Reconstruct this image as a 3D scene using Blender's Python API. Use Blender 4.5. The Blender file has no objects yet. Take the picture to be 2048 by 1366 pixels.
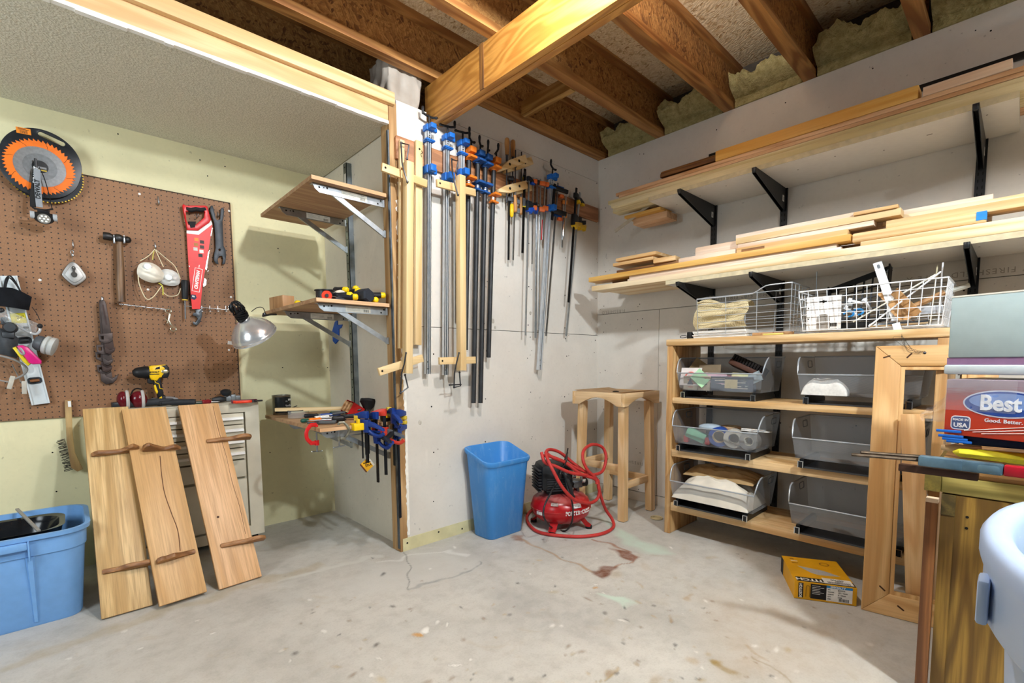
import bpy, bmesh, math, random
from mathutils import Matrix, Vector, Euler, noise as mnoise
random.seed(7)
PI=math.pi; sin=math.sin; cos=math.cos
SC=bpy.context.scene; COL=SC.collection
V=Vector
# ---------------------------------------------------------------- camera
CF,CPY,CYAW,CPI,CRO,CH=952.6,799.08,0.750888,-0.0796103,-0.0087599,1.10
_fw=V((sin(CYAW)*cos(CPI),cos(CYAW)*cos(CPI),sin(CPI)))
_r0=V((cos(CYAW),-sin(CYAW),0)); _u0=_r0.cross(_fw)
_r=_r0*cos(CRO)+_u0*sin(CRO); _u=-_r0*sin(CRO)+_u0*cos(CRO)
CO=V((0,0,CH))
cam=bpy.data.cameras.new('camera'); co=bpy.data.objects.new('camera',cam); COL.objects.link(co)
cam.sensor_fit='HORIZONTAL'; cam.sensor_width=36; cam.lens=CF/2048*36; cam.clip_start=.02
cam.shift_x=0; cam.shift_y=(CPY-683)/2048
co.matrix_world=Matrix(((_r.x,_u.x,-_fw.x,0),(_r.y,_u.y,-_fw.y,0),(_r.z,_u.z,-_fw.z,CH),(0,0,0,1)))
SC.camera=co
def px(x,y,ax,v):
    """the point of the plane ax = v seen at photo position x, y (a surveyed measurement)"""
    d=(x-1024)/CF*_r-(y-CPY)/CF*_u+_fw
    i='xyz'.index(ax); t=(v-CO[i])/d[i]
    return CO+t*d
# ---------------------------------------------------------------- materials
def hx(h):
    if not isinstance(h,str): return tuple(h)+((1,) if len(h)==3 else ())
    h=h.lstrip('#'); c=[int(h[i:i+2],16)/255 for i in (0,2,4)]
    return tuple(((v+.055)/1.055)**2.4 if v>.04045 else v/12.92 for v in c)+(1,)
class NT:
    def __init__(s,name):
        s.m=bpy.data.materials.new(name); s.m.use_nodes=True; s.t=s.m.node_tree; s.t.nodes.clear()
        s.out=s.n('ShaderNodeOutputMaterial'); s.b=s.n('ShaderNodeBsdfPrincipled'); s.l(s.b,s.out,0,0)
    def n(s,ty,**k):
        o=s.t.nodes.new(ty)
        for a,v in k.items():
            if a in o.inputs: o.inputs[a].default_value=v
            else: setattr(o,a,v)
        return o
    def l(s,a,b,i,o=0):
        s.t.links.new(a.outputs[o],b.inputs[i]); return b
    def coord(s,scale=(1,1,1),rnd=True,rot=(0,0,0),which='Object'):
        tc=s.n('ShaderNodeTexCoord'); m=s.n('ShaderNodeMapping'); s.t.links.new(tc.outputs[which],m.inputs[0])
        m.inputs['Scale'].default_value=scale; m.inputs['Rotation'].default_value=rot
        if rnd:
            oi=s.n('ShaderNodeObjectInfo'); a=s.n('ShaderNodeMath',operation='MULTIPLY'); a.inputs[1].default_value=37.3
            s.t.links.new(oi.outputs['Random'],a.inputs[0]); s.t.links.new(a.outputs[0],m.inputs['Location'])
        return m
    def noise(s,vec,scale=5,detail=3,rough=.5,dist=0):
        n=s.n('ShaderNodeTexNoise',Scale=scale,Detail=detail,Roughness=rough,Distortion=dist)
        if vec: s.l(vec,n,0)
        return n
    def ramp(s,fac,*stops,o=0):
        r=s.n('ShaderNodeValToRGB'); e=r.color_ramp.elements
        while len(e)<len(stops): e.new(.5)
        for k,(p,c) in zip(e,stops): k.position=p; k.color=hx(c) if not isinstance(c,(int,float)) else (c,c,c,1)
        s.l(fac,r,0,o); return r
    def math(s,op,a,b=None,o=0):
        m=s.n('ShaderNodeMath',operation=op)
        for i,v in enumerate((a,b)):
            if v is None: continue
            if isinstance(v,(int,float)): m.inputs[i].default_value=v
            else: s.t.links.new(v.outputs[o if i==0 else 0],m.inputs[i])
        return m
    def mix(s,fac,a,b,mode='MIX'):
        m=s.n('ShaderNodeMix',data_type='RGBA',blend_type=mode)
        for i,v in ((0,fac),(6,a),(7,b)):
            if isinstance(v,(int,float)) and i==0: m.inputs[0].default_value=v
            elif isinstance(v,(str,tuple)): m.inputs[i].default_value=hx(v)
            else: s.t.links.new(v.outputs[2 if v.bl_idname=='ShaderNodeMix' else 0],m.inputs[i])
        return m
    def base(s,x): s.t.links.new(x.outputs[2 if x.bl_idname=='ShaderNodeMix' else 0],s.b.inputs['Base Color'])
    def bump(s,h,st=.2,d=.01):
        b=s.n('ShaderNodeBump',Strength=st,Distance=d); s.l(h,b,'Height'); s.l(b,s.b,'Normal')
    def set(s,**k):
        for a,v in k.items(): s.b.inputs[{'r':'Roughness','m':'Metallic','spec':'Specular IOR Level','tr':'Transmission Weight','al':'Alpha','coat':'Coat Weight','ior':'IOR'}.get(a,a)].default_value=v
_MC={}
def flat(c,r=.5,m=0,var=.12,sc=30,bump=0,**k):
    """plain surface with slight wear variation"""
    key=('f',c,r,m,var,sc,bump,tuple(k.items()))
    if key in _MC: return _MC[key]
    t=NT('surface_%s'%c.strip('#')); t.set(r=r,m=m,**{**({'spec':.32} if m<.1 else {}),**k})
    v=t.coord((1,1,1)); n=t.noise(v,sc,3)
    h=hx(c); dk=tuple(x*(1-var) for x in h[:3]); lt=tuple(min(1,x*(1+var*.7)+var*.01) for x in h[:3])
    t.base(t.ramp(n,(.3,dk),(.7,lt)))
    if bump: t.bump(n,bump,.002)
    _MC[key]=t.m; return t.m
def wood(c1,c2,ax='z',ring=9,fine=.35,r=.55,sc=1.0,knot=0,stretch=.1):
    """boards: c1 light, c2 dark grain, along local axis ax"""
    key=('w',c1,c2,ax,ring,fine,r,sc,knot,stretch)
    if key in _MC: return _MC[key]
    t=NT('wood_%s_%s'%(c1.strip('#'),ax)); t.set(r=r)
    s=[6*sc]*3; s['xyz'.index(ax)]=6*sc*stretch
    v=t.coord(s); n=t.noise(v,1.2,2,.5,.4)
    w=t.math('MULTIPLY',n,ring*2); w=t.math('SINE',t.math('MULTIPLY',w,PI)); w=t.math('MULTIPLY_ADD',w,.5); w.inputs[2].default_value=.5
    s2=[150*sc]*3; s2['xyz'.index(ax)]=5*sc
    v2=t.coord(s2); n2=t.noise(v2,1,3,.6)
    band=t.ramp(w,(.1,c1),(.9,c2))
    d=hx(c2); dd=tuple(x*.72 for x in d[:3])
    m=t.mix(t.ramp(n2,(.4,0.0),(.66,fine)),band,dd)
    big=t.noise(t.coord([1.2*sc if a!=ax else .5*sc for a in 'xyz']),1.5,2)
    m=t.mix(t.ramp(big,(.35,.0),(.75,.22)),m,tuple(x*.85 for x in hx(c2)[:3]))
    if knot:
        vo=t.n('ShaderNodeTexVoronoi',Scale=knot); t.l(t.coord([1.0 if a!=ax else .45 for a in 'xyz']),vo,0)
        m=t.mix(t.ramp(vo,(.03,.85),(.085,0.0)),m,'#5a3316')
    t.base(m); t.bump(n2,.12,.002); _MC[key]=t.m; return t.m
def metal(c='#b8babc',r=.3,var=.15,sc=40): return flat(c,r,1,var,sc)
def osb(name,c1,c2,c3,rot=(0,0,0),flat_ax='z',k=1):
    t=NT(name); t.set(r=.75)
    i='xyz'.index(flat_ax)
    def lay(rz,s):
        sc=[s*3.2,s,s]; ro=[0,0,0]; ro[i]=rz
        if flat_ax=='y': sc=[s*3.2,1,s]
        tc=t.coord((1,1,1),False,tuple(ro)); nz=t.noise(tc,9,2); a=t.n('ShaderNodeVectorMath',operation='SCALE'); a.inputs[3].default_value=.07; t.l(nz,a,0,1)
        ad=t.n('ShaderNodeVectorMath',operation='ADD'); t.l(tc,ad,0); t.l(a,ad,1)
        mp=t.n('ShaderNodeMapping'); mp.inputs['Scale'].default_value=sc; t.l(ad,mp,0)
        vo=t.n('ShaderNodeTexVoronoi',Scale=1.0); t.l(mp,vo,0); return vo
    a=lay(.5,19*k); b=lay(-.55,23*k); c=lay(1.5,15*k)
    ra=t.n('ShaderNodeSeparateColor'); t.l(a,ra,0,1); rb=t.n('ShaderNodeSeparateColor'); t.l(b,rb,0,1); rc=t.n('ShaderNodeSeparateColor'); t.l(c,rc,0,1)
    s1=t.ramp(ra,(0,c3),(.18,c2),(.6,c1),(1,c2)); s2=t.ramp(rb,(0,c2),(.5,c1),(.9,c1),(1,c3)); s3=t.ramp(rc,(0,c1),(.8,c2),(1,c3))
    m=t.mix(t.math('GREATER_THAN',ra,.5,1),s1,s2); m=t.mix(t.math('GREATER_THAN',rb,.62,1),m,s3)
    f=t.noise(t.coord((60,18,60) if flat_ax!='y' else (25,25,80),False,(0,0,.4)),2,3); m=t.mix(t.ramp(f,(.45,0.0),(.75,.5)),m,c3)
    t.base(m); t.bump(a,.5,.004); return t.m
# ---------------------------------------------------------------- mesh builder
FR={}
def TR(x=0,y=0,z=0,rx=0,ry=0,rz=0): return Matrix.Translation((x,y,z))@Euler((rx,ry,rz)).to_matrix().to_4x4()
def frame(o,zd,xd):
    """frame at o with local z along zd and local x near xd"""
    z=V(zd).normalized(); x=V(xd); x=(x-z*x.dot(z)).normalized(); y=z.cross(x)
    m=Matrix((x,y,z)).transposed().to_4x4(); m.translation=o; return m
def spline(pts,n=6,closed=False):
    P=[V(p) for p in pts]; out=[]; N=len(P); rng=range(N if closed else N-1)
    for i in rng:
        if closed: a,b,c,d=P[i-1],P[i],P[(i+1)%N],P[(i+2)%N]
        else: a,b,c,d=P[max(i-1,0)],P[i],P[i+1],P[min(i+2,N-1)]
        for k in range(n):
            t=k/n; out.append(.5*((2*b)+(c-a)*t+(2*a-5*b+4*c-d)*t*t+(3*b-a-3*c+d)*t**3))
    if not closed: out.append(P[-1])
    return out
def rrect(w,h,r,n=4,cx=0,cy=0):
    o=[]
    for sx,sy,a in ((1,1,0),(-1,1,90),(-1,-1,180),(1,-1,270)):
        for k in range(n+1):
            t=math.radians(a+90*k/n); o.append((cx+sx*(w/2-r)+r*cos(t),cy+sy*(h/2-r)+r*sin(t)))
    return o
def circ(r,n=24,cx=0,cy=0,a0=0,a1=2*PI): return [(cx+r*cos(a0+(a1-a0)*k/n),cy+r*sin(a0+(a1-a0)*k/n)) for k in range(n)]
class MB:
    def __init__(s,M=None): s.bm=bmesh.new(); s.M=M.copy() if M else Matrix(); s.mi=0
    def _fin(s,vs,M,fs=None):
        if M is not None:
            for v in vs: v.co=M@v.co
        if fs is not None:
            for f in fs: f.material_index=s.mi
        return s
    def raw(s,verts,faces,M=None):
        vs=[s.bm.verts.new(v) for v in verts]; fs=[]
        for f in faces:
            try: fs.append(s.bm.faces.new([vs[i] for i in f]))
            except ValueError: pass
        return s._fin(vs,M,fs)
    def box(s,x0,y0,z0,x1,y1,z1,M=None,bev=0,seg=2):
        vs=[s.bm.verts.new(c) for c in ((x0,y0,z0),(x1,y0,z0),(x1,y1,z0),(x0,y1,z0),(x0,y0,z1),(x1,y0,z1),(x1,y1,z1),(x0,y1,z1))]
        fs=[s.bm.faces.new([vs[i] for i in f]) for f in ((3,2,1,0),(4,5,6,7),(0,1,5,4),(1,2,6,5),(2,3,7,6),(3,0,4,7))]
        for f in fs: f.material_index=s.mi
        if bev:
            es=list({e for f in fs for e in f.edges})
            r=bmesh.ops.bevel(s.bm,geom=es,offset=bev,segments=seg,affect='EDGES',profile=.5)
            vs=list({v for f in r['faces'] for v in f.verts}|{v for v in vs if v.is_valid})
            for f in r['faces']: f.material_index=s.mi
        return s._fin(vs,M)
    def cbox(s,c,d,M=None,bev=0): return s.box(c[0]-d[0]/2,c[1]-d[1]/2,c[2]-d[2]/2,c[0]+d[0]/2,c[1]+d[1]/2,c[2]+d[2]/2,M,bev)
    def beam(s,a,b,w,h,up=(0,0,1),bev=0):
        """bar of section w (sideways) x h (along up) from a to b"""
        a=V(a); b=V(b); z=(b-a); L=z.length; z.normalize(); u=V(up); 
        if abs(z.dot(u.normalized()))>.99: u=V((1,0,0))
        x=u.cross(z).normalized(); y=z.cross(x); m=Matrix((x,y,z)).transposed().to_4x4(); m.translation=a
        return s.box(-w/2,-h/2,0,w/2,h/2,L,m,bev)
    def tube(s,pts,r,n=8,closed=False,M=None,flat=None,up=None):
        P=[V(p) for p in pts]; N=len(P); R=r if isinstance(r,(list,tuple)) else [r]*N
        rings=[]; pn=None
        for i in range(N):
            if closed: t=P[(i+1)%N]-P[i-1]
            else: t=P[min(i+1,N-1)]-P[max(i-1,0)]
            if t.length<1e-9: t=V((0,0,1))
            t.normalize()
            if pn is None:
                q=V(up) if up else (V((0,0,1)) if abs(t.z)<.9 else V((1,0,0))); pn=(q-t*q.dot(t)).normalized()
            else:
                pn=pn-t*pn.dot(t); pn=pn.normalized() if pn.length>1e-6 else t.orthogonal().normalized()
            bn=t.cross(pn); f=flat or 1
            rings.append([s.bm.verts.new(P[i]+pn*(cos(2*PI*k/n)*R[i])+bn*(sin(2*PI*k/n)*R[i]*f)) for k in range(n)])
        fs=[]
        for i in range(N if closed else N-1):
            A=rings[i]; B=rings[(i+1)%N]
            for k in range(n): fs.append(s.bm.faces.new((A[k],A[(k+1)%n],B[(k+1)%n],B[k])))
        if not closed:
            fs.append(s.bm.faces.new(rings[0][::-1])); fs.append(s.bm.faces.new(rings[-1]))
        return s._fin([v for q in rings for v in q],M,fs)
    def cyl(s,a,b,r,r2=None,n=16): return s.tube([a,b],[r,r if r2 is None else r2],n)
    def lathe(s,prof,n=24,M=None,cap=True):
        """prof: (radius, height) pairs turned about local z"""
        rings=[]
        for (r,h) in prof:
            if r<1e-6: rings.append([s.bm.verts.new((0,0,h))])
            else: rings.append([s.bm.verts.new((r*cos(2*PI*k/n),r*sin(2*PI*k/n),h)) for k in range(n)])
        fs=[]
        for A,B in zip(rings,rings[1:]):
            for k in range(n):
                k2=(k+1)%n
                q=[A[k%len(A)],A[k2%len(A)],B[k2%len(B)],B[k%len(B)]]; u=[]
                for v in q:
                    if v not in u: u.append(v)
                if len(u)>2:
                    try: fs.append(s.bm.faces.new(u))
                    except ValueError: pass
        if cap:
            if len(rings[0])>1: fs.append(s.bm.faces.new(rings[0][::-1]))
            if len(rings[-1])>1: fs.append(s.bm.faces.new(rings[-1]))
        return s._fin([v for q in rings for v in q],M,fs)
    def prism(s,poly,d0,d1,M=None,bev=0,holes=()):
        """polygon in local xy raised from z=d0 to z=d1"""
        bm2=bmesh.new()
        if holes:
            es=[]
            for lp in [poly]+list(holes):
                vs=[bm2.verts.new((x,y,d0)) for x,y in lp]
                es+=[bm2.edges.new((vs[i],vs[(i+1)%len(vs)])) for i in range(len(vs))]
            r=bmesh.ops.triangle_fill(bm2,use_beauty=True,use_dissolve=False,edges=es)
            fs=[g for g in r['geom'] if isinstance(g,bmesh.types.BMFace)]
        else: fs=[bm2.faces.new([bm2.verts.new((x,y,d0)) for x,y in poly])]
        e=bmesh.ops.extrude_face_region(bm2,geom=fs)
        for v in e['geom']:
            if isinstance(v,bmesh.types.BMVert): v.co.z=d1
        bmesh.ops.recalc_face_normals(bm2,faces=bm2.faces)
        if bev:
            es=[x for x in bm2.edges if len(x.link_faces)==2 and x.calc_face_angle(0)>.6 and abs(x.verts[0].co.z-x.verts[1].co.z)<1e-7]
            bmesh.ops.bevel(bm2,geom=es,offset=bev,segments=2,affect='EDGES',profile=.5)
        return s.join(bm2,M)
    def join(s,bm2,M=None):
        bm2.verts.index_update(); vs=[s.bm.verts.new(v.co) for v in bm2.verts]; fs=[]
        for f in bm2.faces:
            try: fs.append(s.bm.faces.new([vs[v.index] for v in f.verts]))
            except ValueError: pass
        bm2.free(); return s._fin(vs,M,fs)
    def ell(s,c,r,n=16,M=None):
        r=(r,r,r) if isinstance(r,(int,float)) else r
        m=Matrix.Translation(c)@Matrix.Diagonal((*r,1)); pr=[(sin(PI*k/(n//2)),-cos(PI*k/(n//2))) for k in range(n//2+1)]
        pr[0]=(0,-1); pr[-1]=(0,1)
        return s.lathe(pr,n,(M@m) if M is not None else m,False)
    def grid(s,f,nu,nv,M=None,thick=0):
        """sheet of points f(u,v), u,v in 0..1"""
        vs=[[s.bm.verts.new(f(i/nu,j/nv)) for j in range(nv+1)] for i in range(nu+1)]
        fs=[s.bm.faces.new((vs[i][j],vs[i+1][j],vs[i+1][j+1],vs[i][j+1])) for i in range(nu) for j in range(nv)]
        al=[v for q in vs for v in q]; s._fin(al,M,fs)
        if thick:
            bmesh.ops.solidify(s.bm,geom=fs,thickness=thick)
        return s
    def loft(s,loops,cap=True,M=None,closed=False):
        """join equal-length closed loops of points"""
        R=[[s.bm.verts.new(p) for p in L] for L in loops]; n=len(R[0]); fs=[]
        for A,B in zip(R,R[1:]+([R[0]] if closed else [])):
            for k in range(n): fs.append(s.bm.faces.new((A[k],A[(k+1)%n],B[(k+1)%n],B[k])))
        if cap and not closed: fs.append(s.bm.faces.new(R[0][::-1])); fs.append(s.bm.faces.new(R[-1]))
        return s._fin([v for q in R for v in q],M,fs)
    def text(s,body,size,M,depth=.0006,align='CENTER',sx=1,bold=0,spacing=1,shear=0):
        """raised lettering, text in local xy plane"""
        c=bpy.data.curves.new('lettering','FONT'); c.body=body; c.size=size; c.extrude=depth; c.align_x=align; c.align_y='CENTER'; c.offset=bold; c.resolution_u=3; c.space_character=spacing; c.shear=shear
        o=bpy.data.objects.new('lettering',c); COL.objects.link(o)
        dg=bpy.context.evaluated_depsgraph_get(); me=bpy.data.meshes.new_from_object(o.evaluated_get(dg))
        b=bmesh.new(); b.from_mesh(me); bpy.data.objects.remove(o); bpy.data.curves.remove(c); bpy.data.meshes.remove(me)
        return s.join(b,M@Matrix.Diagonal((sx,1,1,1)))
    def jitter(s,a,f=10,seed=0):
        for v in s.bm.verts: v.co+=mnoise.noise_vector(v.co*f+V((seed,seed*2,0)))*a
        return s
    def obj(s,name,mats,parent=None,smooth=35,recalc=True,**tagk):
        me=bpy.data.meshes.new(name)
        if parent is not None:
            D=FR[parent.name].inverted()@s.M
            if (D-Matrix()).to_3x3().determinant()!=0 or D!=Matrix(): s.bm.transform(D)
        if recalc: bmesh.ops.recalc_face_normals(s.bm,faces=s.bm.faces)
        s.bm.to_mesh(me); s.bm.free()
        for m in (mats if isinstance(mats,(list,tuple)) else [mats]): me.materials.append(m)
        if smooth:
            me.polygons.foreach_set('use_smooth',[True]*len(me.polygons)); me.set_sharp_from_angle(angle=math.radians(smooth))
        o=bpy.data.objects.new(name,me); COL.objects.link(o)
        if parent is not None: o.parent=parent; FR[o.name]=FR[parent.name].copy()
        else: o.matrix_world=s.M; FR[o.name]=s.M.copy()
        if tagk: tag(o,**tagk)
        return o
def tag(o,label=None,cat=None,group=None,kind=None):
    if label: o['label']=label
    if cat: o['category']=cat
    if group: o['group']=group
    if kind: o['kind']=kind
    return o
def thing(name,label,cat,M=None,group=None):
    o=bpy.data.objects.new(name,None); COL.objects.link(o); o.empty_display_size=.05
    M=M.copy() if M is not None else Matrix(); o.matrix_world=M; FR[o.name]=M
    return tag(o,label,cat,group)
KIDS={}
def dup(root,M,label=None,group=None):
    """a copy of a thing with copies of its parts and sub-parts, standing at frame M"""
    r=root.copy(); COL.objects.link(r); r.matrix_world=M; FR[r.name]=M.copy()
    if label: r['label']=label
    if group: r['group']=group
    for c in list(root.children):
        k=c.copy(); COL.objects.link(k); k.parent=r
        for g in c.children:
            d=g.copy(); COL.objects.link(d); d.parent=k
    return r
def struct(o): o['kind']='structure'; return o
YC=2.414; XR=3.226; YP=3.46; XS=1.43; ZC=2.70   # clamp wall, right wall, pegboard wall, partition, joist underside
# shared materials
BLK=flat('#18181a',.45); BLKR=flat('#1c1c1e',.7); WHT=flat('#e9e8e4',.5,var=.05); STEEL=metal('#a9adb0',.32); DSTEEL=metal('#55565a',.42); CHR=metal('#d5d7d9',.16,.05); ZINC=metal('#b4bcc2',.38,.2,25)
YEL=flat('#f2c712',.4,var=.06); RED=flat('#c81d1f',.38,var=.1); BLUE=flat('#1f62b4',.42,var=.1); ORG=flat('#e5701b',.42,var=.1)
OAK=[wood('#d8b684','#b98d57',a,8,.5,.5) for a in 'xyz']; PINE=[wood('#e9cf9f','#d3ac70',a,7,.2,.55) for a in 'xyz']; MAPLE=[wood('#e8cd9c','#dcb981',a,4,.25,.5) for a in 'xyz']
FIR=[wood('#d9a564','#b67c3c',a,11,.35,.55,1,3.2) for a in 'xyz']
# ================================================================ setting
def drywall(name,c,screws=True,edge=0):
    t=NT(name); t.set(r=.85)
    n=t.noise(t.coord((1,1,1),False),2.2,4,.6); n2=t.noise(t.coord((1,1,1),False),55,3)
    h=hx(c)[:3]; m=t.ramp(n,(.3,tuple(x*.86 for x in h)),(.7,h)); m=t.mix(t.ramp(n2,(.5,0.0),(.8,.12)),m,tuple(x*.6 for x in h))
    sm=t.noise(t.coord((1,1,.35),False),6,4,.7,.6); m=t.mix(t.ramp(sm,(.66,0.0),(.8,.30)),m,tuple(min(1,x*1.3) for x in h))
    sp=t.noise(t.coord((1,1,1),False),38,2,.5); m=t.mix(t.ramp(sp,(.72,0.0),(.76,.45)),m,tuple(x*.35 for x in h))
    t.base(m); t.bump(n2,.06,.002); return t.m
M_DRY=drywall('grey_drywall_paper','#ddd7cd'); M_DRYL=drywall('grey_drywall_paper_lower','#d2cdc4')
M_PAINT=drywall('cream_wall_paint','#e4dcb2'); M_GAP=flat('#4a443c',.9); M_HOLE=flat('#15120f',.9)
def panelwall(name,boxes,mat,holes=(),ax='y'):
    b=MB()
    for q in boxes: b.box(*q)
    b.mi=1
    for (p,r) in holes:
        if ax=='y': b.cyl((p[0],p[1]-.0006,p[2]),(p[0],p[1]+.002,p[2]),r,n=7)
        else: b.cyl((p[0]-.0006,p[1],p[2]),(p[0]+.002,p[1],p[2]),r,n=7)
    return struct(b.obj(name,[mat,M_HOLE],smooth=0))
rs=random.Random(3)
# clamp wall: sheets with a thin open joint at 1.31 m, studs behind
hol=[]
for x in (1.6,2.01,2.42,2.83,3.19):
    for z in (.25,.55,.85,1.15,1.28,1.335,1.6,1.9,2.2,2.5):
        hol.append(((x+rs.uniform(-.02,.02),YC,z+rs.uniform(-.03,.03)),rs.choice((.003,.004,.005))))
        if rs.random()<.35: hol.append(((x+.03,YC,z+rs.uniform(-.03,.03)),.003))
g=.0035
panelwall('wall_back',[(1.405,YC,.072,XR+.02,YC+.0125,1.307),(1.405,YC,1.307+g,1.60,YC+.0125,2.53),(1.60,YC,1.307+g,1.70,YC+.0125,2.478),(1.70,YC,1.307+g,XR+.02,YC+.0125,2.531),(1.71,YC,2.531+.002,XR+.02,YC+.0125,ZC)],M_DRY,hol)
b=MB(); b.box(1.44,YC+.0126,0,XR+.1,YC+.03,2.47); b.box(1.72,YC+.0126,2.47,XR+.1,YC+.03,3.0); struct(b.obj('wall_back_framing',flat('#4a4238',.9),smooth=0))
# torn drywall paper edge beside the stud
b=MB(); z=.09; pp=[]; rt=random.Random(12)
while z<2.1: pp.append((1.407-rt.uniform(0.0,.026) if 1.0<z<2.0 else 1.407-rt.uniform(0,.008),z)); z+=rt.uniform(.008,.024)
poly=pp+[(1.42,2.1),(1.42,.09)]
b.prism(poly,-.003,.006,Matrix(((1,0,0,0),(0,0,1,YC),(0,1,0,0),(0,0,0,1)))); struct(b.obj('trim_1',flat('#f0ece2',.9),smooth=0))
hol=[]
for y in (2.35,2.0,1.46,1.03,.62,.2):
    for z in (.1,.4,.72,1.02,1.35,1.42,1.53,1.8,2.3,2.62):
        hol.append(((XR,y+rs.uniform(-.02,.02),z+rs.uniform(-.02,.02)),.004))
        if rs.random()<.35: hol.append(((XR,y+.035,z+rs.uniform(-.02,.02)),.003))
yj=px(1317,720,'x',XR).y
wr=panelwall('wall_right',[(XR,-1.6,.075,XR+.0125,yj-.0015,1.474),(XR,yj+.0015,.075,XR+.0125,YC,1.474),(XR,-1.6,1.474+g,XR+.0125,YC,ZC),(XR,-1.6,.0,XR+.0125,YC,.07)],M_DRY,hol,'x')
b=MB(); b.box(XR+.0126,-1.6,0,XR+.04,YC+.02,ZC); b.box(XR+.12,-1.6,ZC,XR+.15,YC+1.0,3.0); struct(b.obj('wall_right_framing',flat('#4a4238',.9),smooth=0))
# printed sheet lettering, upside down near the seam
b=MB()
for (y,z,txt) in ((.012,1.506,'" FIRESHIELD  TYPE X'),(1.08,1.509,'GMP  5/8" FIRESHIELD'),(2.15,1.491,'FIRESHIELD'),(1.88,.30,'5/8" FIRESHIELD')):
    # upside down from the room: text x axis runs along +y
    M=Matrix(((0,0,-1,XR-.0004),(1,0,0,y),(0,-1,0,z),(0,0,0,1)))
    b.text(txt,.036,M,.0002,sx=1.05,spacing=1.2,align='LEFT')
b.obj('printed_lettering',flat('#a39c90',.9),wr,smooth=0)
# lower strip of the clamp wall
b=MB(); b.box(1.372,YC-.004,.0,XR,YC+.012,.075)
b.mi=1
for x,z in ((1.40,.045),(1.62,.055),(1.80,.03),(2.9,.05)): b.cyl((x,YC-.0048,z),(x,YC,z),.006,n=8)
struct(b.obj('baseboard_back',[flat('#cfc79c',.75,var=.16,sc=9),M_HOLE],smooth=0))
# partition between alcove and clamp wall: end stud + alcove skin
b=MB(); b.box(1.358,YC-.001,.0,1.405,YC+.09,2.51); struct(b.obj('trim_2',wood('#c4a070','#a07a4c','z',8,.45,.7,1,2.5)))
b=MB(); b.box(1.408,YC+.05,0,1.435,YP,2.43); o=b.obj('wall_alcove',drywall('cream_wall_paint_side','#dfd8c6'),smooth=0); struct(o)
# front metal shelf upright standing on the alcove edge
b=MB(); b.box(1.352,YC+.004,0.02,1.3605,YC+.022,2.36); struct(b.obj('trim_3',metal('#6f7a84',.5,.4,14)))
# pegboard wall
b=MB(); b.box(-2.2,YP,0,XS,YP+.02,2.46)
b.mi=1
for (x,y) in ((236,268),(450,333),(400,320),(415,352),(105,905),(113,983),(60,837),(102,820),(565,735),(655,735),(600,850),(540,905),(556,497)): 
    p=px(x,y,'y',YP); b.cyl((p.x,YP-.0006,p.z),(p.x,YP+.001,p.z),.004,n=7)
struct(b.obj('wall_left',[M_PAINT,M_HOLE],smooth=0))
# textured alcove ceiling, header boards and the open loft above
t=NT('textured_ceiling_paint'); t.set(r=.7); n=t.noise(t.coord((1,1,1),False),115,3,.55); t.base(t.ramp(n,(.35,'#c4c0ad'),(.65,'#dad6c5'))); t.bump(n,.9,.006)
b=MB(); b.box(-2.2,YC+.02,2.402,1.40,YP,2.42); struct(b.obj('ceiling_alcove',t.m,smooth=0))
b=MB()
x=-1.5; rt=random.Random(5)
while x<1.36:
    w=rt.uniform(.03,.14); b.box(x,YC-.001-rt.uniform(0,.002),2.388+rt.uniform(-.003,.003),min(x+w,1.357),YC+.022,2.404); x+=w
struct(b.obj('trim_4',flat('#f2f0ea',.7,var=.05),smooth=0))
b=MB(); b.box(-1.5,YC+.002,2.404,1.357,YC+.04,2.49,bev=.003); struct(b.obj('trim_5',wood('#e0b685','#d2a26e','x',7,.25,.6,1,3.0)))
b=MB(); b.box(-1.5,YC-.026,2.487,1.385,YC+.064,2.55,bev=.003); struct(b.obj('trim_6',wood('#e0c190','#cba670','x',7,.25,.6,1,2.6)))
b=MB(); b.box(-1.5,YC+.9,2.43,1.6,YC+.95,3.0); struct(b.obj('wall_loft',flat('#2a2620',.9)))
# ceiling: sheathing, I-joists, beam
M_OSB=osb('osb_sheathing','#f0dcb8','#dcbf92','#b08a5c',k=1.7); M_WEB=osb('osb_joist_web','#bd8c4e','#9c6b36','#6b4220',flat_ax='y',k=1.25)
b=MB(); b.box(-2,-1.6,3.0,XR+.2,4.2,3.02)
struct(b.obj('ceiling',[M_OSB],smooth=0))
FL=wood('#b98548','#8d5a28','x',8,.3,.65)
jo=[]
for i,y in enumerate((2.379,1.868,1.38,.923,.43,-.06,-.55,2.84,3.33)):
    b=MB(); b.box(-2,y-.032,ZC,XR+.15,y+.032,ZC+.04); b.box(-2,y-.032,2.96,XR+.15,y+.032,3.0); b.mi=1; b.box(-2,y-.005,ZC+.04,XR+.15,y+.005,2.96)
    o=b.obj('ceiling_joist',[FL,M_WEB],smooth=0); struct(o)
b=MB(); b.box(1.632,-1.6,2.48,1.669,YC+.06,2.70,bev=.002); b.box(1.672,-1.6,2.48,1.708,YC+.06,2.70,bev=.002); 
M_BEAM=wood('#d99d4c','#b87c34','y',9,.3,.5,.9,0,.16)
struct(b.obj('ceiling_beam',M_BEAM))
b=MB(); p=px(1060,200,'x',1.631); b.box(1.628,1.935,2.479,1.6325,1.965,2.70); struct(b.obj('trim_7',wood('#8a5a24','#5d3a14','z',6,.6,.7)))
b=MB(); b.box(2.27,1.905,ZC-.002,2.315,2.32,ZC+.085); struct(b.obj('ceiling_blocking',wood('#c29a58','#94682f','y',9,.3,.6)))
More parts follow.
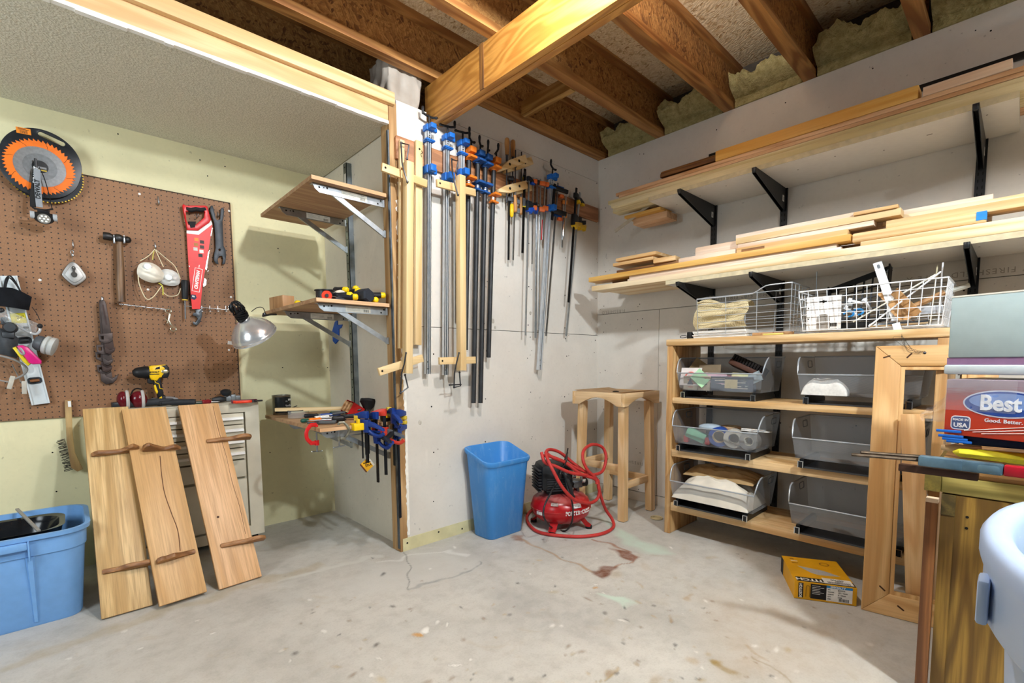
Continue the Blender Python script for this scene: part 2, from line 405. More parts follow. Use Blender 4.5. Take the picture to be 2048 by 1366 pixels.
# insulation tucked over the right wall
t=NT('glass_wool'); t.set(r=.95); n=t.noise(t.coord((1,1,1),False),26,5,.7); t.base(t.ramp(n,(.3,'#94864f'),(.7,'#c6b983'))); t.bump(n,.9,.03)
ji=(2.352,1.868,1.38,.923,.43,-.06)
for i,(y1,y0) in enumerate(zip(ji,ji[1:])):
    b=MB(); y0+=.04; y1-=.04; rr=random.Random(i)
    def f(u,v,y0=y0,y1=y1,i=i):
        y=y0+(y1-y0)*u; a=v*PI*.55; rx=.2+.05*mnoise.noise(V((y*9,i,0))); rz=.10+.06*mnoise.noise(V((y*7,i,5)))
        d=.035*mnoise.noise(V((y*14,v*4,i*3)))+.012*mnoise.noise(V((y*50,v*14,i)))
        return V((XR+.1-(rx+d)*sin(a)*(1 if v>.02 else .9)-.02,y,ZC+.015+(rz+d)*(1-cos(a))+(.02 if v>.05 else 0)))
    b.grid(f,40,14); b.box(XR-.012,y0,ZC+.0,XR+.1,y1,ZC+.05)
    o=b.obj('insulation_batt',t.m,smooth=80); tag(o,kind='structure')
# clear plastic wrapped bundle above the partition
b=MB()
def f(u,v):
    a=2*PI*u; z=2.5+.30*v; k=1-.1*abs(v-.5)-(.3 if v>.95 else 0)
    w=.5*mnoise.noise(V((cos(a)*3,sin(a)*3,z*7)))*.05
    sx=max(-1,min(1,1.35*cos(a))); sy=max(-1,min(1,1.35*sin(a)))
    return V((1.475+(.105+w)*sx*k,YC+.13+(.12+w)*sy*k,z))
b.grid(f,48,16); t=NT('clear_plastic_film'); t.set(r=.18,al=.72); t.base(t.ramp(t.noise(t.coord((1,1,1),False),6,3),(.3,'#b5a99a'),(.7,'#d9d0c4')))
t.t.nodes.remove(t.out); t.out=t.n('ShaderNodeOutputMaterial'); t.l(t.b,t.out,0)
b.ell((1.475,YC+.13,2.8),(.095,.11,.05)); b.jitter(.008,22)
tag(b.obj('plastic_wrapped_bundle',t.m,smooth=60),'cloudy plastic wrapped bundle standing on the partition beside the big beam','bundle')
b=MB()
def f(u,v):
    x=.95+.40*u; return V((x,YC+.25+.1*v+.03*mnoise.noise(V((x*9,v*4,0))),2.56+.2*sin(PI*u)*v+.05*mnoise.noise(V((x*8,v*6,2)))))
b.grid(f,30,12,thick=.002); tag(b.obj('plastic_sheeting',flat('#23262c',.3),smooth=60),'crumpled dark plastic sheeting lying in the loft behind the header boards','plastic sheet')
# floor: worn concrete, stains kept as a colour attribute of the slab
def build_floor():
    x0,x1,y0,y1,s=-.4,3.3,.0,3.5,.0085
    nx=int((x1-x0)/s); ny=int((y1-y0)/s); me=bpy.data.meshes.new('floor'); vs=[]; fs=[]
    for j in range(ny+1):
        for i in range(nx+1): vs.append((x0+(x1-x0)*i/nx,y0+(y1-y0)*j/ny,0))
    W=nx+1
    for j in range(ny):
        for i in range(nx): fs.append((j*W+i,j*W+i+1,(j+1)*W+i+1,(j+1)*W+i))
    B=len(vs)
    vs+=[(-3,-2.2,0),(4,-2.2,0),(4,0,0),(-3,0,0),(-3,3.5,0),(-.4,0,0),(-.4,3.5,0),(3.3,0,0),(4,3.5,0),(3.3,3.5,0)]
    fs+=[(B,B+1,B+2,B+3),(B+3,B+5,B+6,B+4),(B+7,B+2,B+8,B+9)]
    me.from_pydata(vs,[],fs)
    import numpy as np
    P=np.array([(v[0],v[1]) for v in vs]); N=len(vs)
    rgba=np.zeros((N,4),dtype=np.float32)
    rng=np.random.RandomState(4)
    wob=np.zeros((N,2))
    for k in range(14):
        f=rng.uniform(6,60); a=rng.uniform(0,6.28); ph=rng.uniform(0,6.28,2); amp=.05/f**.8*1.6
        q=(P[:,0]*np.cos(a)+P[:,1]*np.sin(a))*f; wob[:,0]+=amp*np.sin(q+ph[0]); wob[:,1]+=amp*np.sin(q*1.1+ph[1])
    Q=P+wob
    def over(al,c):
        c=np.array(hx(c)[:3]); A=rgba[:,3]; na=al+A*(1-al)
        with np.errstate(divide='ignore',invalid='ignore'):
            for i in range(3): rgba[:,i]=np.where(na>1e-4,(c[i]*al+rgba[:,i]*A*(1-al))/np.maximum(na,1e-4),rgba[:,i])
        rgba[:,3]=na
    def G(x,y): p=px(x,y,'z',0); return np.array((p.x,p.y))
    def line(pts,w,c,a,soft=.6):
        pts=[G(*p) for p in pts]; d=np.full(N,9.)
        for p,q in zip(pts,pts[1:]):
            e=q-p; t=np.clip(((Q-p)@e)/max(e@e,1e-9),0,1); d=np.minimum(d,np.hypot(*(Q-(p+t[:,None]*e)).T))
        over(a*np.clip((w-d)/(w*soft),0,1),c)
    def blob(pts,c,a,soft=.02):
        pts=np.array([G(*p) for p in pts]); ins=np.zeros(N,bool); d=np.full(N,9.)
        for p,q in zip(pts,np.roll(pts,-1,0)):
            e=q-p; t=np.clip(((Q-p)@e)/max(e@e,1e-9),0,1); d=np.minimum(d,np.hypot(*(Q-(p+t[:,None]*e)).T))
            cr=((p[1]>Q[:,1])!=(q[1]>Q[:,1])); xx=(q[0]-p[0])*(Q[:,1]-p[1])/(q[1]-p[1]+1e-12)+p[0]; ins^=cr&(Q[:,0]<xx)
        sd=np.where(ins,d,-d); over(a*np.clip(sd/soft+.5,0,1),c)
    def spot(x,y,rx,ry,c,a,soft=.5):
        p=G(x,y); rx_=rx; d=np.hypot((Q[:,0]-p[0])/rx,(Q[:,1]-p[1])/ry); over(a*np.clip((1-d)/soft,0,1),c)
    # broad tones
    blob([(820,1105),(905,1095),(960,1125),(940,1140),(830,1172),(700,1200),(660,1180)],'#c9c8c3',.5,.12)
    line([(750,1130),(820,1112),(895,1097),(935,1110)],.012,'#d8d8d4',.6)
    line([(960,1122),(930,1145),(880,1160),(820,1172)],.012,'#77797a',.55)
    line([(560,1155),(640,1140),(760,1115)],.03,'#cfcfc8',.5); line([(0,1340),(200,1270),(520,1160),(640,1130)],.05,'#a79674',.45)
    blob([(1000,1190),(1100,1200),(1180,1230),(1180,1290),(1060,1270)],'#8f8e8c',.4,.15)
    blob([(1400,1180),(1560,1200),(1700,1260),(1720,1366),(1450,1366)],'#b9a791',.35,.2)
    blob([(1200,1030),(1270,1075),(1362,1110),(1300,1105),(1255,1090)],'#b9cfc0',.75,.05)
    blob([(1195,1187),(1250,1190),(1262,1203),(1235,1208)],'#bcd6c6',.8,.03)
    # rust prints of a cabinet base
    line([(1040,1078),(1100,1110),(1180,1140)],.016,'#a97f4e',.6); line([(1180,1076),(1225,1088),(1270,1103)],.012,'#8a4c20',.7); line([(1275,1110),(1240,1125),(1215,1140)],.012,'#9a5c2c',.65)
    blob([(1175,1137),(1230,1134),(1222,1146),(1208,1153),(1185,1146)],'#6e3a1d',.92,.02)
    blob([(1222,1092),(1262,1101),(1282,1111),(1258,1118),(1244,1108)],'#753c1c',.92,.02); blob([(1022,1075),(1050,1073),(1046,1086),(1030,1083)],'#8a5836',.7,.02)
    spot(1182,1172,.02,.016,'#b8842e',.85); spot(831,1264,.02,.022,'#c08a35',.8); spot(842,1253,.03,.02,'#eceae4',.8)
    for x,y,r,c,a in ((1385,1191,.03,'#a98d68',.7),(1010,1227,.014,'#a58a5a',.6),(985,1207,.012,'#b09050',.6),(1160,1316,.014,'#9b8354',.6),(1208,1345,.022,'#8c6f43',.7),(1275,1333,.02,'#93784c',.6),(1440,1322,.03,'#98804c',.7),(1385,1318,.035,'#a3875a',.5),(1500,1310,.02,'#9b7d5a',.6),(1340,1225,.014,'#7a5a4a',.6),(1345,1236,.016,'#97794e',.6),(1345,1288,.01,'#7e5b44',.7),(1250,1277,.012,'#a58f6f',.5),(1430,1120,.03,'#a79371',.45),(1290,1130,.05,'#a79371',.3),(1236,1148,.05,'#a79371',.35),(1110,1190,.04,'#a99873',.4),(1080,1127,.02,'#c4a368',.5),(1360,1158,.02,'#a79371',.5),(1700,1300,.05,'#cfcac2',.5),(1725,1290,.03,'#d8d4cd',.6),(1640,1270,.05,'#a58a68',.4),(1300,1366,.04,'#8d754d',.5),(230,1270,.02,'#e6e4de',.5),(390,1240,.02,'#dcdad4',.5),(430,1262,.012,'#eceae6',.7),(290,1298,.014,'#e6e4de',.6),(120,1330,.018,'#e6e4de',.5),(905,1322,.02,'#e3e1db',.5),(760,1366,.03,'#b59e6a',.4),(560,1310,.02,'#d9d6ce',.5),(1600,1345,.02,'#cfcbc3',.6),(1650,1230,.03,'#a8946f',.35)):
        spot(x,y,r,r*.8,c,a,.55)
    line([(1430,1315),(1470,1348)],.02,'#93793f',.7); line([(1190,1366),(1225,1340)],.008,'#9b7d3e',.6); line([(890,1325),(922,1320)],.006,'#eeece8',.8)
    line([(1516,1310),(1560,1345),(1590,1366)],.006,'#8d754d',.5); line([(1500,1290),(1545,1318)],.008,'#a58a68',.5)
    # hairline crack
    line([(806,1104),(812,1120),(818,1140),(813,1160),(815,1175)],.0065,'#4d4b48',.75,.8)
    r2=np.random.RandomState(8)
    for k in range(150):
        x,y=r2.uniform(560,1700),r2.uniform(1080,1366); p=G(x,y)
        if not(.3<p[0]<3.2 and .1<p[1]<3.4): continue
        c,a=(('#3b3430',.75),('#eceae4',.6),('#7b5c3c',.6),('#a78c5b',.5))[r2.randint(4)]; rr=r2.uniform(.005,.011); d=np.hypot(Q[:,0]-p[0],Q[:,1]-p[1]); over(a*np.clip((rr*1.5-d)/rr,0,1),c)
    at=me.color_attributes.new('stain','FLOAT_COLOR','POINT'); at.data.foreach_set('color',rgba.ravel())
    t=NT('worn_concrete'); t.set(r=.62)
    v=t.coord((1,1,1),False); n=t.noise(v,1.6,5,.62,.3); n2=t.noise(v,14,5,.65); n3=t.noise(v,120,3,.6)
    m=t.ramp(n,(.3,'#aaa8a2'),(.5,'#bcbab4'),(.7,'#c6c3bc')); m=t.mix(t.ramp(n2,(.45,0.0),(.75,.4)),m,'#8f8b83'); m=t.mix(t.ramp(n3,(.5,0.0),(.8,.25)),m,'#7d7a74')
    n4=t.noise(v,5,3,.6,1.2); m=t.mix(t.ramp(n4,(.6,0.0),(.75,.25)),m,'#a59271')
    ca=t.n('ShaderNodeVertexColor',layer_name='stain'); mm=t.n('ShaderNodeMix',data_type='RGBA'); t.t.links.new(ca.outputs['Alpha'],mm.inputs[0])
    br=t.math('MULTIPLY_ADD',t.ramp(n2,(.25,.0),(.6,1.0)),.5); br.inputs[2].default_value=.55; al=t.n('ShaderNodeMath',operation='MULTIPLY'); t.t.links.new(ca.outputs['Alpha'],al.inputs[0]); t.l(br,al,1); t.t.links.new(al.outputs[0],mm.inputs[0])
    t.t.links.new(m.outputs[2],mm.inputs[6]); t.t.links.new(ca.outputs['Color'],mm.inputs[7]); t.base(mm); t.bump(n3,.15,.002)
    me.materials.append(t.m); o=bpy.data.objects.new('floor',me); COL.objects.link(o); FR['floor']=Matrix(); struct(o)
build_floor()
# ---------------------------------------------------------------- light
def lamp(name,ty,loc,e,size=.05,col=(1,1,1),rot=None,sy=None):
    l=bpy.data.lights.new(name,ty); l.energy=e; l.color=col
    if ty=='AREA': l.size=size; l.shape='RECTANGLE'; l.size_y=sy or size
    else: l.shadow_soft_size=size
    o=bpy.data.objects.new(name,l); COL.objects.link(o); o.location=loc
    if rot: o.rotation_euler=rot
lamp('ceiling_bulb','POINT',(1.2,1.1,2.66),38,.05,(.92,.96,1))
lamp('added_fill_middle','POINT',(1.25,-.9,2.66),105,.07,(.84,.94,1))  # added lamp: carries most of the light so the near beam is not burnt out
lamp('added_fill_rear','POINT',(2.3,-1.5,2.45),11,.08,(.88,.95,1))  # added weak fill right of the beam, lifts the upper walls in its shadow
lamp('added_fill_left','AREA',(-1.7,1.5,1.7),20,1.0,(.84,.94,1),(PI/2,0,-.38),1.0)  # added soft fill for alcove and pegboard, no window is known there
w=bpy.data.worlds.new('world'); SC.world=w; w.use_nodes=True; bg=w.node_tree.nodes['Background']; bg.inputs[0].default_value=(.95,.97,1,1); bg.inputs[1].default_value=.045
SC.view_settings.view_transform='Standard'; SC.view_settings.look='None'; SC.view_settings.gamma=1; SC.view_settings.use_curve_mapping=False; SC.view_settings.exposure=1.3
# ================================================================ pegboard wall
def ray(x,y): return (x-1024)/CF*_r-(y-CPY)/CF*_u+_fw
def pl(M,x,y,off=0):
    """local coordinates, in the plane z = off of frame M, of the spot seen at photo position x, y"""
    I=M.inverted(); o=I@CO; d=I.to_3x3()@ray(x,y); t=(off-o.z)/d.z; return o+t*d
def tr(M,pts,off=0): return [tuple(pl(M,x,y,off).xy) for x,y in pts]
def wf(x,y,off=0,rot=0,Y=None):
    """frame on the pegboard wall: x right, y up, z out into the room"""
    p=px(x,y,'y',(Y if Y is not None else YB)-off)
    return Matrix(((1,0,0,p.x),(0,0,-1,p.y),(0,1,0,p.z),(0,0,0,1)))@Matrix.Rotation(rot,4,'Z')
YB=YP-.014
t=NT('pegboard_hardboard'); t.set(r=.6)
v=t.coord((1/.0264,1,1/.0264),False); sx=t.n('ShaderNodeSeparateXYZ'); t.l(v,sx,0)
def fr(k): 
    f=t.n('ShaderNodeMath',operation='FRACT'); t.t.links.new(sx.outputs[k],f.inputs[0]); return t.math('SUBTRACT',f,.5)
a=fr(0); b_=fr(2); d=t.math('ADD',t.math('MULTIPLY',a,a),t.math('MULTIPLY',b_,b_)); hole=t.math('LESS_THAN',d,.0135)
n=t.noise(t.coord((1,1,1),False),3,4,.6); n2=t.noise(t.coord((1,1,1),False),220,2)
m=t.mix(t.ramp(n2,(.4,.0),(.7,.35)),t.ramp(n,(.3,'#80593a'),(.7,'#966b47')),'#5c3d26'); t.base(t.mix(hole,m,'#120c08'))
b=MB(); b.box(-1.2,YB,.826,.8135,YB+.006,2.104)
b.mi=1; 
for x in (.83,.41,.0,-.2): b.box(x-.03 if x>.8 else x-.015,YB+.006,.83,x-.01 if x>.8 else x+.015,YP-.0005,2.10)
b.mi=2; b.box(.808,YB-.001,.83,.8145,YB+.004,2.106); b.box(-1.2,YB-.001,2.101,.8145,YB+.004,2.107)
tag(b.obj('pegboard',[t.m,PINE[2],flat('#4b3a2c',.8)],smooth=0),'brown perforated pegboard panel fixed to the cream wall on the left','pegboard')
for (x,y) in ((279,388),(458,422),(80,560),(462,594),(296,579),(458,700)):
    p=px(x,y,'y',YB); b=MB(); b.ell((p.x,YB-.001,p.z),(.0065,.002,.0065),10); b.obj('screw_head',WHT,bpy.data.objects['pegboard'])
def hook(name,x,y,label,cat='hook',L=.03,drop=.03,group=None):
    M=wf(x,y); b=MB(M); b.tube(spline([(0,.012,-.004),(0,.012,.004),(0,0,.006),(0,-drop,.006),(0,-drop-.006,.014),(0,-drop,L),(0,-drop+.012,L+.003)],4),.0022,8)
    return tag(b.obj(name,STEEL),label,cat,group)
hook('peg_hook',316,398,'empty bent steel peg hook high on the pegboard left of the red hand saw')
# saw blade carrier with blades
M=Matrix(((1,0,0,-.033),(0,0,-1,YB-.055),(0,1,0,2.085),(0,0,0,1)))@Matrix.Scale(.75,4)
th=thing('saw_blade_carrier','round black blade carrier with orange centre hanging at the top left of the pegboard','saw blade carrier',M)
def saw(r,n,dr,rake=.5,hk=1):
    p=[]
    for i in range(n):
        a=2*PI*i/n; da=2*PI/n
        p+=[((r)*cos(a),(r)*sin(a)),((r-dr)*cos(a+da*.22*hk),(r-dr)*sin(a+da*.22*hk)),((r-dr*.75)*cos(a+da*.5),(r-dr*.75)*sin(a+da*.5))]
    return p
s0,s1=pl(M,76,265),pl(M,130,290); sa=math.atan2(s1.y-s0.y,s1.x-s0.x); sc_=(s0+s1)/2; slot=[(x*cos(sa)-y*sin(sa)+sc_.x,x*sin(sa)+y*cos(sa)+sc_.y) for x,y in rrect((s1-s0).length,.03,.014,5)]
b=MB(M); out=[]
for k in range(72):
    a=2*PI*k/72; d=.196+.054*max(0,cos(a-1.3))**1.5; out.append((d*cos(a),d*sin(a)))
b.prism(out,-.012,.0,holes=[slot[::-1]],bev=.002); b.obj('plate',flat('#1d2026',.35,var=.3,sc=14),th)
b=MB(M); b.prism(saw(.176,48,.016),.0,.004); b.mi=1
for k in range(8):
    a=2*PI*k/8+.5; b.tube(spline([((.172-.014*j)*cos(a+.05*sin(j*1.7)),(.172-.014*j)*sin(a+.05*sin(j*1.7)),.0042) for j in range(4)],3),.0009,5)
b.obj('blade_guard',[flat('#e8711c',.35,var=.08),BLK],th)
b=MB(M); q=pl(M,47,262); Ml=TR(q.x,q.y,.001,0,0,.05); b.box(-.034,-.019,0,.034,.019,.0012,Ml); b.mi=1
for k,w in enumerate((3,2,4,2,5,2,3,4,2)): b.box(-.017+k*.0042,-.016,.0012,-.017+k*.0042+w*.0006,.003,.0017,Ml)
b.box(-.026,.006,.0012,.026,.009,.0017,Ml); b.box(-.026,.012,.0012,.012,.0145,.0017,Ml); b.obj('price_sticker',[flat('#f08a1e',.5),BLK],th)
b=MB(M); b.prism(saw(.128,80,.004),.005,.0065,holes=[circ(.008,12)]); 
b.obj('saw_blade',metal('#96989b',.32,.12,60),th,label='bright steel fine toothed blade in the middle of the carrier')
b=MB(M); b.prism(saw(.083,40,.004),.0067,.0078); b.prism(circ(.083,40),.0067,.0072); b.obj('saw_blade',metal('#808386',.34,.15,60),th)
b=MB(M); b.prism(circ(.04,24),.008,.0086); b.mi=1; b.box(-.028,-.012,.0087,.03,.0,.0092); b.mi=2; b.box(-.03,-.026,.0087,.03,-.018,.0092); b.obj('blade_label',[flat('#2a2b2d',.4),flat('#8d8f91',.4),flat('#d8b83e',.4)],th)
M2=Matrix(((1,0,0,-.02),(0,0,-1,YB-.03),(0,1,0,2.07),(0,0,0,1))); th2=MB(M2); th2.prism(saw(.148,64,.006),-.002,.001,holes=[circ(.01,10)]); th2.mi=1
for k in range(64):
    a=2*PI*k/64+.02; th2.cbox((.146*cos(a),.146*sin(a),0),(.006,.006,.004),None)
tag(th2.obj('circular_saw_blade',[flat('#22252b',.4),flat('#c9a93c',.35,.6)]),'dark circular saw blade with yellow tipped teeth hanging behind the black blade carrier','saw blade')
# lanyard with headlamp
M=wf(72,330,.085); th=thing('headlamp','small black headlamp hanging from a printed neck strap over the saw blades','headlamp',M)
b=MB(M); b.tube([(0,.014,-.03),(0,.012,-.01),(0,0,.004),(0,-.012,.006)],.0035,8); b.cyl((0,.03,.0),(0,-.03,.006),.006,n=8)
b.obj('swivel_clip',DSTEEL,th)
def P_(x,y,o=0): 
    q=pl(M,x,y,o); return q
b=MB(M); A=[P_(71,338,.006),P_(69,365,.01),P_(66,395,.012),P_(66,414,.014)]
def band(b,pts,w):
    p=spline(pts,5); b.loft([[q+V((-w/2,0,-.0007)),q+V((w/2,0,-.0007)),q+V((w/2,0,.0007)),q+V((-w/2,0,.0007))] for q in p])
band(b,A,.021); b.mi=1
A2=[P_(74,338,.012),P_(75,365,.018),P_(77,395,.02),P_(79,414,.02)]
band(b,A2,.024); b.obj('strap',[flat('#141416',.7),flat('#8d9298',.7)],th)
b=MB(M); q=P_(76,378,.024); ang=math.atan2(A2[3].y-A2[0].y,A2[3].x-A2[0].x)
b.text('DEWALT',.024,Matrix.Translation(q+V((-.001,0,-.003)))@Matrix.Rotation(ang+PI,4,'Z')@Matrix.Rotation(PI,4,'Z')@Matrix.Rotation(PI,4,'Z'),.0006,sx=.95,bold=.0008); b.obj('lettering',flat('#111214',.7),th,smooth=0)
b=MB(M); q=P_(71,350,.0112); b.text('DEWALT',.02,Matrix.Translation(q)@Matrix.Rotation(-PI/2-.1+PI,4,'Z'),.0005,bold=.0006); b.obj('lettering',flat('#d9dbdd',.7),th,smooth=0)
b=MB(M); b.tube(spline([P_(78,334,.01),P_(88,355,.014),P_(97,385,.02),P_(104,417,.02)],5),.0022,6); b.obj('cord',flat('#161618',.8),th); b=MB(M); b.tube(spline([P_(64,413,.02),P_(70,417,.03),P_(90,420,.03),P_(106,418,.025)],5),.004,6); b.obj('cord',flat('#161618',.8),th)
Mh=wf(88,435,.12)@Matrix.Rotation(.55,4,'X')
b=MB(Mh); b.lathe([(.0,-.02),(.026,-.018),(.032,.0),(.032,.012),(.028,.018)],24,Matrix.Diagonal((1.15,.9,1,1))); b.box(-.022,.02,-.012,.022,.034,.004,bev=.003); b.cyl((-.04,.006,0),(.04,.006,0),.016,n=14)
b.obj('lamp_body',BLK,th)
for sx_ in (-1,1):
    b=MB(Mh); b.cyl((sx_*.032,.006,0),(sx_*.048,.006,0),.0175,n=14); b.obj('end_cap',flat('#aeb2b5',.4),th)
b=MB(Mh); b.lathe([(.0,.019),(.024,.0185),(.025,.016)],20); b.mi=1
for k in range(7):
    a=2*PI*k/6; rr=.0 if k==6 else .014; b.ell((rr*cos(a),rr*sin(a),.0195),(.005,.005,.002),8)
b.obj('lens',[metal('#c8cacb',.2),flat('#f4f4ef',.2)],th)
# chalk reel
M=wf(148,548,.028); th=thing('chalk_line_reel','grey metal chalk line reel with a rounded diamond body hanging on the pegboard','chalk reel',M)
po=[tuple(v.xy) for v in spline([(0,.062,0),(.022,.045,0),(.048,-.005,0),(.04,-.03,0),(.008,-.058,0),(-.012,-.056,0),(-.042,-.022,0),(-.046,0,0),(-.02,.048,0)],5,True)]
b=MB(M); b.prism(po,-.02,.012,bev=.007); b.obj('case',metal('#9d9b98',.5,.25,20),th)
b=MB(M); b.prism([(x*.72,y*.72-.002) for x,y in po],.012,.0145,bev=.002); b.obj('face_plate',metal('#aba9a6',.5,.2,25),th)
b=MB(M); b.cyl((0,-.006,.012),(0,-.006,.03),.0125,n=16); b.box(-.005,-.006,.022,.005,.026,.028,bev=.002); b.tube([(.006*cos(a),.026+.009*sin(a),.026) for a in [k*PI/6 for k in range(12)]],.0022,6,True); b.obj('crank',flat('#3b3835',.5,.4),th)
b=MB(M); b.tube(spline([(0,.062,0),(-.001,.08,-.004),(0,.105,-.008)],4),.001,5); b.tube([(.006*cos(a),.114+.01*sin(a),-.008) for a in [k*PI/6 for k in range(12)]],.0018,6,True); b.ell((0,.098,-.008),(.006,.008,.004),8); b.obj('end_hook',STEEL,th)
hook('peg_hook',146,488,'bent steel peg hook holding the grey chalk line reel',drop=.02)
# hammer
M=wf(234,476,.045,-.05); th=thing('ball_peen_hammer','old ball peen hammer with dark head and worn wooden handle hung on the pegboard','hammer',M)
b=MB(M); R90=Matrix.Rotation(PI/2,4,'Y'); b.lathe([(.0,-.058),(.019,-.058),(.021,-.052),(.021,-.03),(.015,-.02),(.015,-.014),(.021,-.004),(.022,.008),(.02,.018),(.014,.026),(.013,.03)],18,R90,True); b.ell((.043,0,0),(.019,.018,.018),14); b.obj('head',metal('#4b4a4a',.5,.4,18),th)
hp=tr(M,[(239,492),(240,530),(241,570),(243,604)])
b=MB(M); b.tube([V((*p,0)) for p in spline([(x,y,0) for x,y in [(hp[0][0],.01)]+hp],4) for p in [p.xy]],[.012+.008*min(1,i/12) if i<13 else .02-.002*abs(math.sin(i)) for i in range(len(spline([(x,y,0) for x,y in [(hp[0][0],.01)]+hp],4)))],12,flat=.72,up=(1,0,0)); b.obj('handle',wood('#8a6848','#553d29','y',6,.5,.5),th)
for dx,nm in ((-.012,0),(.03,1)):
    Mk=wf(226 if nm==0 else 246,480); b=MB(Mk); b.tube(spline([(0,.02,-.004),(0,.0,.0),(0,-.006,.03),(0,.0,.068),(0,.012,.072)],4),.0024,7); b.box(-.004,-.03,.062,.004,.006,.067,bev=.001)
    tag(b.obj('hammer_hook',STEEL),('left' if nm==0 else 'right')+' prong hook under the ball peen hammer head','hook')
# dust masks
def mask(M,sx,sy,d,label,c,rotv=(0,.0),seed=0,yellow=False):
    th=thing('dust_mask',label,'dust mask',M)
    b=MB(M)
    def f(u,v):
        r=v; a=2*PI*u; x=r*cos(a)*sx*(1+.06*sin(3*a+seed)); y=r*sin(a)*sy*(1-.12*sin(a)**2*(sin(a)<0)); h=d*(1-r**2.2)+.004*mnoise.noise(V((x*45,y*70,seed)))*2*(1-r*.4)
        h-= .012*math.exp(-((y+sy*.28)/.007)**2)*(1-r)
        return V((x,y,h))
    b.grid(f,44,14); b.obj('shell',c,th,smooth=70)
    b=MB(M); vx,vy=rotv; zz=d*(1-((vx/sx)**2+(vy/sy)**2)**1.1); b.lathe([(.018,zz-.012),(.019,zz+.004),(.016,zz+.008),(.0,zz+.0085)],18,Matrix.Translation((vx,vy,0))); b.obj('valve',flat('#e4e5e4',.45),th)
    return th
MK=flat('#efe8d8',.9,var=.08,sc=12)
M1=wf(300,546,.055,-.35); m1=mask(M1,.062,.058,.05,'creased cream dust mask with round valve hanging left of a second mask',MK,(-.022,.022),1)
M2=wf(337,556,.03,-.1); m2=mask(M2,.058,.05,.035,'white dust mask with round valve partly behind the creased cream mask',flat('#e6e6e2',.9,var=.06,sc=12),(-.004,-.002),4)
def strap(th,M,pts,r=.0022,c='#e3d6b2',off=.0):
    b=MB(M); b.tube(spline([V(pl(M,x,y,off)) for x,y in pts],6),r,6); b.obj('elastic_strap',flat(c,.8),th)
strap(m1,M1,[(310,498),(297,512),(280,522)]); strap(m1,M1,[(311,500),(318,515),(327,534)]); strap(m1,M1,[(276,548),(279,570),(292,597),(305,595),(319,578),(325,570)],.0025); strap(m1,M1,[(308,502),(306,512),(305,520)],.003,'#c9bb62'); strap(m1,M1,[(317,566),(325,573),(326,590)],.0035,'#c9c04e')
strap(m2,M2,[(311,499),(330,515),(350,533),(361,558)]); strap(m2,M2,[(325,583),(337,592),(355,590),(361,577)])
hook('peg_hook',310,490,'steel peg hook carrying the two dust masks',drop=.02)
# hand saw in its red sleeve
M=wf(392,520,.03,0); th=thing('hand_saw','red hand saw in a printed red card sleeve hanging on the pegboard','hand saw',M)
b=MB(M); sl=tr(M,[(373,466),(395,468),(424,446),(424,455),(416,505),(405,570),(400,618),(384,618),(381,585),(377,530)]); b.prism(sl,-.001,.004); b.obj('sleeve',flat('#e0231c',.4,var=.05),th)
b=MB(M); ho=tr(M,[(364,412),(366,409),(371,412),(409,412),(414,414),(418,430),(421,440),(418,446),(395,462),(374,461)]); hi=tr(M,[(371,424),(372,440),(376,450),(391,450),(407,436),(409,424),(400,421)])
b.prism(ho,-.008,.014,holes=[hi[::-1]],bev=.003); b.obj('handle',flat('#cf1f22',.35,var=.08),th)
b=MB(M); A=[V(pl(M,x,y,.006)) for x,y in ((372,418),(382,420),(392,418),(402,420),(411,418))]; b.tube(A,[.013,.014,.013,.014,.012],12); b.prism(tr(M,[(376,444),(391,444),(389,456),(380,457)]),-.006,.0155,bev=.002); b.obj('grip',flat('#17171a',.7),th)
b=MB(M); b.prism(tr(M,[(373,461),(396,462),(422,441),(424,449),(397,470),(373,467)]),.004,.0048); b.obj('sleeve_band',flat('#f2f1ee',.5),th)
b=MB(M); b.prism(tr(M,[(416,505),(419,500),(413,540),(410,538)]),-.001,.003); b.prism(tr(M,[(421,456),(425,456),(422,472),(419,472)]),-.001,.003); b.prism(tr(M,[(406,570),(409,556),(413,560),(412,570),(407,574)]),-.001,.003); b.obj('blade',CHR,th)
b=MB(M); q=pl(M,394.5,560,.0045); q2=pl(M,392,582,.0045); q3=pl(M,398,538,.0045); an=math.atan2(q3.y-q2.y,q3.x-q2.x); L=(q3-q2).length
Mt=Matrix.Translation(q)@Matrix.Rotation(an,4,'Z'); b.text('CRAFTSMAN',.024,Mt,.0005,sx=L*.93/.145*.93,bold=.0012,shear=.25)
w=.019
for s in (-1,1): b.box(-L*.52,s*w-.0012,-.0003,L*.52,s*w+.0012,.0005,Mt); b.box(s*L*.52-.0012,-w,-.0003,s*L*.52+.0012,w,.0005,Mt)
for s in (-1,0,1): b.cbox((L*.58+.006,s*.009,0),(.009 if s else .016,.0035,.0008),Mt@Matrix.Rotation(s*.5,4,'Z'))
b.obj('lettering',flat('#f6f4f0',.5),th,smooth=0)
b=MB(M)
cols=['#e58a3a','#2a2522','#b9773c','#3a3430','#cfcac2','#f0eae2','#242222']
mats=[flat(c,.5) for c in cols]
for i,(x,y) in enumerate(((393,479),(404,484),(392,489),(404,494),(391,498),(403,503),(401,511))):
    b.mi=i; q=pl(M,x,y,.0042); b.cbox(q,(.021,.019,.0008),None)
b.obj('picture_tiles',mats,th,smooth=0)
b=MB(M); b.prism(tr(M,[(382,589),(391,590),(393,596),(389,600),(381,597)]),.004,.005); b.mi=1; b.prism(tr(M,[(384,591),(389,592),(389,595),(384,594)]),.005,.0054); b.obj('origin_badge',[flat('#2b2a4a',.5),flat('#d6d2cc',.5)],th,smooth=0)
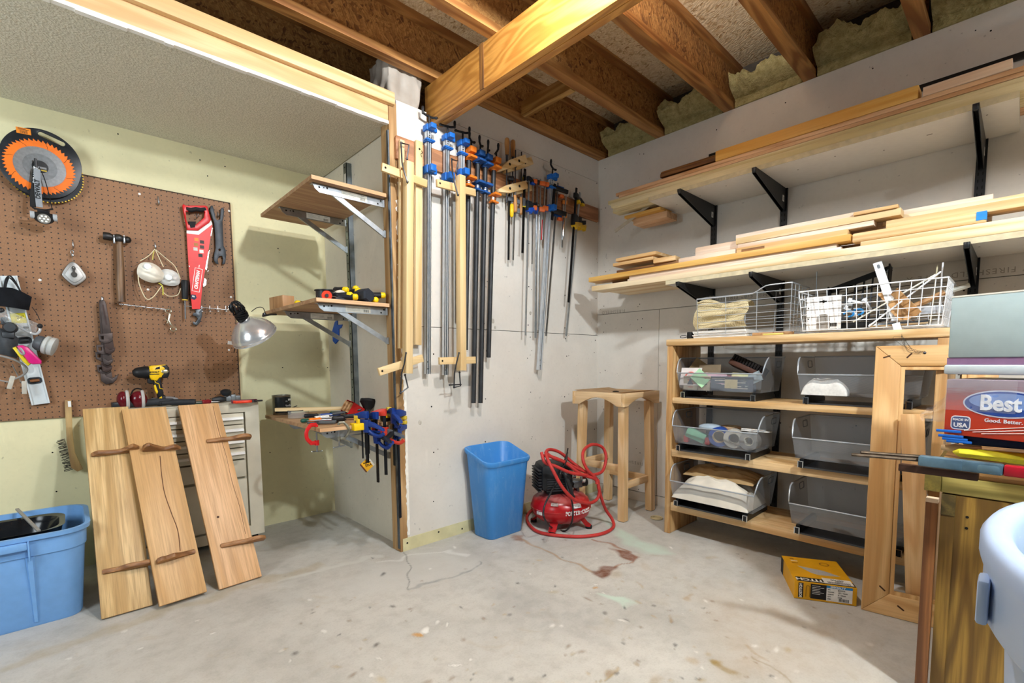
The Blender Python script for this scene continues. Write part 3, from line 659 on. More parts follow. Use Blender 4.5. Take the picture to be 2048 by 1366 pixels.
# wrench
M=wf(438,470,.02); b=MB(M)
po=tr(M,[(419,420),(421,412),(425,411),(428,422),(431,437),(434,441),(440,439),(441,418),(444,415),(448,418),(447,435),(445,443),(446,470),(447,492),(451,500),(452,514),(450,528),(444,529),(446,518),(444,512),(438,513),(435,519),(437,529),(431,527),(427,520),(428,507),(431,497),(430,470),(428,446),(425,438)])
b.prism(po,-.002,.0045,bev=.001,holes=[tr(M,circ(2.2,8,439,500))[::-1]]); tag(b.obj('flat_wrench',flat('#33363a',.45,.6,.3,18)),'flat dark grey open ended wrench hanging right of the red hand saw','wrench')
hook('peg_hook',435,428,'steel peg hook carrying the flat dark grey wrench',drop=.016); hook('peg_hook',393,432,'bright peg hook carrying the red hand saw',drop=.01,L=.05)
# wire tool racks
def rack(name,a,c,ns,label,up=.02):
    M=wf(a[0],a[1],.0); b=MB(M); q=pl(M,c[0],c[1],.03); b.tube(spline([(0,.03,0),(0,.006,.012),(.003,0,.03)],4)+[q,V((q.x,q.y+up,.02))],.0025,7)
    for i in range(ns):
        f=(i+.7)/(ns+.3); p=V((0,0,.03)).lerp(q,f); b.tube(spline([p+V((0,.003,0)),p+V((-.002,-.003,.004)),p+V((-.014,-.012,.02)),p+V((-.016,-.004,.026))],3),.0019,6)
    return tag(b.obj(name,STEEL),label,'tool rack')
rack('wire_tool_rack',(236,609),(342,620),7,'long bent wire tool rack below the ball peen hammer')
M=wf(366,614,.0); b=MB(M); q=pl(M,457,620,.03); b.tube([(0,.03,0),(.002,.004,.03),q,q+V((.0,.022,0)),q+V((0,.022,-.03))],.0025,7)
for x in (404,420,436,452):
    p=pl(M,x,618.5,.03); b.tube(spline([p+V((0,.02,0)),p,p+V((0,-.008,.006)),p+V((-.012,-.012,.014)),p+V((0,-.014,.026)),p+V((.012,-.012,.014))],3),.002,6)
tag(b.obj('wire_tool_rack',STEEL),'short wire tool rack with ring hooks below the flat grey wrench','tool rack')
# forceps
M=wf(341,640,.035); b=MB(M)
for (p,s) in (((337,622),1),((347,658),-1)):
    q=pl(M,*p); b.tube([q+V((.014*cos(a),.012*sin(a),0)) for a in [k*PI/8 for k in range(16)]],.003,6,True)
q1=pl(M,337,626); q2=pl(M,347,653); b.tube([pl(M,341,628),pl(M,338,640),pl(M,343,650)],.0028,6); b.tube([pl(M,339,627),pl(M,336,643),pl(M,334,647)],.0022,6); b.tube([pl(M,330,636),pl(M,340,648),pl(M,346,652)],.0026,6)
tag(b.obj('forceps',metal('#cfc8b0',.3)),'small bright scissor forceps hanging from the end of the wire rack','forceps')
# screwdriver with black grip
M=wf(370,562,.035); th=thing('screwdriver','black handled screwdriver hanging in the rack left of the red hand saw','screwdriver',M)
q=pl(M,370,600); b=MB(M); b.tube([(0,.004,0),(0,-.002,0),(q.x*.5,q.y*.5,0),(q.x*.85,q.y*.85,0),(q.x,q.y,0)],[.016,.0195,.019,.0165,.014],12); b.obj('handle',flat('#17181b',.5),th)
b=MB(M); q2=pl(M,371,638); b.cyl(q,q2,.0042,n=10); b.obj('shaft',STEEL,th)
b=MB(M); b.tube([q*.97,q*1.03],.0155,12); b.obj('collar',flat('#c7a640',.5),th)
# adjustable wrench behind the saw
M=wf(394,632,.018); b=MB(M); b.prism(tr(M,[(392,618),(404,618),(404,632),(400,645),(393,651),(386,649),(385,643),(391,645),(395,638),(392,633),(385,631),(386,626),(391,625)]),-.004,.008,bev=.002); b.box(-.006,0,-.004,.01,.12,.004)
tag(b.obj('adjustable_wrench',flat('#54585c',.4,.7,.3,22)),'grey adjustable wrench with open jaws hanging below the red saw sleeve','wrench')
# pipe wrenches nested on one hook
IR=flat('#4e4340',.5,.55,.35,16); IR2=flat('#40302c',.6,.45,.4,16)
pw=[(0.006,[(196,690),(230,690),(240,775)],'rearmost and longest of the nested pipe wrenches with the lowest hook jaw',(200,601),(214,702),(208,752),232),
    (.022,[],'second pipe wrench from the back of the nested group',(200,601),(210,690),(205,715),229),
    (.038,[],'third pipe wrench from the back of the nested group',(200,601),(208,680),(206,690),227),
    (.056,[],'front and shortest of the nested rusty pipe wrenches with long fluted handle',(202,602),(212,668),(206,672),226)]
for i,(off,_,lab,top,neck,jaw,rx) in enumerate(pw):
    M=wf(206,620,off); th=thing('pipe_wrench',lab,'pipe wrench',M,'nested pipe wrenches')
    yj=(730,704,690,668)[i]; sh=(0,-3,-1,3)[i]
    b=MB(M); b.prism(tr(M,[(199+sh*.4,606),(200+sh*.4,600),(208+sh*.4,601),(211+sh*.5,608),(221+sh*.6,yj),(204+sh*.6,yj+2)]),-.006,.009,bev=.003); b.mi=1; b.prism(tr(M,[(203+sh*.4,609),(206+sh*.4,610),(213+sh*.6,650),(209+sh*.6,650)]),.009,.0095); b.obj('handle',[IR,IR2],th)
    b=MB(M); x0=193+sh; b.prism(tr(M,[(x0,yj),(x0+29,yj-2),(x0+29,yj+14),(x0+22,yj+18),(x0+12,yj+19),(x0+2,yj+14)]),-.01,.0125,bev=.003,holes=[tr(M,[(x0+5,yj+5),(x0+11,yj+4.5),(x0+11,yj+11),(x0+5,yj+11)])[::-1]]); b.obj('collar',IR,th)
    b=MB(M); b.prism(tr(M,[(x0+13,yj+10),(x0+29,yj+10),(x0+33,yj+30),(x0+31,yj+36),(x0+20,yj+35),(x0+12,yj+27)]),-.007,.007,bev=.002); 
    if i==0: b.prism(tr(M,[(199,738),(206,740),(212,752),(224,757),(237,748),(234,758),(226,766),(212,769),(202,762)]),-.01,.012,bev=.003)
    else: b.prism(tr(M,[(x0+12,yj+24),(x0+24,yj+32),(x0+35,yj+27),(x0+33,yj+35),(x0+24,yj+41),(x0+15,yj+38)]),-.008,.01,bev=.003)
    b.obj('hook_jaw',IR2 if i%2 else IR,th)
hook('peg_hook',204,598,'steel peg hook carrying the nested pipe wrenches',L=.07,drop=.012)
# spirit level
M=wf(52,700,.016,0); a=V(pl(M,15,552)); c=V(pl(M,82,808)); Mz=M@Matrix.Translation((a+c)/2)@Matrix.Rotation(math.atan2(a.y-c.y,a.x-c.x)-PI/2,4,'Z'); L=(a-c).length; W=.031
th=thing('spirit_level','pale aluminium spirit level hanging slanted at the left end of the pegboard','spirit level',Mz)
AL=flat('#cfd6d8',.4,.25,.06)
def vial(y,r): return rrect(.048,.03,.012,5,0,y)
b=MB(Mz); hs=[vial(y,0) for y in (-L*.31,.005,)]
b.prism([(-W,-L/2),(W,-L/2),(W,L/2),(-W,L/2)],-.006,.006,holes=[h[::-1] for h in hs]); 
for s in (-1,1): b.box(s*W-.003,-L/2,-.012,s*W+.003,L/2,.012)
b.obj('body',AL,th)
for y in (-L*.31,.005):
    b=MB(Mz); b.prism(rrect(.052,.034,.013,5,0,y),-.009,.009,holes=[rrect(.036,.02,.008,5,0,y)[::-1]]); fr_=b.obj('vial_frame',flat('#2a2d31',.4),th)
    b=MB(Mz); b.cyl((-.018,y,0),(.018,y,0),.008,n=10); k=b.obj('vial',flat('#8a5a3a' if y<0 else '#55595c',.2),fr_)
b=MB(Mz); b.box(-W+.004,.09,.006,W-.004,.14,.0066); b.mi=1; b.text('24"',.022,TR(.008,.118,.0067),.0003); b.obj('sticker',[flat('#e6d624',.5),BLK],th,smooth=0)
# visor, clear goggles, respirator, headgear cord
M=wf(20,610,.06); b=MB(M)
def f(u,v):
    p0=pl(M,-14+78*u,572+8*abs(u-.5)+18*u*u,.0); p1=pl(M,-14+72*u,612+9*u,.0); q=p0.lerp(p1,v); return V((q.x,q.y,.035*sin(PI*min(1,u*.9+.1))*(.4+v)))
b.grid(f,20,10,thick=.003); th=thing('cloth_visor','dark cloth visor mask hanging over the top of the spirit level','visor',M); b.obj('visor',flat('#1c1e24',.85,var=.25,sc=20),th)
b=MB(M); b.tube(spline([pl(M,8,575),pl(M,12,558),pl(M,20,552,.01),pl(M,30,563),pl(M,42,585)],6),.0035,6); b.tube(spline([pl(M,11,576),pl(M,15,560),pl(M,20,556,.014),pl(M,33,570),pl(M,46,592)],6),.0035,6); b.tube(spline([pl(M,64,614,.03),pl(M,74,628,.03),pl(M,79,640,.03)],4),.0018,6); b.ell(pl(M,80,652,.03),(.011,.013,.009),10); b.obj('cord',BLKR,th)
def glass(name,c,a,r=.12):
    t=NT(name); t.set(r=r,al=a,**{'Specular IOR Level':.8}); t.b.inputs['Base Color'].default_value=hx(c); return t.m
CLR=glass('clear_plastic','#cfd3d4',.32); 
M=wf(30,640,.075); th=thing('safety_goggles','clear plastic safety goggles hanging below the dark visor','goggles',M)
b=MB(M)
def f(u,v):
    p0=pl(M,-6+84*u,612+36*u,.0); p1=pl(M,-14+84*u,636+34*u,.0); q=p0.lerp(p1,v); return V((q.x,q.y,.03*sin(PI*u)+.012*sin(PI*v)))
b.grid(f,20,8,thick=.0025); b.obj('lens',CLR,th)
b=MB(M); b.tube(spline([pl(M,-6,636,.0),pl(M,30,650,.03),pl(M,58,664,.01),pl(M,72,668,.01),pl(M,80,660,.01),pl(M,78,648,.01)],5),.006,8); b.obj('frame',glass('clear_plastic_frame','#c6cacb',.55),th)
for q_,r_ in ((pl(M,3,621,.02),(.012,.014,.008)),(pl(M,52,655,.02),(.012,.006,.006))):
    b=MB(M); b.ell(q_,r_,10); b.obj('vent',BLK,th)
M=wf(30,690,.06); th=thing('respirator','grey half mask respirator with a magenta filter cartridge hanging over the spirit level','respirator',M)
b=MB(M); 
def f(u,v):
    p0=pl(M,-12+50*u,655+22*u*u,.0); p1=pl(M,-12+46*u,705+12*u,.0); q=p0.lerp(p1,v); return V((q.x,q.y,.05*sin(PI*(u*.8+.1))*sin(PI*(v*.8+.1))))
b.grid(f,18,14,thick=.003); b.obj('face_piece',flat('#5c6065',.5),th)
b=MB(M); q=pl(M,20,655,.05); b.lathe([(.0,.02),(.02,.018),(.026,.0),(.028,-.02)],18,Matrix.Translation(q)); b.box(q.x-.03,q.y-.05,.02,q.x+.014,q.y-.02,.05,bev=.006); b.box(q.x-.03,q.y+.012,.0,q.x-.005,q.y+.05,.04,bev=.006); b.obj('inlet_body',flat('#33363a',.45),th)
b=MB(M); qs=[pl(M,x,y,.075) for x,y in ((33,692),(45,690),(57,695),(84,722),(83,728),(66,729),(58,726))]; b.prism([(q.x,q.y) for q in qs],.058,.09,bev=.008); b.obj('filter_cartridge',flat('#c91a72',.3,var=.05),th,label='magenta filter cartridge')
b=MB(M); qs=[pl(M,x,y,.06) for x,y in ((25,696),(32,693),(40,704),(62,728),(56,732),(45,722))]; b.prism([(q.x,q.y) for q in qs],.045,.075,bev=.004); b.obj('cartridge_rim',flat('#d9c21e',.4),th)
b=MB(M); A=pl(M,70,684,.02); B=pl(M,108,694,.035); dd=(B-A).normalized(); Ml=frame(A,dd,(0,0,1)); b.lathe([(.03,0),(.038,.012),(.038,.03),(.033,.032)],20,Ml); b.mi=1; b.lathe([(.036,.032),(.046,.038),(.047,.05),(.04,.054),(.046,.058),(.046,.075),(.03,.08),(.0,.08)],22,Ml); b.obj('filter_cartridge',[flat('#4d5054',.45),flat('#b9bab6',.5)],th,label='pale grey round filter cartridge')
b=MB(M); b.tube(spline([pl(M,36,698,.07),pl(M,44,708,.08),pl(M,48,706,.09),pl(M,40,694,.085)],4),.005,6); b.obj('clip',flat('#9a9c9e',.4),th)
b=MB(M); b.tube(spline([pl(M,-8,710,.02),pl(M,18,716,.03),pl(M,40,725,.03),pl(M,54,738,.02),pl(M,46,750,.01),pl(M,28,758,.01),pl(M,18,757,.01)],6),.005,7); b.tube(spline([pl(M,24,728,.01),pl(M,38,756,.005),pl(M,48,775,.005)],5),.006,6,flat=.4); b.tube([pl(M,-5,760,.01),pl(M,18,764,.012)],.004,6); b.obj('head_strap',flat('#8b8782',.7),th)
for p,q in (((26,752),(18,778)),((48,762),(49,788))):
    b=MB(M); b.beam(pl(M,*p,.012),pl(M,*q,.012),.018,.006,(0,0,1),.002); b.obj('buckle',flat('#b7b1a4',.5),th)
# ================================================================ alcove shelves
PLY=[wood('#bd9a72','#a98260',a,6,.3,.6) for a in 'xyz']; PLYE=[wood('#dbb48a','#c99c70',a,6,.3,.6) for a in 'xyz']
SHX0,SHX1=.935,1.338
def angle_bracket(M,L,drop,label,name='shelf_bracket'):
    """galvanised bracket: local x runs out from the wall (-X room), y up, z towards the viewer"""
    th=thing(name,label,'shelf bracket',M,'galvanised shelf brackets')
    b=MB(M@ZF); b.prism([(0,0),(0,-.042),(L-.035,-.042),(L-.012,-.026),(L,0)],0,.0025); b.box(0,-.0025,-.03,L,0,.0025)
    b.mi=1; 
    for x,y,r in ((.022,-.012,.005),(.04,-.03,.005),(L-.075,-.012,.005),(L-.058,-.014,.003),(L-.035,-.016,.005)): b.cyl((x,y,.0025),(x,y,.0032),r,n=8)
    b.obj('arm',[ZINC,M_HOLE],th)
    b=MB(M@ZF); b.beam((L*.72,-.03,-.004),(.0,-drop,-.004),.026,.003,(0,0,1)); b.beam((L*.72+.008,-.03,-.016),(.008,-drop,-.016),.003,.026,(0,0,1)); b.box(-.006,-drop-.014,-.02,.006,-drop+.024,.0); b.obj('strut',ZINC,th)
    b=MB(M@ZF); b.box(L*.26,-.037,.0026,L*.62,-.005,.003); b.mi=1
    for k in range(9): b.box(L*.29+k*.0035,-.034,.003,L*.29+k*.0035+.0012+.001*(k%3==0),-.02,.0034)
    for k in range(3): b.box(L*.42,-.012-k*.007,.003,L*.6,-.0128-k*.007,.0034)
    b.box(L*.3,-.011,.003,L*.35,-.009,.0034); b.obj('price_label',[flat('#dcd9cc',.6),flat('#4c4a46',.6)],th,smooth=0)
    return th
def LM(x,y,z): return Matrix(((-1,0,0,x),(0,0,1,y),(0,1,0,z),(0,0,0,1)))   # x -> -X, y -> +Z, z -> +Y
ZF=Matrix.Diagonal((1,1,-1,1))
SH=[('top',2.003,2.428,3.262),('middle',1.409,2.428,3.275),('bottom',.745,2.452,3.375)]
for nm,z,y0,y1 in SH:
    b=MB(TR(SHX0,y0,z)); b.box(0,.004,0,SHX1-SHX0,y1-y0,.019); b.mi=1; b.box(0,0,0,SHX1-SHX0,.0045,.019)
    tag(b.obj('alcove_shelf',[PLY[0],PLYE[0]],smooth=0),{'top':'empty top plywood shelf of the alcove on galvanised brackets','middle':'middle plywood shelf of the alcove holding a few hand tools','bottom':'bottom plywood shelf of the alcove crowded with tools and clamps'}[nm],'shelf','alcove shelves')
    for yy,w in ((y0+.048,'front'),(y0+.545,'rear')):
        angle_bracket(LM(SHX1+.012,yy,z),.395,.19,'%s galvanised bracket under the %s alcove shelf'%(w,nm))
for yy,x0,w in ((2.478,1.3525,'front'),(2.99,1.372,'rear')):
    if w=='front': continue
    b=MB(); b.box(x0,yy,.70,x0+.004,yy+.042,2.365); b.box(x0,yy,.70,1.4075,yy+.003,2.365); b.box(x0,yy+.039,.70,1.4075,yy+.042,2.365)
    b.mi=1
    z=.74
    while z<2.35: b.cyl((x0-.0006,yy+.021,z),(x0+.001,yy+.021,z),.005,n=8); z+=.05
    b.mi=2; b.box(x0-.001,yy+.008,2.22,x0,yy+.034,2.30)
    tag(b.obj('slotted_upright',[metal('#8e989f',.4,.3,14),M_HOLE,flat('#d5d0c4',.6)],smooth=0),'galvanised upright on the alcove side wall carrying the rear shelf brackets','shelf upright')
# blue painter tape scrap on the side wall
M=Matrix(((0,0,-1,1.4075),(-1,0,0,3.2),(0,1,0,1.2),(0,0,0,1))); b=MB(M)
po=[(x,y) for x,y in tr(M,[(671,644),(676,640),(676,650),(686,649),(683,656),(679,658),(679,680),(672,688),(667,682),(666,662)])]
b.prism(po,.0005,.006); tag(b.obj('blue_tape_scrap',flat('#1c59c4',.6),smooth=0),'blue painter tape scrap stuck on the alcove side wall under the middle shelf','tape')
# ---- generic hand tools: local x along the tool, z up
def screwdriver(M,c,L,label,hl=.1,r=.013,c2=None,group=None):
    th=thing('screwdriver',label,'screwdriver',M,group); b=MB(M); b.tube([(0,0,0),(.006,0,0),(hl*.25,0,0),(hl*.7,0,0),(hl*.9,0,0),(hl,0,0)],[r*.7,r*.95,r,r*.85,r*.95,r*.6],10); b.obj('handle',flat(c,.4),th)
    b=MB(M); b.tube([(hl,0,0),(L-.012,0,0),(L,0,0)],[.0032,.0032,.0012],8); b.obj('shaft',STEEL,th)
    if c2: b=MB(M); b.tube([(-.006,0,0),(-.003,0,0),(.002,0,0),(.02,0,0)],[r*.5,r*.85,r*1.03,r*1.04],12); b.obj('end_cap',flat(c2,.4),th,label='coloured handle end')
    return th
def pliers(M,c,L,label,open_=.22,name='pliers'):
    th=thing(name,label,'pliers',M)
    for s in (-1,1):
        b=MB(M); b.tube(spline([(0,s*L*open_*.8,0),(L*.25,s*L*open_*.75,0),(L*.5,s*L*.1,0),(L*.62,0,0)],5),[.008]*13+[.006,.006,.005],8,up=(0,0,1),flat=.8); b.obj('handle',flat(c,.45),th)
    b=MB(M); b.cyl((L*.64,0,-.007),(L*.64,0,.007),.016,n=14); b.prism([(L*.6,-.012),(L*.98,-.005),(L,.0),(L*.98,.005),(L*.6,.012)],-.005,.005,bev=.0015); b.obj('jaws',DSTEEL,th)
    return th
# ---- middle shelf contents
zm=1.428
def MS(x,y): return px(x,y,'y',2.62)
b=MB(TR(.955,3.02,zm,0,0,.12)); b.box(-.0,-.02,0,.07,.16,.075,bev=.002); tag(b.obj('wood_block',wood('#d3a878','#b4875a','z',6)),'plain wood block at the rear left corner of the middle alcove shelf','wood block')
screwdriver(TR(.985,2.86,zm+.016,0,0,.25),'#25272d',.22,'stubby black screwdriver with yellow end lying beside the wood block',.13,.016,'#e5c21a')
M=TR(1.035,2.57,zm+.03,0,0,.1); th=thing('wire_spool','low black spool with an orange red label on the middle alcove shelf','spool',M)
b=MB(M); b.lathe([(.0,-.03),(.052,-.03),(.052,-.026),(.045,-.024),(.045,.024),(.052,.026),(.052,.03),(.03,.03)],24); b.obj('spool',flat('#26282a',.4),th)
b=MB(M); b.cyl((-.016,-.052,-.004),(-.012,-.046,-.004),.026,n=18); b.obj('orange_reel',flat('#e8432a',.4),th,label='orange red reel')
b=MB(M); b.cyl((-.0165,-.0555,-.004),(-.0158,-.052,-.004),.01,n=12); b.obj('hub',BLK,th)
M=TR(1.115,2.56,zm+.032,PI/2,0,.1); b=MB(M); b.lathe([(.014,-.01),(.036,-.01),(.036,.01),(.014,.01)],28,None,False); b.lathe([(.014,-.01),(.014,.01)],28,None,False); tag(b.obj('masking_tape_roll',flat('#e6dfcc',.7)),'cream roll of tape standing between the spool and the yellow screwdrivers','tape roll')
b=MB(TR(1.10,2.49,zm+.009,0,0,.05)); b.box(-.045,-.01,-.008,.045,.01,.008,bev=.003); tag(b.obj('pocket_knife',flat('#23262c',.5)),'small dark folding knife lying in front of the cream tape roll','knife')
ydr=[(694,580,2.56,1.9,-.1),(712,577,2.58,1.3,-.1),(719,582,2.54,1.9,0),(703,590,2.47,2.3,.0),(714,594,2.455,2.6,.0),(756,592,2.50,1.2,.05),(769,591,2.47,2.8,.0),(752,601,2.45,1.5,0)]
wl=['rearmost left yellow tipped screwdriver of the pile on the middle shelf','topmost yellow tipped screwdriver of the pile on the middle shelf','yellow tipped screwdriver right behind the topmost one','front left yellow tipped screwdriver of the pile','lowest yellow tipped screwdriver at the front of the pile','upper yellow tipped screwdriver just right of the hexagon block','rightmost yellow tipped screwdriver beside the stud','lower yellow tipped screwdriver just right of the hexagon block']
for (x,y,yy,a,pt),l in zip(ydr,wl):
    q=px(x,y,'y',yy); q.z=max(q.z,zm+.017); screwdriver(TR(q.x,q.y,q.z,0,pt,a),'#1f2126',.2,l,.1,.0165,'#f2cb12')
M=TR(1.215,2.485,zm+.036,PI/2,0,.25)@Matrix.Rotation(PI/6,4,'Z'); b=MB(M); b.lathe([(.0,-.05),(.033,-.05),(.04,-.04),(.04,.04),(.033,.05),(.0,.05)],6); tag(b.obj('hexagon_head_mallet',flat('#252b35',.6),smooth=20),'dark blue grey hexagon block standing between the yellow tipped screwdrivers','mallet head')
# ---- bottom shelf contents
zb=.765
def BS(x,y,h=0): return px(x,y,'z',zb+h)
p=BS(562,828); M=TR(p.x,p.y-.02,zb); th=thing('varnish_can','dark metal paint can with printed label at rear left of the bottom alcove shelf','paint can',M)
b=MB(M); b.lathe([(.0,0),(.054,0),(.056,.003),(.056,.12),(.058,.124),(.056,.128),(.046,.128),(.046,.122),(.0,.122)],32); b.obj('can',metal('#8d8a80',.35,.25,20),th)
b=MB(M); b.grid(lambda u,v:V((.0566*cos(-2.6+2.8*u),.0566*sin(-2.6+2.8*u),.012+.104*v)),24,1); b.obj('label',flat('#1b1d1d',.3),th)
b=MB(M); 
for tx,zz,s,a0 in (('Varathane',.06,.02,-62),('OIL',.088,.012,-75)):
    Mt=Matrix.Rotation(math.radians(a0),4,'Z')@Matrix(((0,0,1,.0572),(1,0,0,0),(0,1,0,zz),(0,0,0,1))); b.text(tx if tx=='OIL' else 'Varatha',s,Mt,.0002,sx=.8)
b.cbox((.0,0,0),(.001,.03,.012),Matrix.Rotation(math.radians(-50),4,'Z')@TR(.0575,.0,.098)); b.obj('lettering',flat('#cfcfca',.5),th,smooth=0)
a=BS(552,828,.03); c=px(684,808,'y',2.86); M=frame((a+c)/2,(0,0,1),(c-a)); L=(c-a).length; b=MB(M); b.box(-L/2,-.012,-.01,L/2,.012,.01); tag(b.obj('wood_strip',PINE[0]),'pale wood strip lying across the bottom alcove shelf in front of the paint can','wood strip')
p=BS(597,836); M=TR(p.x,p.y,zb,0,0,.15); th=thing('safety_glasses','clear safety glasses with thin black arms at the left of the bottom alcove shelf','glasses',M)
b=MB(M)
def f(u,v): a=PI*u; return V((-.065*cos(a),-.05*sin(a)*1.0,.004+.045*v))
b.grid(f,20,6,thick=.002); b.obj('lens',CLR,th)
b=MB(M); b.tube(spline([(-.065,0,.045),(-.03,.05,.055),(.05,.11,.066)],4),.003,6); b.tube(spline([(.065,0,.045),(.03,.06,.06),(-.02,.12,.05)],4),.003,6); b.tube([(-.065*cos(PI*k/14),-.05*sin(PI*k/14),.049) for k in range(15)],.0022,6); b.obj('arms',flat('#16181d',.4),th)
tools=[('d',640,834,.012,-.12,'#15459a',.2,'blue handled screwdriver lying across the middle of the bottom alcove shelf',.12,.017),
 ('d',602,843,.012,.1,'#125043',.2,'dark green handled screwdriver at the front left of the bottom alcove shelf',.08,.012),
 ('d',618,842,.012,.05,'#f07a14',.24,'orange ended screwdriver behind the red C clamp',.07,.013),
 ('d',660,828,.012,.0,'#0e4f4a',.26,'teal handled driver at the back of the tool heap',.1,.012),
 ('d',690,838,.02,2.9,'#16171a',.2,'black ball ended driver in the middle of the tool heap',.07,.018),
 ('d',720,832,.02,2.9,'#232629',.24,'dark grey handled driver pointing at the red card box',.1,.014),
 ('d',628,838,.012,.12,'#3c2d1d',.22,'brown amber handled screwdriver with a white printed band',.1,.013),
 ('d',608,833,.02,-.4,'#1a1b20',.16,'short black handled driver beside the clear safety glasses',.08,.013)]
for _,x,y,h,a,c,L,lab,hl,r in tools:
    p=BS(x,y,h); screwdriver(TR(p.x,p.y,zb+h+.003,0,0,a),c,L,lab,hl,r)
p=BS(640,848); pliers(TR(p.x,p.y,zb+.009,0,0,.1),'#c5392f',.16,'red handled pliers at the front edge of the bottom alcove shelf',.12)
p=BS(668,838); pliers(TR(p.x,p.y+.02,zb+.03,0,-.1,-.3),'#3f4346',.17,'grey steel pliers lying on the heap of drivers',.14)
p=BS(672,848); pliers(TR(p.x,p.y,zb+.012,0,0,2.6),'#55585a',.15,'small grey pliers near the front edge beside the steel C clamp',.16)
p=BS(650,832); b=MB(TR(p.x,p.y+.05,zb+.008,0,0,.05)); b.box(-.12,-.012,-.004,.14,.012,.004,bev=.001); tag(b.obj('steel_rule',STEEL),'steel rule lying at the back of the tool heap on the bottom shelf','rule')
p=BS(623,843); b=MB(TR(p.x+.06,p.y+.0,zb+.016,0,0,.05)); b.tube([(-.04,0,0),(.04,0,0)],.0135,12); tag(b.obj('glue_tube',flat('#e4e2da',.4,var=.3,sc=80)),'small printed white tube beside the orange ended screwdriver','tube')
# red card box standing open
p=BS(706,828,.02); M=TR(p.x+.0,p.y,zb+.045,.25,.5,.35); th=thing('red_card_box','open red card box tipped on its side behind the black brush','box',M)
b=MB(M)
w,d,h,tk=.05,.035,.04,.0015
b.box(-w,-d,-h,w,d,-h+tk); b.box(-w,d-tk,-h,w,d,h); b.box(-w,-d,h-tk,w,d,h); b.box(w-tk,-d,-h,w,d,h); b.box(-w,-d,-h,w,-d+tk,h); b.obj('carton',flat('#b81d1d',.45),th)
b=MB(M); 
for k in range(7): b.box(-w-.012+.004*(k%3),-d+.005+k*.009,-h+.008,w-.02,-d+.0105+k*.009,h-.008-.006*(k%2))
b.obj('sticks',wood('#d6b083','#a7794c','x'),th)
# round black brush
p=BS(735,826,.02); M=TR(p.x,p.y,zb+.03,-.15,.2,0); th=thing('dusting_brush','round black bristle brush standing behind the blue trigger clamps','brush',M)
b=MB(M); b.lathe([(.0,.01),(.022,.01),(.034,.03),(.052,.062),(.048,.078),(.0,.083)],26); b.jitter(.004,70); b.obj('bristles',BLKR,th)
b=MB(M); b.lathe([(.0,-.02),(.012,-.02),(.018,.0),(.024,.02),(.03,.03),(.0,.03)],18); b.obj('ferrule',DSTEEL,th)
# tape measure at the right end
p=px(786,835,'y',2.47); M=TR(1.325,2.475,zb+.035); th=thing('tape_measure','black and yellow tape measure at the right end of the bottom alcove shelf','tape measure',M)
b=MB(M); b.box(-.034,-.02,-.034,.034,.02,.034,bev=.009); b.obj('case',BLK,th); b=MB(M); b.box(-.026,-.0225,-.014,.035,.0225,.012,bev=.003); b.obj('band',YEL,th)
# C clamps on the front edge
def cclamp(M,H,D,t,mat,label,scr):
    th=thing('c_clamp',label,'C clamp',M)
    b=MB(M); b.tube(spline([(D,0,H),(D*.5,0,H),(.02,0,H-.004),(-.0,0,H-.03),(-.0,0,.03),(.02,0,.004),(D*.5,0,.0),(D,0,.0)],5),t,8,flat=.75,up=(1,0,0)); b.obj('frame',mat,th)
    b=MB(M); b.cyl((D,0,H+.0),(D,0,H-.012),t*.9,n=10); b.cyl((D,0,.012),(D,0,-.014),t*1.1,n=10); b.obj('jaw_pad',mat,th)
    b=MB(M); b.cyl((D,0,-scr),(D,0,H*.55),.0045,n=8); b.obj('screw',STEEL,th)
    b=MB(M); b.cyl((D-.03,.0,-scr+.006),(D+.03,.006,-scr+.0),.0028,n=6); b.ell((D-.03,0,-scr+.006),.004,8); b.ell((D+.03,.006,-scr),.004,8); b.obj('tommy_bar',STEEL,th)
    return th
p=px(607,900,'y',2.5); cclamp(TR(.885,2.50,.685,0,0,.2),.095,.055,.0105,RED,'red painted C clamp on the left front corner of the bottom alcove shelf',.05)
cclamp(TR(1.085,2.445,.70,0,0,PI-.3),.085,.05,.007,metal('#a39e8c',.4,.4,40),'small worn steel C clamp on the front edge beside the red one',.045)
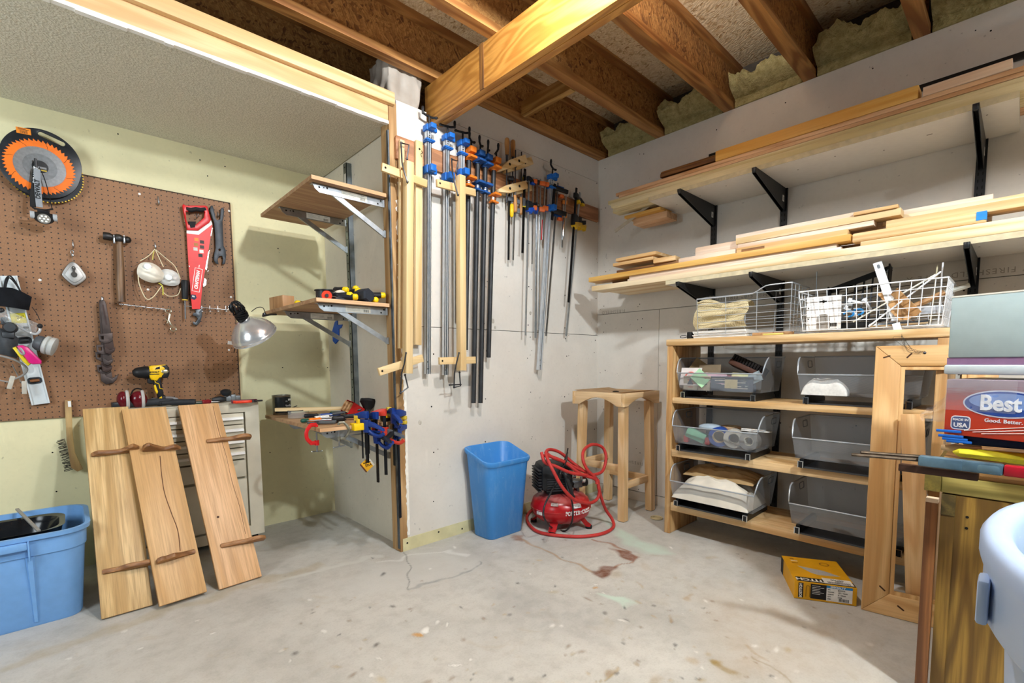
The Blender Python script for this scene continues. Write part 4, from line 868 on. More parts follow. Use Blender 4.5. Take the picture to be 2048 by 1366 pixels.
# trigger clamps along the front edge
def trigger_clamp(M,up,down,c,label,sc=1.0,cp='#1a1b1e',big=False):
    """local z up along the bar, local y towards the viewer is -Y world: jaws and grip reach along local +x rotated about z"""
    th=thing('trigger_clamp',label,'clamp',M)
    b=MB(M); b.box(-.0085*sc,-.0035,-down,.0085*sc,.0035,up); b.obj('bar',flat('#1c1c1e',.35,.6,.15),th)
    b=MB(M); b.prism([(-.012*sc,up-.03*sc),(-.012*sc,up+.012*sc),(.02*sc,up+.012*sc),(.075*sc,up-.005*sc),(.075*sc,up-.028*sc),(.02*sc,up-.03*sc)],-.012*sc,.012*sc,Matrix.Rotation(PI/2,4,'X'),bev=.004*sc); b.obj('fixed_jaw',flat(c,.35),th)
    b=MB(M); z0=.0
    X=Matrix.Rotation(PI/2,4,'X')
    b.prism([(-.02*sc,-.045*sc),(-.02*sc,.03*sc),(.02*sc,.03*sc),(.075*sc,.028*sc),(.075*sc,.004*sc),(.02*sc,-.004*sc),(.014*sc,-.045*sc)],-.014*sc,.014*sc,X,bev=.004*sc)
    b.obj('sliding_body',flat(c,.35),th)
    b=MB(M); b.prism([(-.018*sc,.02*sc),(-.05*sc,.012*sc),(-.115*sc,-.018*sc),(-.118*sc,-.034*sc),(-.06*sc,-.016*sc),(-.018*sc,-.01*sc)],-.013*sc,.013*sc,X,bev=.005*sc); b.obj('grip',flat(cp,.6),th)
    b=MB(M); b.tube(spline([(-.018*sc,0,-.035*sc),(-.05*sc,0,-.055*sc),(-.09*sc,0,-.062*sc),(-.115*sc,0,-.045*sc)],5),[.011*sc]*16,8,flat=.8); b.obj('trigger',flat(c,.3),th)
    b=MB(M)
    for zz in (up-.042*sc,.042*sc): b.box(.05*sc,-.014*sc,zz-.01*sc,.078*sc,.014*sc,zz+.01*sc,bev=.003*sc)
    b.bm.verts.ensure_lookup_table(); b.obj('jaw_pad',flat('#d8b93a',.5),th)
    return th
RD='#cf3d2c'; BD='#18377f'
trigger_clamp(TR(1.175,2.42,.765,0,0,PI/2+.45),.062,.21,BD,'blue trigger clamp nearest the yellow shelf corner on the bottom alcove shelf',.95,BD)
trigger_clamp(TR(1.225,2.405,.70,0,0,PI/2+.2),.12,.26,BD,'blue trigger clamp behind the red one with a dark grip hanging low',.95,'#1c2230')
trigger_clamp(TR(1.272,2.40,.715,0,0,PI/2+.7),.12,.24,RD,'red and grey trigger clamp on the front edge of the bottom alcove shelf',.95,'#5a5d62')
trigger_clamp(TR(1.325,2.40,.80,0,0,PI/2-.1),.035,.28,BD,'upper blue trigger clamp on the right end of the bottom alcove shelf',.9,BD)
trigger_clamp(TR(1.345,2.385,.715,0,0,PI/2-1.1),.11,.5,BD,'rightmost blue trigger clamp with a black grip beside the stud',1.0,'#17181b')
for i,(x,y,dn,l) in enumerate(((1.165,2.455,.19,'first'),(1.185,2.458,.18,'second'),(1.205,2.462,.17,'third'))):
    b=MB(TR(x,y,zb)); b.box(-.004,-.002,-dn,.004,.002,.02); b.box(-.012,-.006,.002,.05,.006,.018,bev=.002); tag(b.obj('mini_bar_clamp',flat('#1e1e20',.4,.4)),'%s from the left of three thin black bar clamps hanging under the bottom shelf'%l,'clamp')
b=MB(TR(1.135,2.44,zb-.002)); b.box(-.03,-.02,-.026,.035,.035,.012,bev=.003); b.box(-.01,-.02,.01,.004,.0,.035,bev=.002); tag(b.obj('corner_clamp',YEL),'yellow plastic edge clamp on the front of the bottom alcove shelf','clamp')
M=wf(735,929,0,.62,Y=2.44); th=thing('hang_tag','yellow and brown printed card tag hanging from a clamp bar under the bottom alcove shelf','tag',M)
b=MB(M); b.box(-.034,-.03,-.001,.03,.03,.001); b.mi=1; b.box(-.034,-.03,-.0011,-.026,.03,.0013); b.mi=2; b.box(.02,-.03,-.0011,.03,.03,.0013); b.obj('card',[flat('#e0a41c',.5),flat('#5c3420',.5),flat('#e6dfcf',.5)],th,smooth=0)
b=MB(M); b.text('MADE IN',.011,TR(.004,.012,.0014,0,0,-.5),.0002,bold=.0003); b.text('USA',.02,TR(.002,-.006,.0014,0,0,-.5),.0002,bold=.0004); b.obj('lettering',flat('#2b1a12',.5),th,smooth=0)
b=MB(M); b.tube([(.02,.028,0),(.024,.05,.0)],.0012,5); b.obj('string',WHT,th)
# ================================================================ clamp lamp on the middle shelf
M=frame(px(492,645,'y',2.98),(.5,.28,-.75),(0,1,0)); 
th=thing('clamp_lamp','aluminium reflector work lamp with coiled black cord clipped to the middle alcove shelf','lamp',M)
b=MB(M); pr=[(.026,-.03),(.03,-.02)]
for k in range(16): 
    t=k/15; pr.append((.03+.092*sin(t*PI/2)**.9+.0022*(k%2),-.02+.112*t))
pr+=[(.126,.092),(.122,.091)]
inn=[(r-.002,h) for r,h in pr[::-1]]
b.lathe(pr+inn,36,None,False); b.obj('reflector',flat('#d3d4d4',.2,.7,.05),th)
b=MB(M); b.cyl((0,0,-.09),(0,0,-.015),.022,n=16); b.obj('socket',BLK,th)
b=MB(M); rr=random.Random(2)
for k in range(6): b.tube([(( .03+.004*rr.random())*cos(a),(.03+.004*rr.random())*sin(a),-.03-.008*k+.006*sin(a*2+k)) for a in [j*PI/9 for j in range(18)]],.0042,6,True)
for k in range(7):
    a0=k*PI/7+rr.random()*.3; q=V((cos(a0),sin(a0),0)); b.tube([q*(.034*cos(t))+V((0,0,-.085-.045*sin(t)))+V((rr.uniform(-.004,.004),rr.uniform(-.004,.004),0)) for t in [PI*j/10-.3 for j in range(12)]],.0042,6)
b.obj('cord_coil',flat('#101114',.35),th)
I=M.inverted()
b=MB(M); W=lambda *a: I@V(a); q0=px(503,623,'y',2.98); q1=px(528,622,'y',3.02); q2=px(531,628,'y',3.05)
b.tube(spline([W(*q0),W(*px(515,615,'y',3.0)),W(*px(526,616,'y',3.02)),W(*q2)],5),.0022,6); b.obj('wire_loop',BLK,th); b=MB(M); b.tube(spline([W(*px(480,645,'y',2.98)),W(*px(473,660,'y',3.1)),W(*px(471,690,'y',3.3)),W(*px(468,705,'y',3.38))],5),.003,6); b.obj('cord',BLK,th)
b=MB(M); b.tube([W(*px(526,632,'y',3.02)),W(*px(540,629,'y',3.1)),W(*px(552,629,'y',3.15))],.006,8); b.ell(W(*px(529,629,'y',3.04)),(.012,.012,.012),10); b.obj('spring_clip',DSTEEL,th)
b=MB(M); 
q=px(472,675,'y',3.2); b.box(-.018,-.001,-.012,.018,.001,.012,I@TR(*q,.3,.5,.2))
b.obj('warning_label',flat('#e8e7e3',.6),th)
b=MB(M); q=px(463,686,'y',3.25); b.box(-.02,-.001,-.01,.02,.001,.01,I@TR(*q,.1,.1,.1)); b.obj('warning_label',flat('#e8e7e3',.6),th)
# ================================================================ tool chest
x0,x1,yf,zt=.075,.846,3.178,.862
CH_=flat('#cfc8b4',.42,var=.08,sc=9); M=TR(x0,yf,0); th=thing('tool_chest','beige steel tool chest with white drawer pulls under the pegboard','tool chest',M)
W_=x1-x0; D_=.262
b=MB(M); b.box(0,.004,.05,.045,D_,zt); b.box(W_-.075,.004,.05,W_,D_,zt); b.box(.045,.004,zt-.05,W_-.075,D_,zt); b.box(.045,.03,.05,W_-.075,D_,zt-.05); b.box(.045,.004,.05,W_-.075,.03,.11); b.obj('cabinet_body',CH_,th,smooth=0)
b=MB(M); b.box(.0,.0,zt,W_,D_,zt+.006,bev=.002); b.obj('top_panel',flat('#bdb6a4',.4),th)
zs=[zt-.055,zt-.125,zt-.195,zt-.265,zt-.335]
for k in range(4):
    b=MB(M); b.box(.05,.0,zs[k+1]+.006,W_-.085,.028,zs[k],bev=.002); dr=b.obj('drawer',CH_,th)
    b=MB(M); b.prism([(0,0),(.014,-.004),(.016,-.016),(.013,-.018),(.01,-.007),(0,-.004)],.06,W_-.09,Matrix(((0,0,1,0),(-1,0,0,0),(0,1,0,zs[k]-.02),(0,0,0,1)))); b.obj('pull',flat('#f2f1ec',.35,var=.03),dr)
for (za,zb_) in ((zs[4],.42),(.412,.12)):
    b=MB(M); b.box(.05,.0,zb_+.004,W_-.085,.028,za-.004,bev=.002); b.obj('door_panel',CH_,th)
for k in range(2):
    b=MB(M); xx=(.06,W_-.05)[k]; b.cyl((xx,.06,.026),(xx+.02,.06,.026),.026,n=16); b.box(xx-.003,.045,.03,xx+.023,.075,.05); b.obj('caster',BLKR,th)
# things on the chest
zc=zt+.006
def CS(x,y,h=0): return px(x,y,'z',zc+h)
def CY(x,y,yy): return px(x,y,'y',yy)
def drill():
    p=CY(318,775,3.36); M=Matrix(((1,0,0,p.x),(0,0,-1,p.y),(0,1,0,p.z),(0,0,0,1)))
    th=thing('cordless_drill','yellow and black cordless drill standing on the tool chest against the pegboard','drill',M)
    T=lambda pts:tr(M,pts)
    b=MB(M); b.prism(T([(296,737),(298,732),(304,731),(330,729),(336,734),(337,745),(334,752),(318,756),(313,762),(302,760),(296,752)]),-.032,.032,bev=.012); b.obj('motor_housing',flat('#f0c010',.35,var=.04),th)
    b=MB(M); b.prism(T([(318,731),(331,729.5),(337,735),(338,748),(334,756),(322,756),(320,750),(325,744),(325,737)]),-.0335,.0335,bev=.01); b.prism(T([(308,739),(318,738),(318,733),(311,735)]),-.033,.033); b.obj('motor_cap',flat('#19191b',.5),th)
    b=MB(M); A=[V(pl(M,x,y)) for x,y in ((297,745),(290,745),(284,745),(276,745.5),(270,745.5),(265,746))]; b.tube([A[0],A[1],A[2],A[3],A[4],A[5]],[.036,.036,.032,.03,.024,.012],18); b.obj('chuck',flat('#18181a',.45),th)
    b=MB(M); b.tube([pl(M,265,746),pl(M,258,746)],.0025,6); b.obj('drill_bit',DSTEEL,th)
    b=MB(M); b.prism(T([(306,757),(322,754),(322,762),(325,780),(328,797),(317,799),(311,780),(306,768)]),-.021,.021,bev=.008); b.prism(T([(294,757),(306,756),(307,767),(300,768),(295,766)]),-.014,.014,bev=.004); b.obj('grip',flat('#1b1b1d',.6),th)
    b=MB(M); b.tube([V(pl(M,x,y,.0215)) for x,y in ((313,753),(309,759),(311,765),(318,768),(320,777),(326,778))],.0022,6); b.prism(T([(307,770),(310,769),(315,783),(313,788),(309,780)]),.0,.0218); b.mi=1; b.box(0,0,0,.001,.001,.001); b.obj('grip_trim',[YEL,YEL],th)
    b=MB(M); b.prism(T([(316,795),(329,790),(331,800),(332,812),(314,812)]),-.03,.03,bev=.004); b.mi=1; b.prism(T([(317,795),(322,792),(323,798),(318,802)]),-.0305,.0312); b.obj('battery_foot',[flat('#202124',.5),YEL],th)
    b=MB(M); q=pl(M,307,744.5,.0325); b.text('DEWALT',.0135,Matrix.Translation(q)@Matrix.Rotation(.04,4,'Z'),.0006,bold=.0005); b.box(q.x-.026,q.y-.013,.032,q.x+.026,q.y-.009,.0332); b.obj('lettering',BLK,th,smooth=0)
    b=MB(M); q=pl(M,330,743,.0335); b.ell(q,(.018,.012,.004),14); b.obj('badge',metal('#c9c2a4',.3),th)
drill()
def earmuff():
    M=TR(*CY(258,800,3.3)); th=thing('ear_defenders','dark red ear defenders lying on the tool chest left of the drill','ear defenders',M)
    I=M.inverted(); MR=flat('#5e0f1b',.18,var=.1)
    for (x,y,r) in ((246,800,(.028,.04,.047)),(277,799,(.04,.035,.046))):
        q=I@CY(x,y,3.28); b=MB(M); b.ell(q,r,20); b.obj('ear_cup',MR,th)
        b=MB(M); b.tube([q+V((.018+ (r[0]*.8)*0,.0,0))+V((.0,(r[1]*.9)*cos(a),(r[2]*.95)*sin(a))) for a in [k*PI/10 for k in range(20)]],.008,8,True); b.obj('cushion',flat('#b9b4b0',.6),th)
    b=MB(M); b.tube(spline([I@CY(262,790,3.33),I@CY(266,781,3.36),I@CY(274,777,3.38),I@CY(284,779,3.38)],5),.004,6); b.obj('headband',BLK,th)
earmuff()
b=MB(TR(*CS(232,812,.015),0,0,.1)); b.box(-.018,-.02,-.014,.018,.02,.02,bev=.004); b.box(-.07,-.008,-.014,-.02,.008,-.006,bev=.002); tag(b.obj('clip_light',flat('#202226',.4)),'small dark clip gadget left of the red ear defenders','clip')
p=CS(305,806,.02); M=TR(p.x-.03,p.y,zc+.02,0,0,.1); b=MB(M); b.tube(spline([(-.11,0,0),(-.06,0,.004),(.03,.0,.004),(.13,.01,.006)],5),[.02,.022,.022,.02,.02,.021,.022,.021,.02,.02,.019,.019,.018,.016,.014,.012],12); tag(b.obj('rubber_grip',flat('#33363b',.7)),'long dark grey rubber tool handle lying behind the middle leaning board','tool handle')
p=CS(360,806,.018); M=TR(p.x,p.y+.01,zc+.018,0,0,-.12); b=MB(M); b.tube(spline([(-.08,0,.004),(-.02,0,.004),(.05,0,0),(.075,0,-.004)],5),[.012]*4+[.018]*6+[.02]*4+[.014,.008],12); b.ell((-.085,0,.004),(.01,.016,.012),8); tag(b.obj('hand_plane_grip',flat('#24262a',.65)),'black rubber grip with a small yellow ring between the boards','tool handle')
p=CS(330,800,.03); b=MB(TR(p.x,p.y+.05,zc+.025)); b.ell((0,0,0),(.075,.03,.022),16); b.jitter(.008,40); tag(b.obj('plastic_bag',glass('bag_film','#aeb3b8',.55),smooth=70),'crumpled clear plastic bag at the foot of the drill','plastic bag')
p=CS(369,797,.02); M=TR(p.x,p.y+.03,zc+.0235,0,.0,-.08); th=thing('duster_brush','cream bristle brush with a grey handle lying on the tool chest','brush',M)
b=MB(M); b.tube([(-.05,0,.004),(-.035,0,.004),(0,0,0),(.02,0,0)],[.012,.024,.022,.016],14); b.jitter(.003,80); b.obj('bristles',flat('#d9c47e',.8,var=.2,sc=60),th)
b=MB(M); b.tube([(.02,0,0),(.05,0,-.002),(.11,0,-.008)],[.017,.013,.009],12); b.obj('handle',flat('#6d6f72',.4),th)
p=CS(360,802,.012); screwdriver(TR(p.x+.19,p.y+.03,zc+.016,0,0,PI-.05),'#0f4a40',.26,'long screwdriver with a dark teal handle lying on the tool chest',.1,.016)
p=CS(360,808,.012); screwdriver(TR(p.x+.0,p.y+.02,zc+.012,0,0,.06),'#12564a',.2,'shorter teal handled driver in front of the cream brush',.12,.009)
p=CS(413,804,.013); screwdriver(TR(p.x+.02,p.y-.0,zc+.014,0,0,PI+.25),'#7c1620',.16,'dark red handled driver at the top edge of the right leaning board',.045,.014)
p=CS(436,806); M=TR(p.x+.01,p.y+.0,zc); b=MB(M); b.tube([(-.04,0,.02),(.0,0,.022),(.03,.01,.02)],[.012,.019,.014],10); tag(b.obj('clamp_shaft',flat('#2a2c2f',.5,.4)),'dark steel tool end beside the round knob tool','tool')
p=CS(455,803); M=TR(p.x,p.y+.02,zc); th=thing('knob_vise','grey metal tool with a round black knob on the tool chest','tool',M)
b=MB(M); b.box(-.005,-.016,.0,.075,.016,.034,bev=.003); b.box(.02,-.018,.0,.05,.018,.042,bev=.003); b.cyl((-.002,0,.03),(-.006,0,.05),.012,n=12); b.obj('body',metal('#8f9294',.45,.25,25),th); b=MB(M); b.lathe([(.0,.05),(.022,.05),(.03,.06),(.03,.072),(.02,.08),(.0,.082)],22,TR(-.008,-.006,-.004,.35)); b.obj('knob',flat('#23262b',.5),th)
p=CS(480,804,.01); pliers(TR(p.x-.03,p.y+.005,zc+.01,0,0,.12),'#e63c1c',.16,'bright orange red handled pliers at the right end of the tool chest',.1)
p=CS(500,803,.01); b=MB(TR(p.x-.02,p.y+.03,zc+.012,0,0,-.12)); b.prism([(-.07,-.012),(.02,-.014),(.06,-.004),(.066,0),(.06,.006),(.02,.014),(-.07,.012)],-.01,.01,bev=.004); tag(b.obj('utility_knife',flat('#5d2230',.4)),'dark maroon utility knife at the right corner of the tool chest','knife')
p=CS(200,814); b=MB(TR(max(p.x,.145),p.y+.04,zc)); b.box(-.06,-.04,0,.09,.03,.012,bev=.003); tag(b.obj('white_tray',flat('#d9d8d2',.5)),'flat white tray at the left end of the tool chest','tray')
# ================================================================ leaning boards with carved brackets
BW=[wood('#dcba84','#c09a62','y',7,.85,.5,.8),wood('#e0b783','#cda068','y',6,.75,.5,.8),wood('#e2b688','#d0a06c','y',6,.75,.5,.8)]
BRK=wood('#a9784a','#7d5230','x',8,.5,.5)
def board(i,bl,br,tl,trr,lab,label_b,br_pts):
    a=px(*bl,'z',0); c=px(*br,'z',0); xd=(c-a); xd.z=0; xd.normalize(); n=V((xd.y,-xd.x,0))   # towards viewer
    # plane through the foot and the front top edge of the chest
    yt=yf-.004; ztp=zt+.004
    m=(a+c)/2; t=(yt-m.y); lean=math.atan2(t,ztp); up=V((0,0,1))*cos(lean)-n*sin(lean); zd=xd.cross(up)
    M=Matrix((xd,up,zd)).transposed().to_4x4(); M.translation=a+zd*(.021 if i==1 else .0)
    W2=tr(M,[br])[0][0]; H=(tr(M,[tl])[0][1]+tr(M,[trr])[0][1])/2; xl=(tr(M,[tl])[0][0])*.5
    M=M@Matrix.Translation((0,0,.001))
    th=thing('wall_plank',label_b,'plank',M,None)
    b=MB(M); wd=W2
    b.box(0.0,.0,0,wd,H,.018,bev=.0025); b.mi=1; b.box(-.001,.003,.004,.0035,H-.003,.0145); b.obj('board',[BW[i],wood('#a9783a','#7f5526','y',8,.5)],th)
    if i>=1:
        b=MB(M); k=((.0,),(.62,.57,.55,.6,.66,.62),(.84,.83,.86,.85,.88,.86))[i]
        b.tube(spline([(wd*kk,H*(.98-j*.15 if i==2 else .72-j*.1),.0178) for j,kk in enumerate(k)],6),.0012 if i==2 else .0022,6,flat=.9); b.obj('dark_streak',flat('#6b4632',.7),th)
    if i==2: b=MB(M); q=pl(M,436,1034,.018); b.lathe([(.0,.0),(.006,.0006),(.0,.0012)],10,Matrix.Translation((q.x,q.y,.0178))); b.obj('knot',flat('#4a2c1c',.7),th)
    for (L0,R0,flip,bump) in br_pts:
        p0=tr(M,[L0],.018)[0]; p1=tr(M,[R0],.018)[0]; y0=(p0[1]+p1[1])/2
        xa,xb=min(p0[0],p1[0]),max(p0[0],p1[0])
        if i==2: xb=max(xb,wd+.02)
        outl=[]; nn=14
        for k in range(nn+1):
            s=k/nn; x=xa+(xb-xa)*s; s2=(1-s) if flip else s
            w=.018+.02*s2+.075*max(0,s2-.45)**1.3+(bump*.012*sin(s2*9))+.004*sin(s*17+i)
            outl.append((x,min(w,.1)*min(1,.5+4*min(s,1-s))))
        cxa=(xb if not flip else xa)
        poly=[(x,0) for x,_ in outl]+[(x,w) for x,w in outl[::-1]]
        b=MB(M); b.prism(poly,-.011,.011,Matrix(((1,0,0,0),(0,0,1,y0),(0,1,0,.018),(0,0,0,1)))@TR(0,0,0,0,0,0),bev=.006)
        for v in b.bm.verts: v.co.y+= (p1[1]-p0[1])*((v.co.x-(xa+xb)/2)/max(xb-xa,.01))*.6
        b.obj('carved_peg',BRK,th)
    return th
board(0,(203,1240),(305,1211),(155,822),(265,815),0,'wide pale oak plank leaning leftmost against the tool chest with two carved pegs',[((182,911),(278,900),False,1),((204,1143),(312,1126),False,-1)])
board(1,(316,1217),(413,1186),(267,822),(364,813),0,'oak plank with a dark streak leaning in the middle, overlapping its left neighbour',[((283,899),(362,898),True,1),((312,1126),(390,1102),True,-1)])
board(2,(437,1181),(522,1154),(389,812),(447,808),0,'narrow oak plank with a small knot leaning rightmost against the tool chest',[((412,882),(500,878),False,0),((440,1090),(528,1080),False,0)])
# ================================================================ wire brush and strip behind the tote
M=wf(145,870,.02,0); th=thing('wire_brush','long wooden wire brush standing on its bristles side between the pegboard and the leaning planks','wire brush',M)
b=MB(M); b.prism(tr(M,[(129,800),(143,799),(145,860),(150,905),(166,938),(155,943),(142,935),(133,880)]),-.009,.009,bev=.003); b.obj('handle',wood('#c0a068','#99774a','y',7),th)
b=MB(M); rr=random.Random(9)
for k in range(26):
    for j in range(2):
        t=k/25; x=130+t*16; y=878+t*60; p=pl(M,x,y); q=pl(M,x-15+rr.uniform(-3,2),y+4+rr.uniform(-2,3)); b.tube([p+V((0,0,-.004+.008*j)),q+V((0,0,-.004+.008*j))],.0013,4)
b.obj('bristles',flat('#3e3a36',.5,.5),th,smooth=0)['kind']='stuff'
b=MB(M); q=pl(M,139,808,.0095); b.cbox(q,(.012,.03,.0006),None); b.obj('price_sticker',WHT,th)
# ================================================================ blue tote
def tote():
    fl=px(0,1272,'z',0); fr_=px(178,1224,'z',0)
    M=TR(-.62,2.80,0); th=thing('storage_tote','light blue plastic storage tote without its lid at the left edge of the floor','tote',M)
    BLU=flat('#74a4da',.4,var=.05)
    b=MB(M)
    x0,x1,y0,y1,H=0,.605,0,.40,.40
    def loop(z,e,r=.05): return [(x0-e+ (x1-x0+2*e)/2+px_,(y1-y0)/2+py_,z) for px_,py_ in rrect(x1-x0+2*e,y1-y0+2*e,r+e,5)]
    out=[loop(.0,.0),loop(.01,.006),loop(H-.09,.03),loop(H-.088,.036),loop(H-.02,.04),loop(H-.018,.052),loop(H,.054),loop(H,.036),loop(H-.05,.03),loop(.03,.0),loop(.012,-.02)]
    b.loft(out,cap=False); b.raw(loop(.006,-.0),[list(range(len(loop(0,0))))]); b.obj('tub',BLU,th,smooth=40)
    for (xa,xb) in ((.28,.46),):
        b=MB(M); b.box(xa,-.065,H-.052,xb,-.03,H-.02,bev=.006); b.box(xa-.006,-.062,H-.1,xa,-.025,H-.018,bev=.002); b.box(xb,-.062,H-.1,xb+.006,-.025,H-.018,bev=.002); b.obj('hand_grip',BLU,th)
    for xx in (.30,.455):
        b=MB(M); 
        b.raw([(xx,-.002,.02),(xx+.018,-.002,.02),(xx+.022,-.034,H-.09),(xx-.006,-.034,H-.09),(xx+.004,-.012,.02),(xx+.014,-.012,.02),(xx+.016,-.044,H-.09),(xx+.0,-.044,H-.09)],[(0,4,7,3),(4,5,6,7),(5,1,2,6),(0,1,5,4),(3,7,6,2)]); b.obj('rib',BLU,th)
    M=TR(-.62,2.80,0); b=MB(M)
    def lp(z,e): return [(.305+a,.2+c,z) for a,c in rrect(.50+e*2,.29+e*2,.09,6)]
    b.loft([lp(.06,-.03),lp(.33,0),lp(.385,.012),lp(.392,.02),lp(.388,.0),lp(.34,-.02),lp(.3,-.03)],cap=False); b.raw(lp(.31,-.028),[list(range(28))]); tag(b.obj('black_tub',flat('#15181c',.18,var=.3,sc=10),smooth=40),'glossy black plastic tub sitting inside the light blue tote','tub')
    p=px(34,1018,'z',.425); q=px(78,1062,'z',.385); b=MB(); b.beam(p,q,.012,.008,(0,0,1),.001); tag(b.obj('grey_rod',flat('#8d8b86',.5)),'thin grey bar lying across the rim of the light blue tote','bar')
tote()
# ================================================================ clamp wall
def cf(top,bot,off):
    """frame on the clamp wall at 'top' with local -y pointing to 'bot', z towards the room; returns frame and length"""
    a=px(*top,'y',YC-off); c=px(*bot,'y',YC-off); u=(a-c); L=u.length; u.normalize(); z=V((0,-1,0)); x=u.cross(z).normalized()
    M=Matrix((x,u,z)).transposed().to_4x4(); M.translation=a; return M,L
def L_(M,x,y,o=0): return pl(M,x,y,o)
RAIL=wood('#b98259','#9a6640','x',9,.4,.55)
b=MB(TR(1.386,YC-.0205,2.213)); b.prism([(0,.0),(1.815,.0),(1.815,.108),(.02,.122),(.006,.122),(0,.11)],0,.0195,Matrix(((1,0,0,0),(0,0,1,0),(0,1,0,0),(0,0,0,1))),bev=.002); tag(b.obj('clamp_rail',RAIL),'long reddish brown wooden rail screwed to the drywall carrying the clamps','rail')
BC=flat('#1f68bd',.4,var=.08)
def crank(th,M,z,c=BLK,arm=.042,ang=0):
    R=Matrix.Rotation(ang,4,'Y')
    b=MB(M@TR(0,0,z)); b.cyl((0,-.0,0),(0,.045,0),.0055,n=8); b.tube([R@V(p) for p in spline([(-arm,.052,0),(-arm*.4,.046,0),(0,.046,0),(arm*.4,.046,0),(arm,.05,.006)],4)],.0065,8); b.tube([R@V(p) for p in ((-arm,.046,0),(-arm,.06,0),(-arm,.075,0),(-arm,.086,0))],[.006,.007,.0085,.006],8); b.ell(R@V((arm,.05,.006)),(.01,.008,.01),8); b.obj('crank_handle',c,th)
ALU=flat('#cdd2d6',.3,.45,.08)
def bar_clamp(top,bot,yh,yc,yj,off,label,ang=0,cr=True):
    M,L=cf(top,bot,off); th=thing('parallel_bar_clamp',label,'clamp',M)
    b=MB(M); w=.0145
    b.box(-w,-L,-.014,w,.0,-.01); b.box(-w,-L,.010,-.004,.0,.014); b.box(.004,-L,.010,w,.0,.014); b.box(-w,-L,-.014,-w+.004,0,.014); b.box(w-.004,-L,-.014,w,0,.014); b.mi=1; b.box(-.004,-L+.002,.002,.004,-.002,.0095); b.mi=2
    for k in (.03,.07): b.cyl((-.009 if k>.05 else -.007,-L+k,.0139),(-.009 if k>.05 else -.007,-L+k,.0145),.003,n=8)
    b.obj('bar',[ALU,flat('#5c666e',.35,.7),M_HOLE],th,smooth=0)
    for k,(ya,h,nm) in enumerate(((yh,.032,'head'),(yc,.018,'collar'),(yj,.045,'sliding_jaw'))):
        q=L_(M,top[0]+(bot[0]-top[0])*(ya-top[1])/(bot[1]-top[1]),ya); 
        b=MB(M); b.box(-.024,q.y-h/2,-.02,.024,q.y+h/2,.026,bev=.004)
        if nm!='collar': b.box(.012,q.y-h*.35,.0,.05,q.y+h*.35,.02,bev=.003); b.box(-.018,q.y-h*.42,.02,.018,q.y+h*.42,.062,bev=.004)
        else: b.box(-.03,q.y-h*.25,.0,.03,q.y+h*.25,.032,bev=.003)
        b.obj(nm,BC,th)
    b=MB(M); q=L_(M,*((top[0],(yh+yc)/2))); b.mi=0; b.box(-.013,q.y-.014,.0142,.013,q.y+.014,.0155); b.mi=1
    for s in (-.006,.007): b.cyl((0,q.y+s,.0153),(0,q.y+s,.0162),.004,n=8)
    b.obj('end_plate',[ALU,M_HOLE],th)
    if cr: crank(th,M@TR(0,L_(M,top[0],yh).y+.018,0),.012,ang=ang)
    return th
bar_clamp((856,256),(855,748),258,283,341,.045,'leftmost blue headed aluminium bar clamp hanging beside the wooden press clamp')
bar_clamp((893,274),(890,750),277,298,356,.045,'second blue headed aluminium bar clamp, left behind the second wooden crossbar',PI*.9)
bar_clamp((923,286),(921,640),288,309,348,.045,'third blue headed aluminium bar clamp, mostly behind the second wooden press clamp',PI*.9)
M_,L0=cf((1102,354),(1078,740),.05)
th=bar_clamp((1102,352),(1078,740),355,376,418,.05,'long slanted aluminium bar clamp with a blue head near the room corner',.4)
# wooden press clamps
MB2=[wood('#e9cc98','#dcb880',a,4,.3,.5,.8) for a in 'xyz']
def press(top,bot,w_,ctop,cbot,hk,label,off):
    M,L=cf(top,bot,off); th=thing('wooden_press_clamp',label,'clamp',M)
    b=MB(M); b.box(-.021,-L,-.022,.021,0,.022,bev=.002); b.obj('upright_bar',MB2[1],th)
    for (a,c) in (ctop,cbot):
        p=L_(M,*a,-.035); q=L_(M,*c,-.035); p.z=q.z=-.035; b=MB(M); b.beam(p,q,.018,.042,(0,1,0),.002); d=(q-p).normalized(); b.mi=1
        for s in (p+d*.018,): b.cyl(s+V((0,0,.0088)),s+V((0,0,.0098)),.006,n=10)
        b.obj('crossbar',[MB2[0],M_HOLE],th)
    for pts in hk:
        b=MB(M); b.tube([L_(M,x,y,o) for x,y,o in pts],.0042,8); b.ell(L_(M,*pts[-1][:2],pts[-1][2]),(.007,.007,.007),8); b.ell(L_(M,*pts[0][:2],pts[0][2]),(.006,.006,.006),8); b.obj('steel_link',DSTEEL,th)
press((817,325),(815,747),0,((763,334),(853,368)),((757,744),(845,716)),[[(802,285,-.02),(804,325,.0),(808,342,.02),(815,364,.026)],[(803,286,-.03),(818,290,-.03),(814,318,-.03)],[(812,706,.024),(808,730,.02),(803,747,.0),(801,786,-.02)],[(801,786,-.02),(816,775,-.02),(810,750,-.02)]],'left wooden press clamp with two pale crossbars, the lower one tilted',.10)
press((921,352),(923,741),0,((873,366),(950,386)),((878,722),(950,720)),[[(903,318,-.02),(905,345,.0),(908,362,.02),(916,390,.026)],[(903,319,-.03),(916,322,-.03),(912,345,-.03)],[(918,706,.024),(912,730,.02),(909,747,.0),(908,774,-.02)],[(908,775,-.02),(921,772,-.02),(919,745,-.02)],[(899,770,-.02),(921,769,-.02)]],'second wooden press clamp with level pale crossbars between the bar clamps',.138)
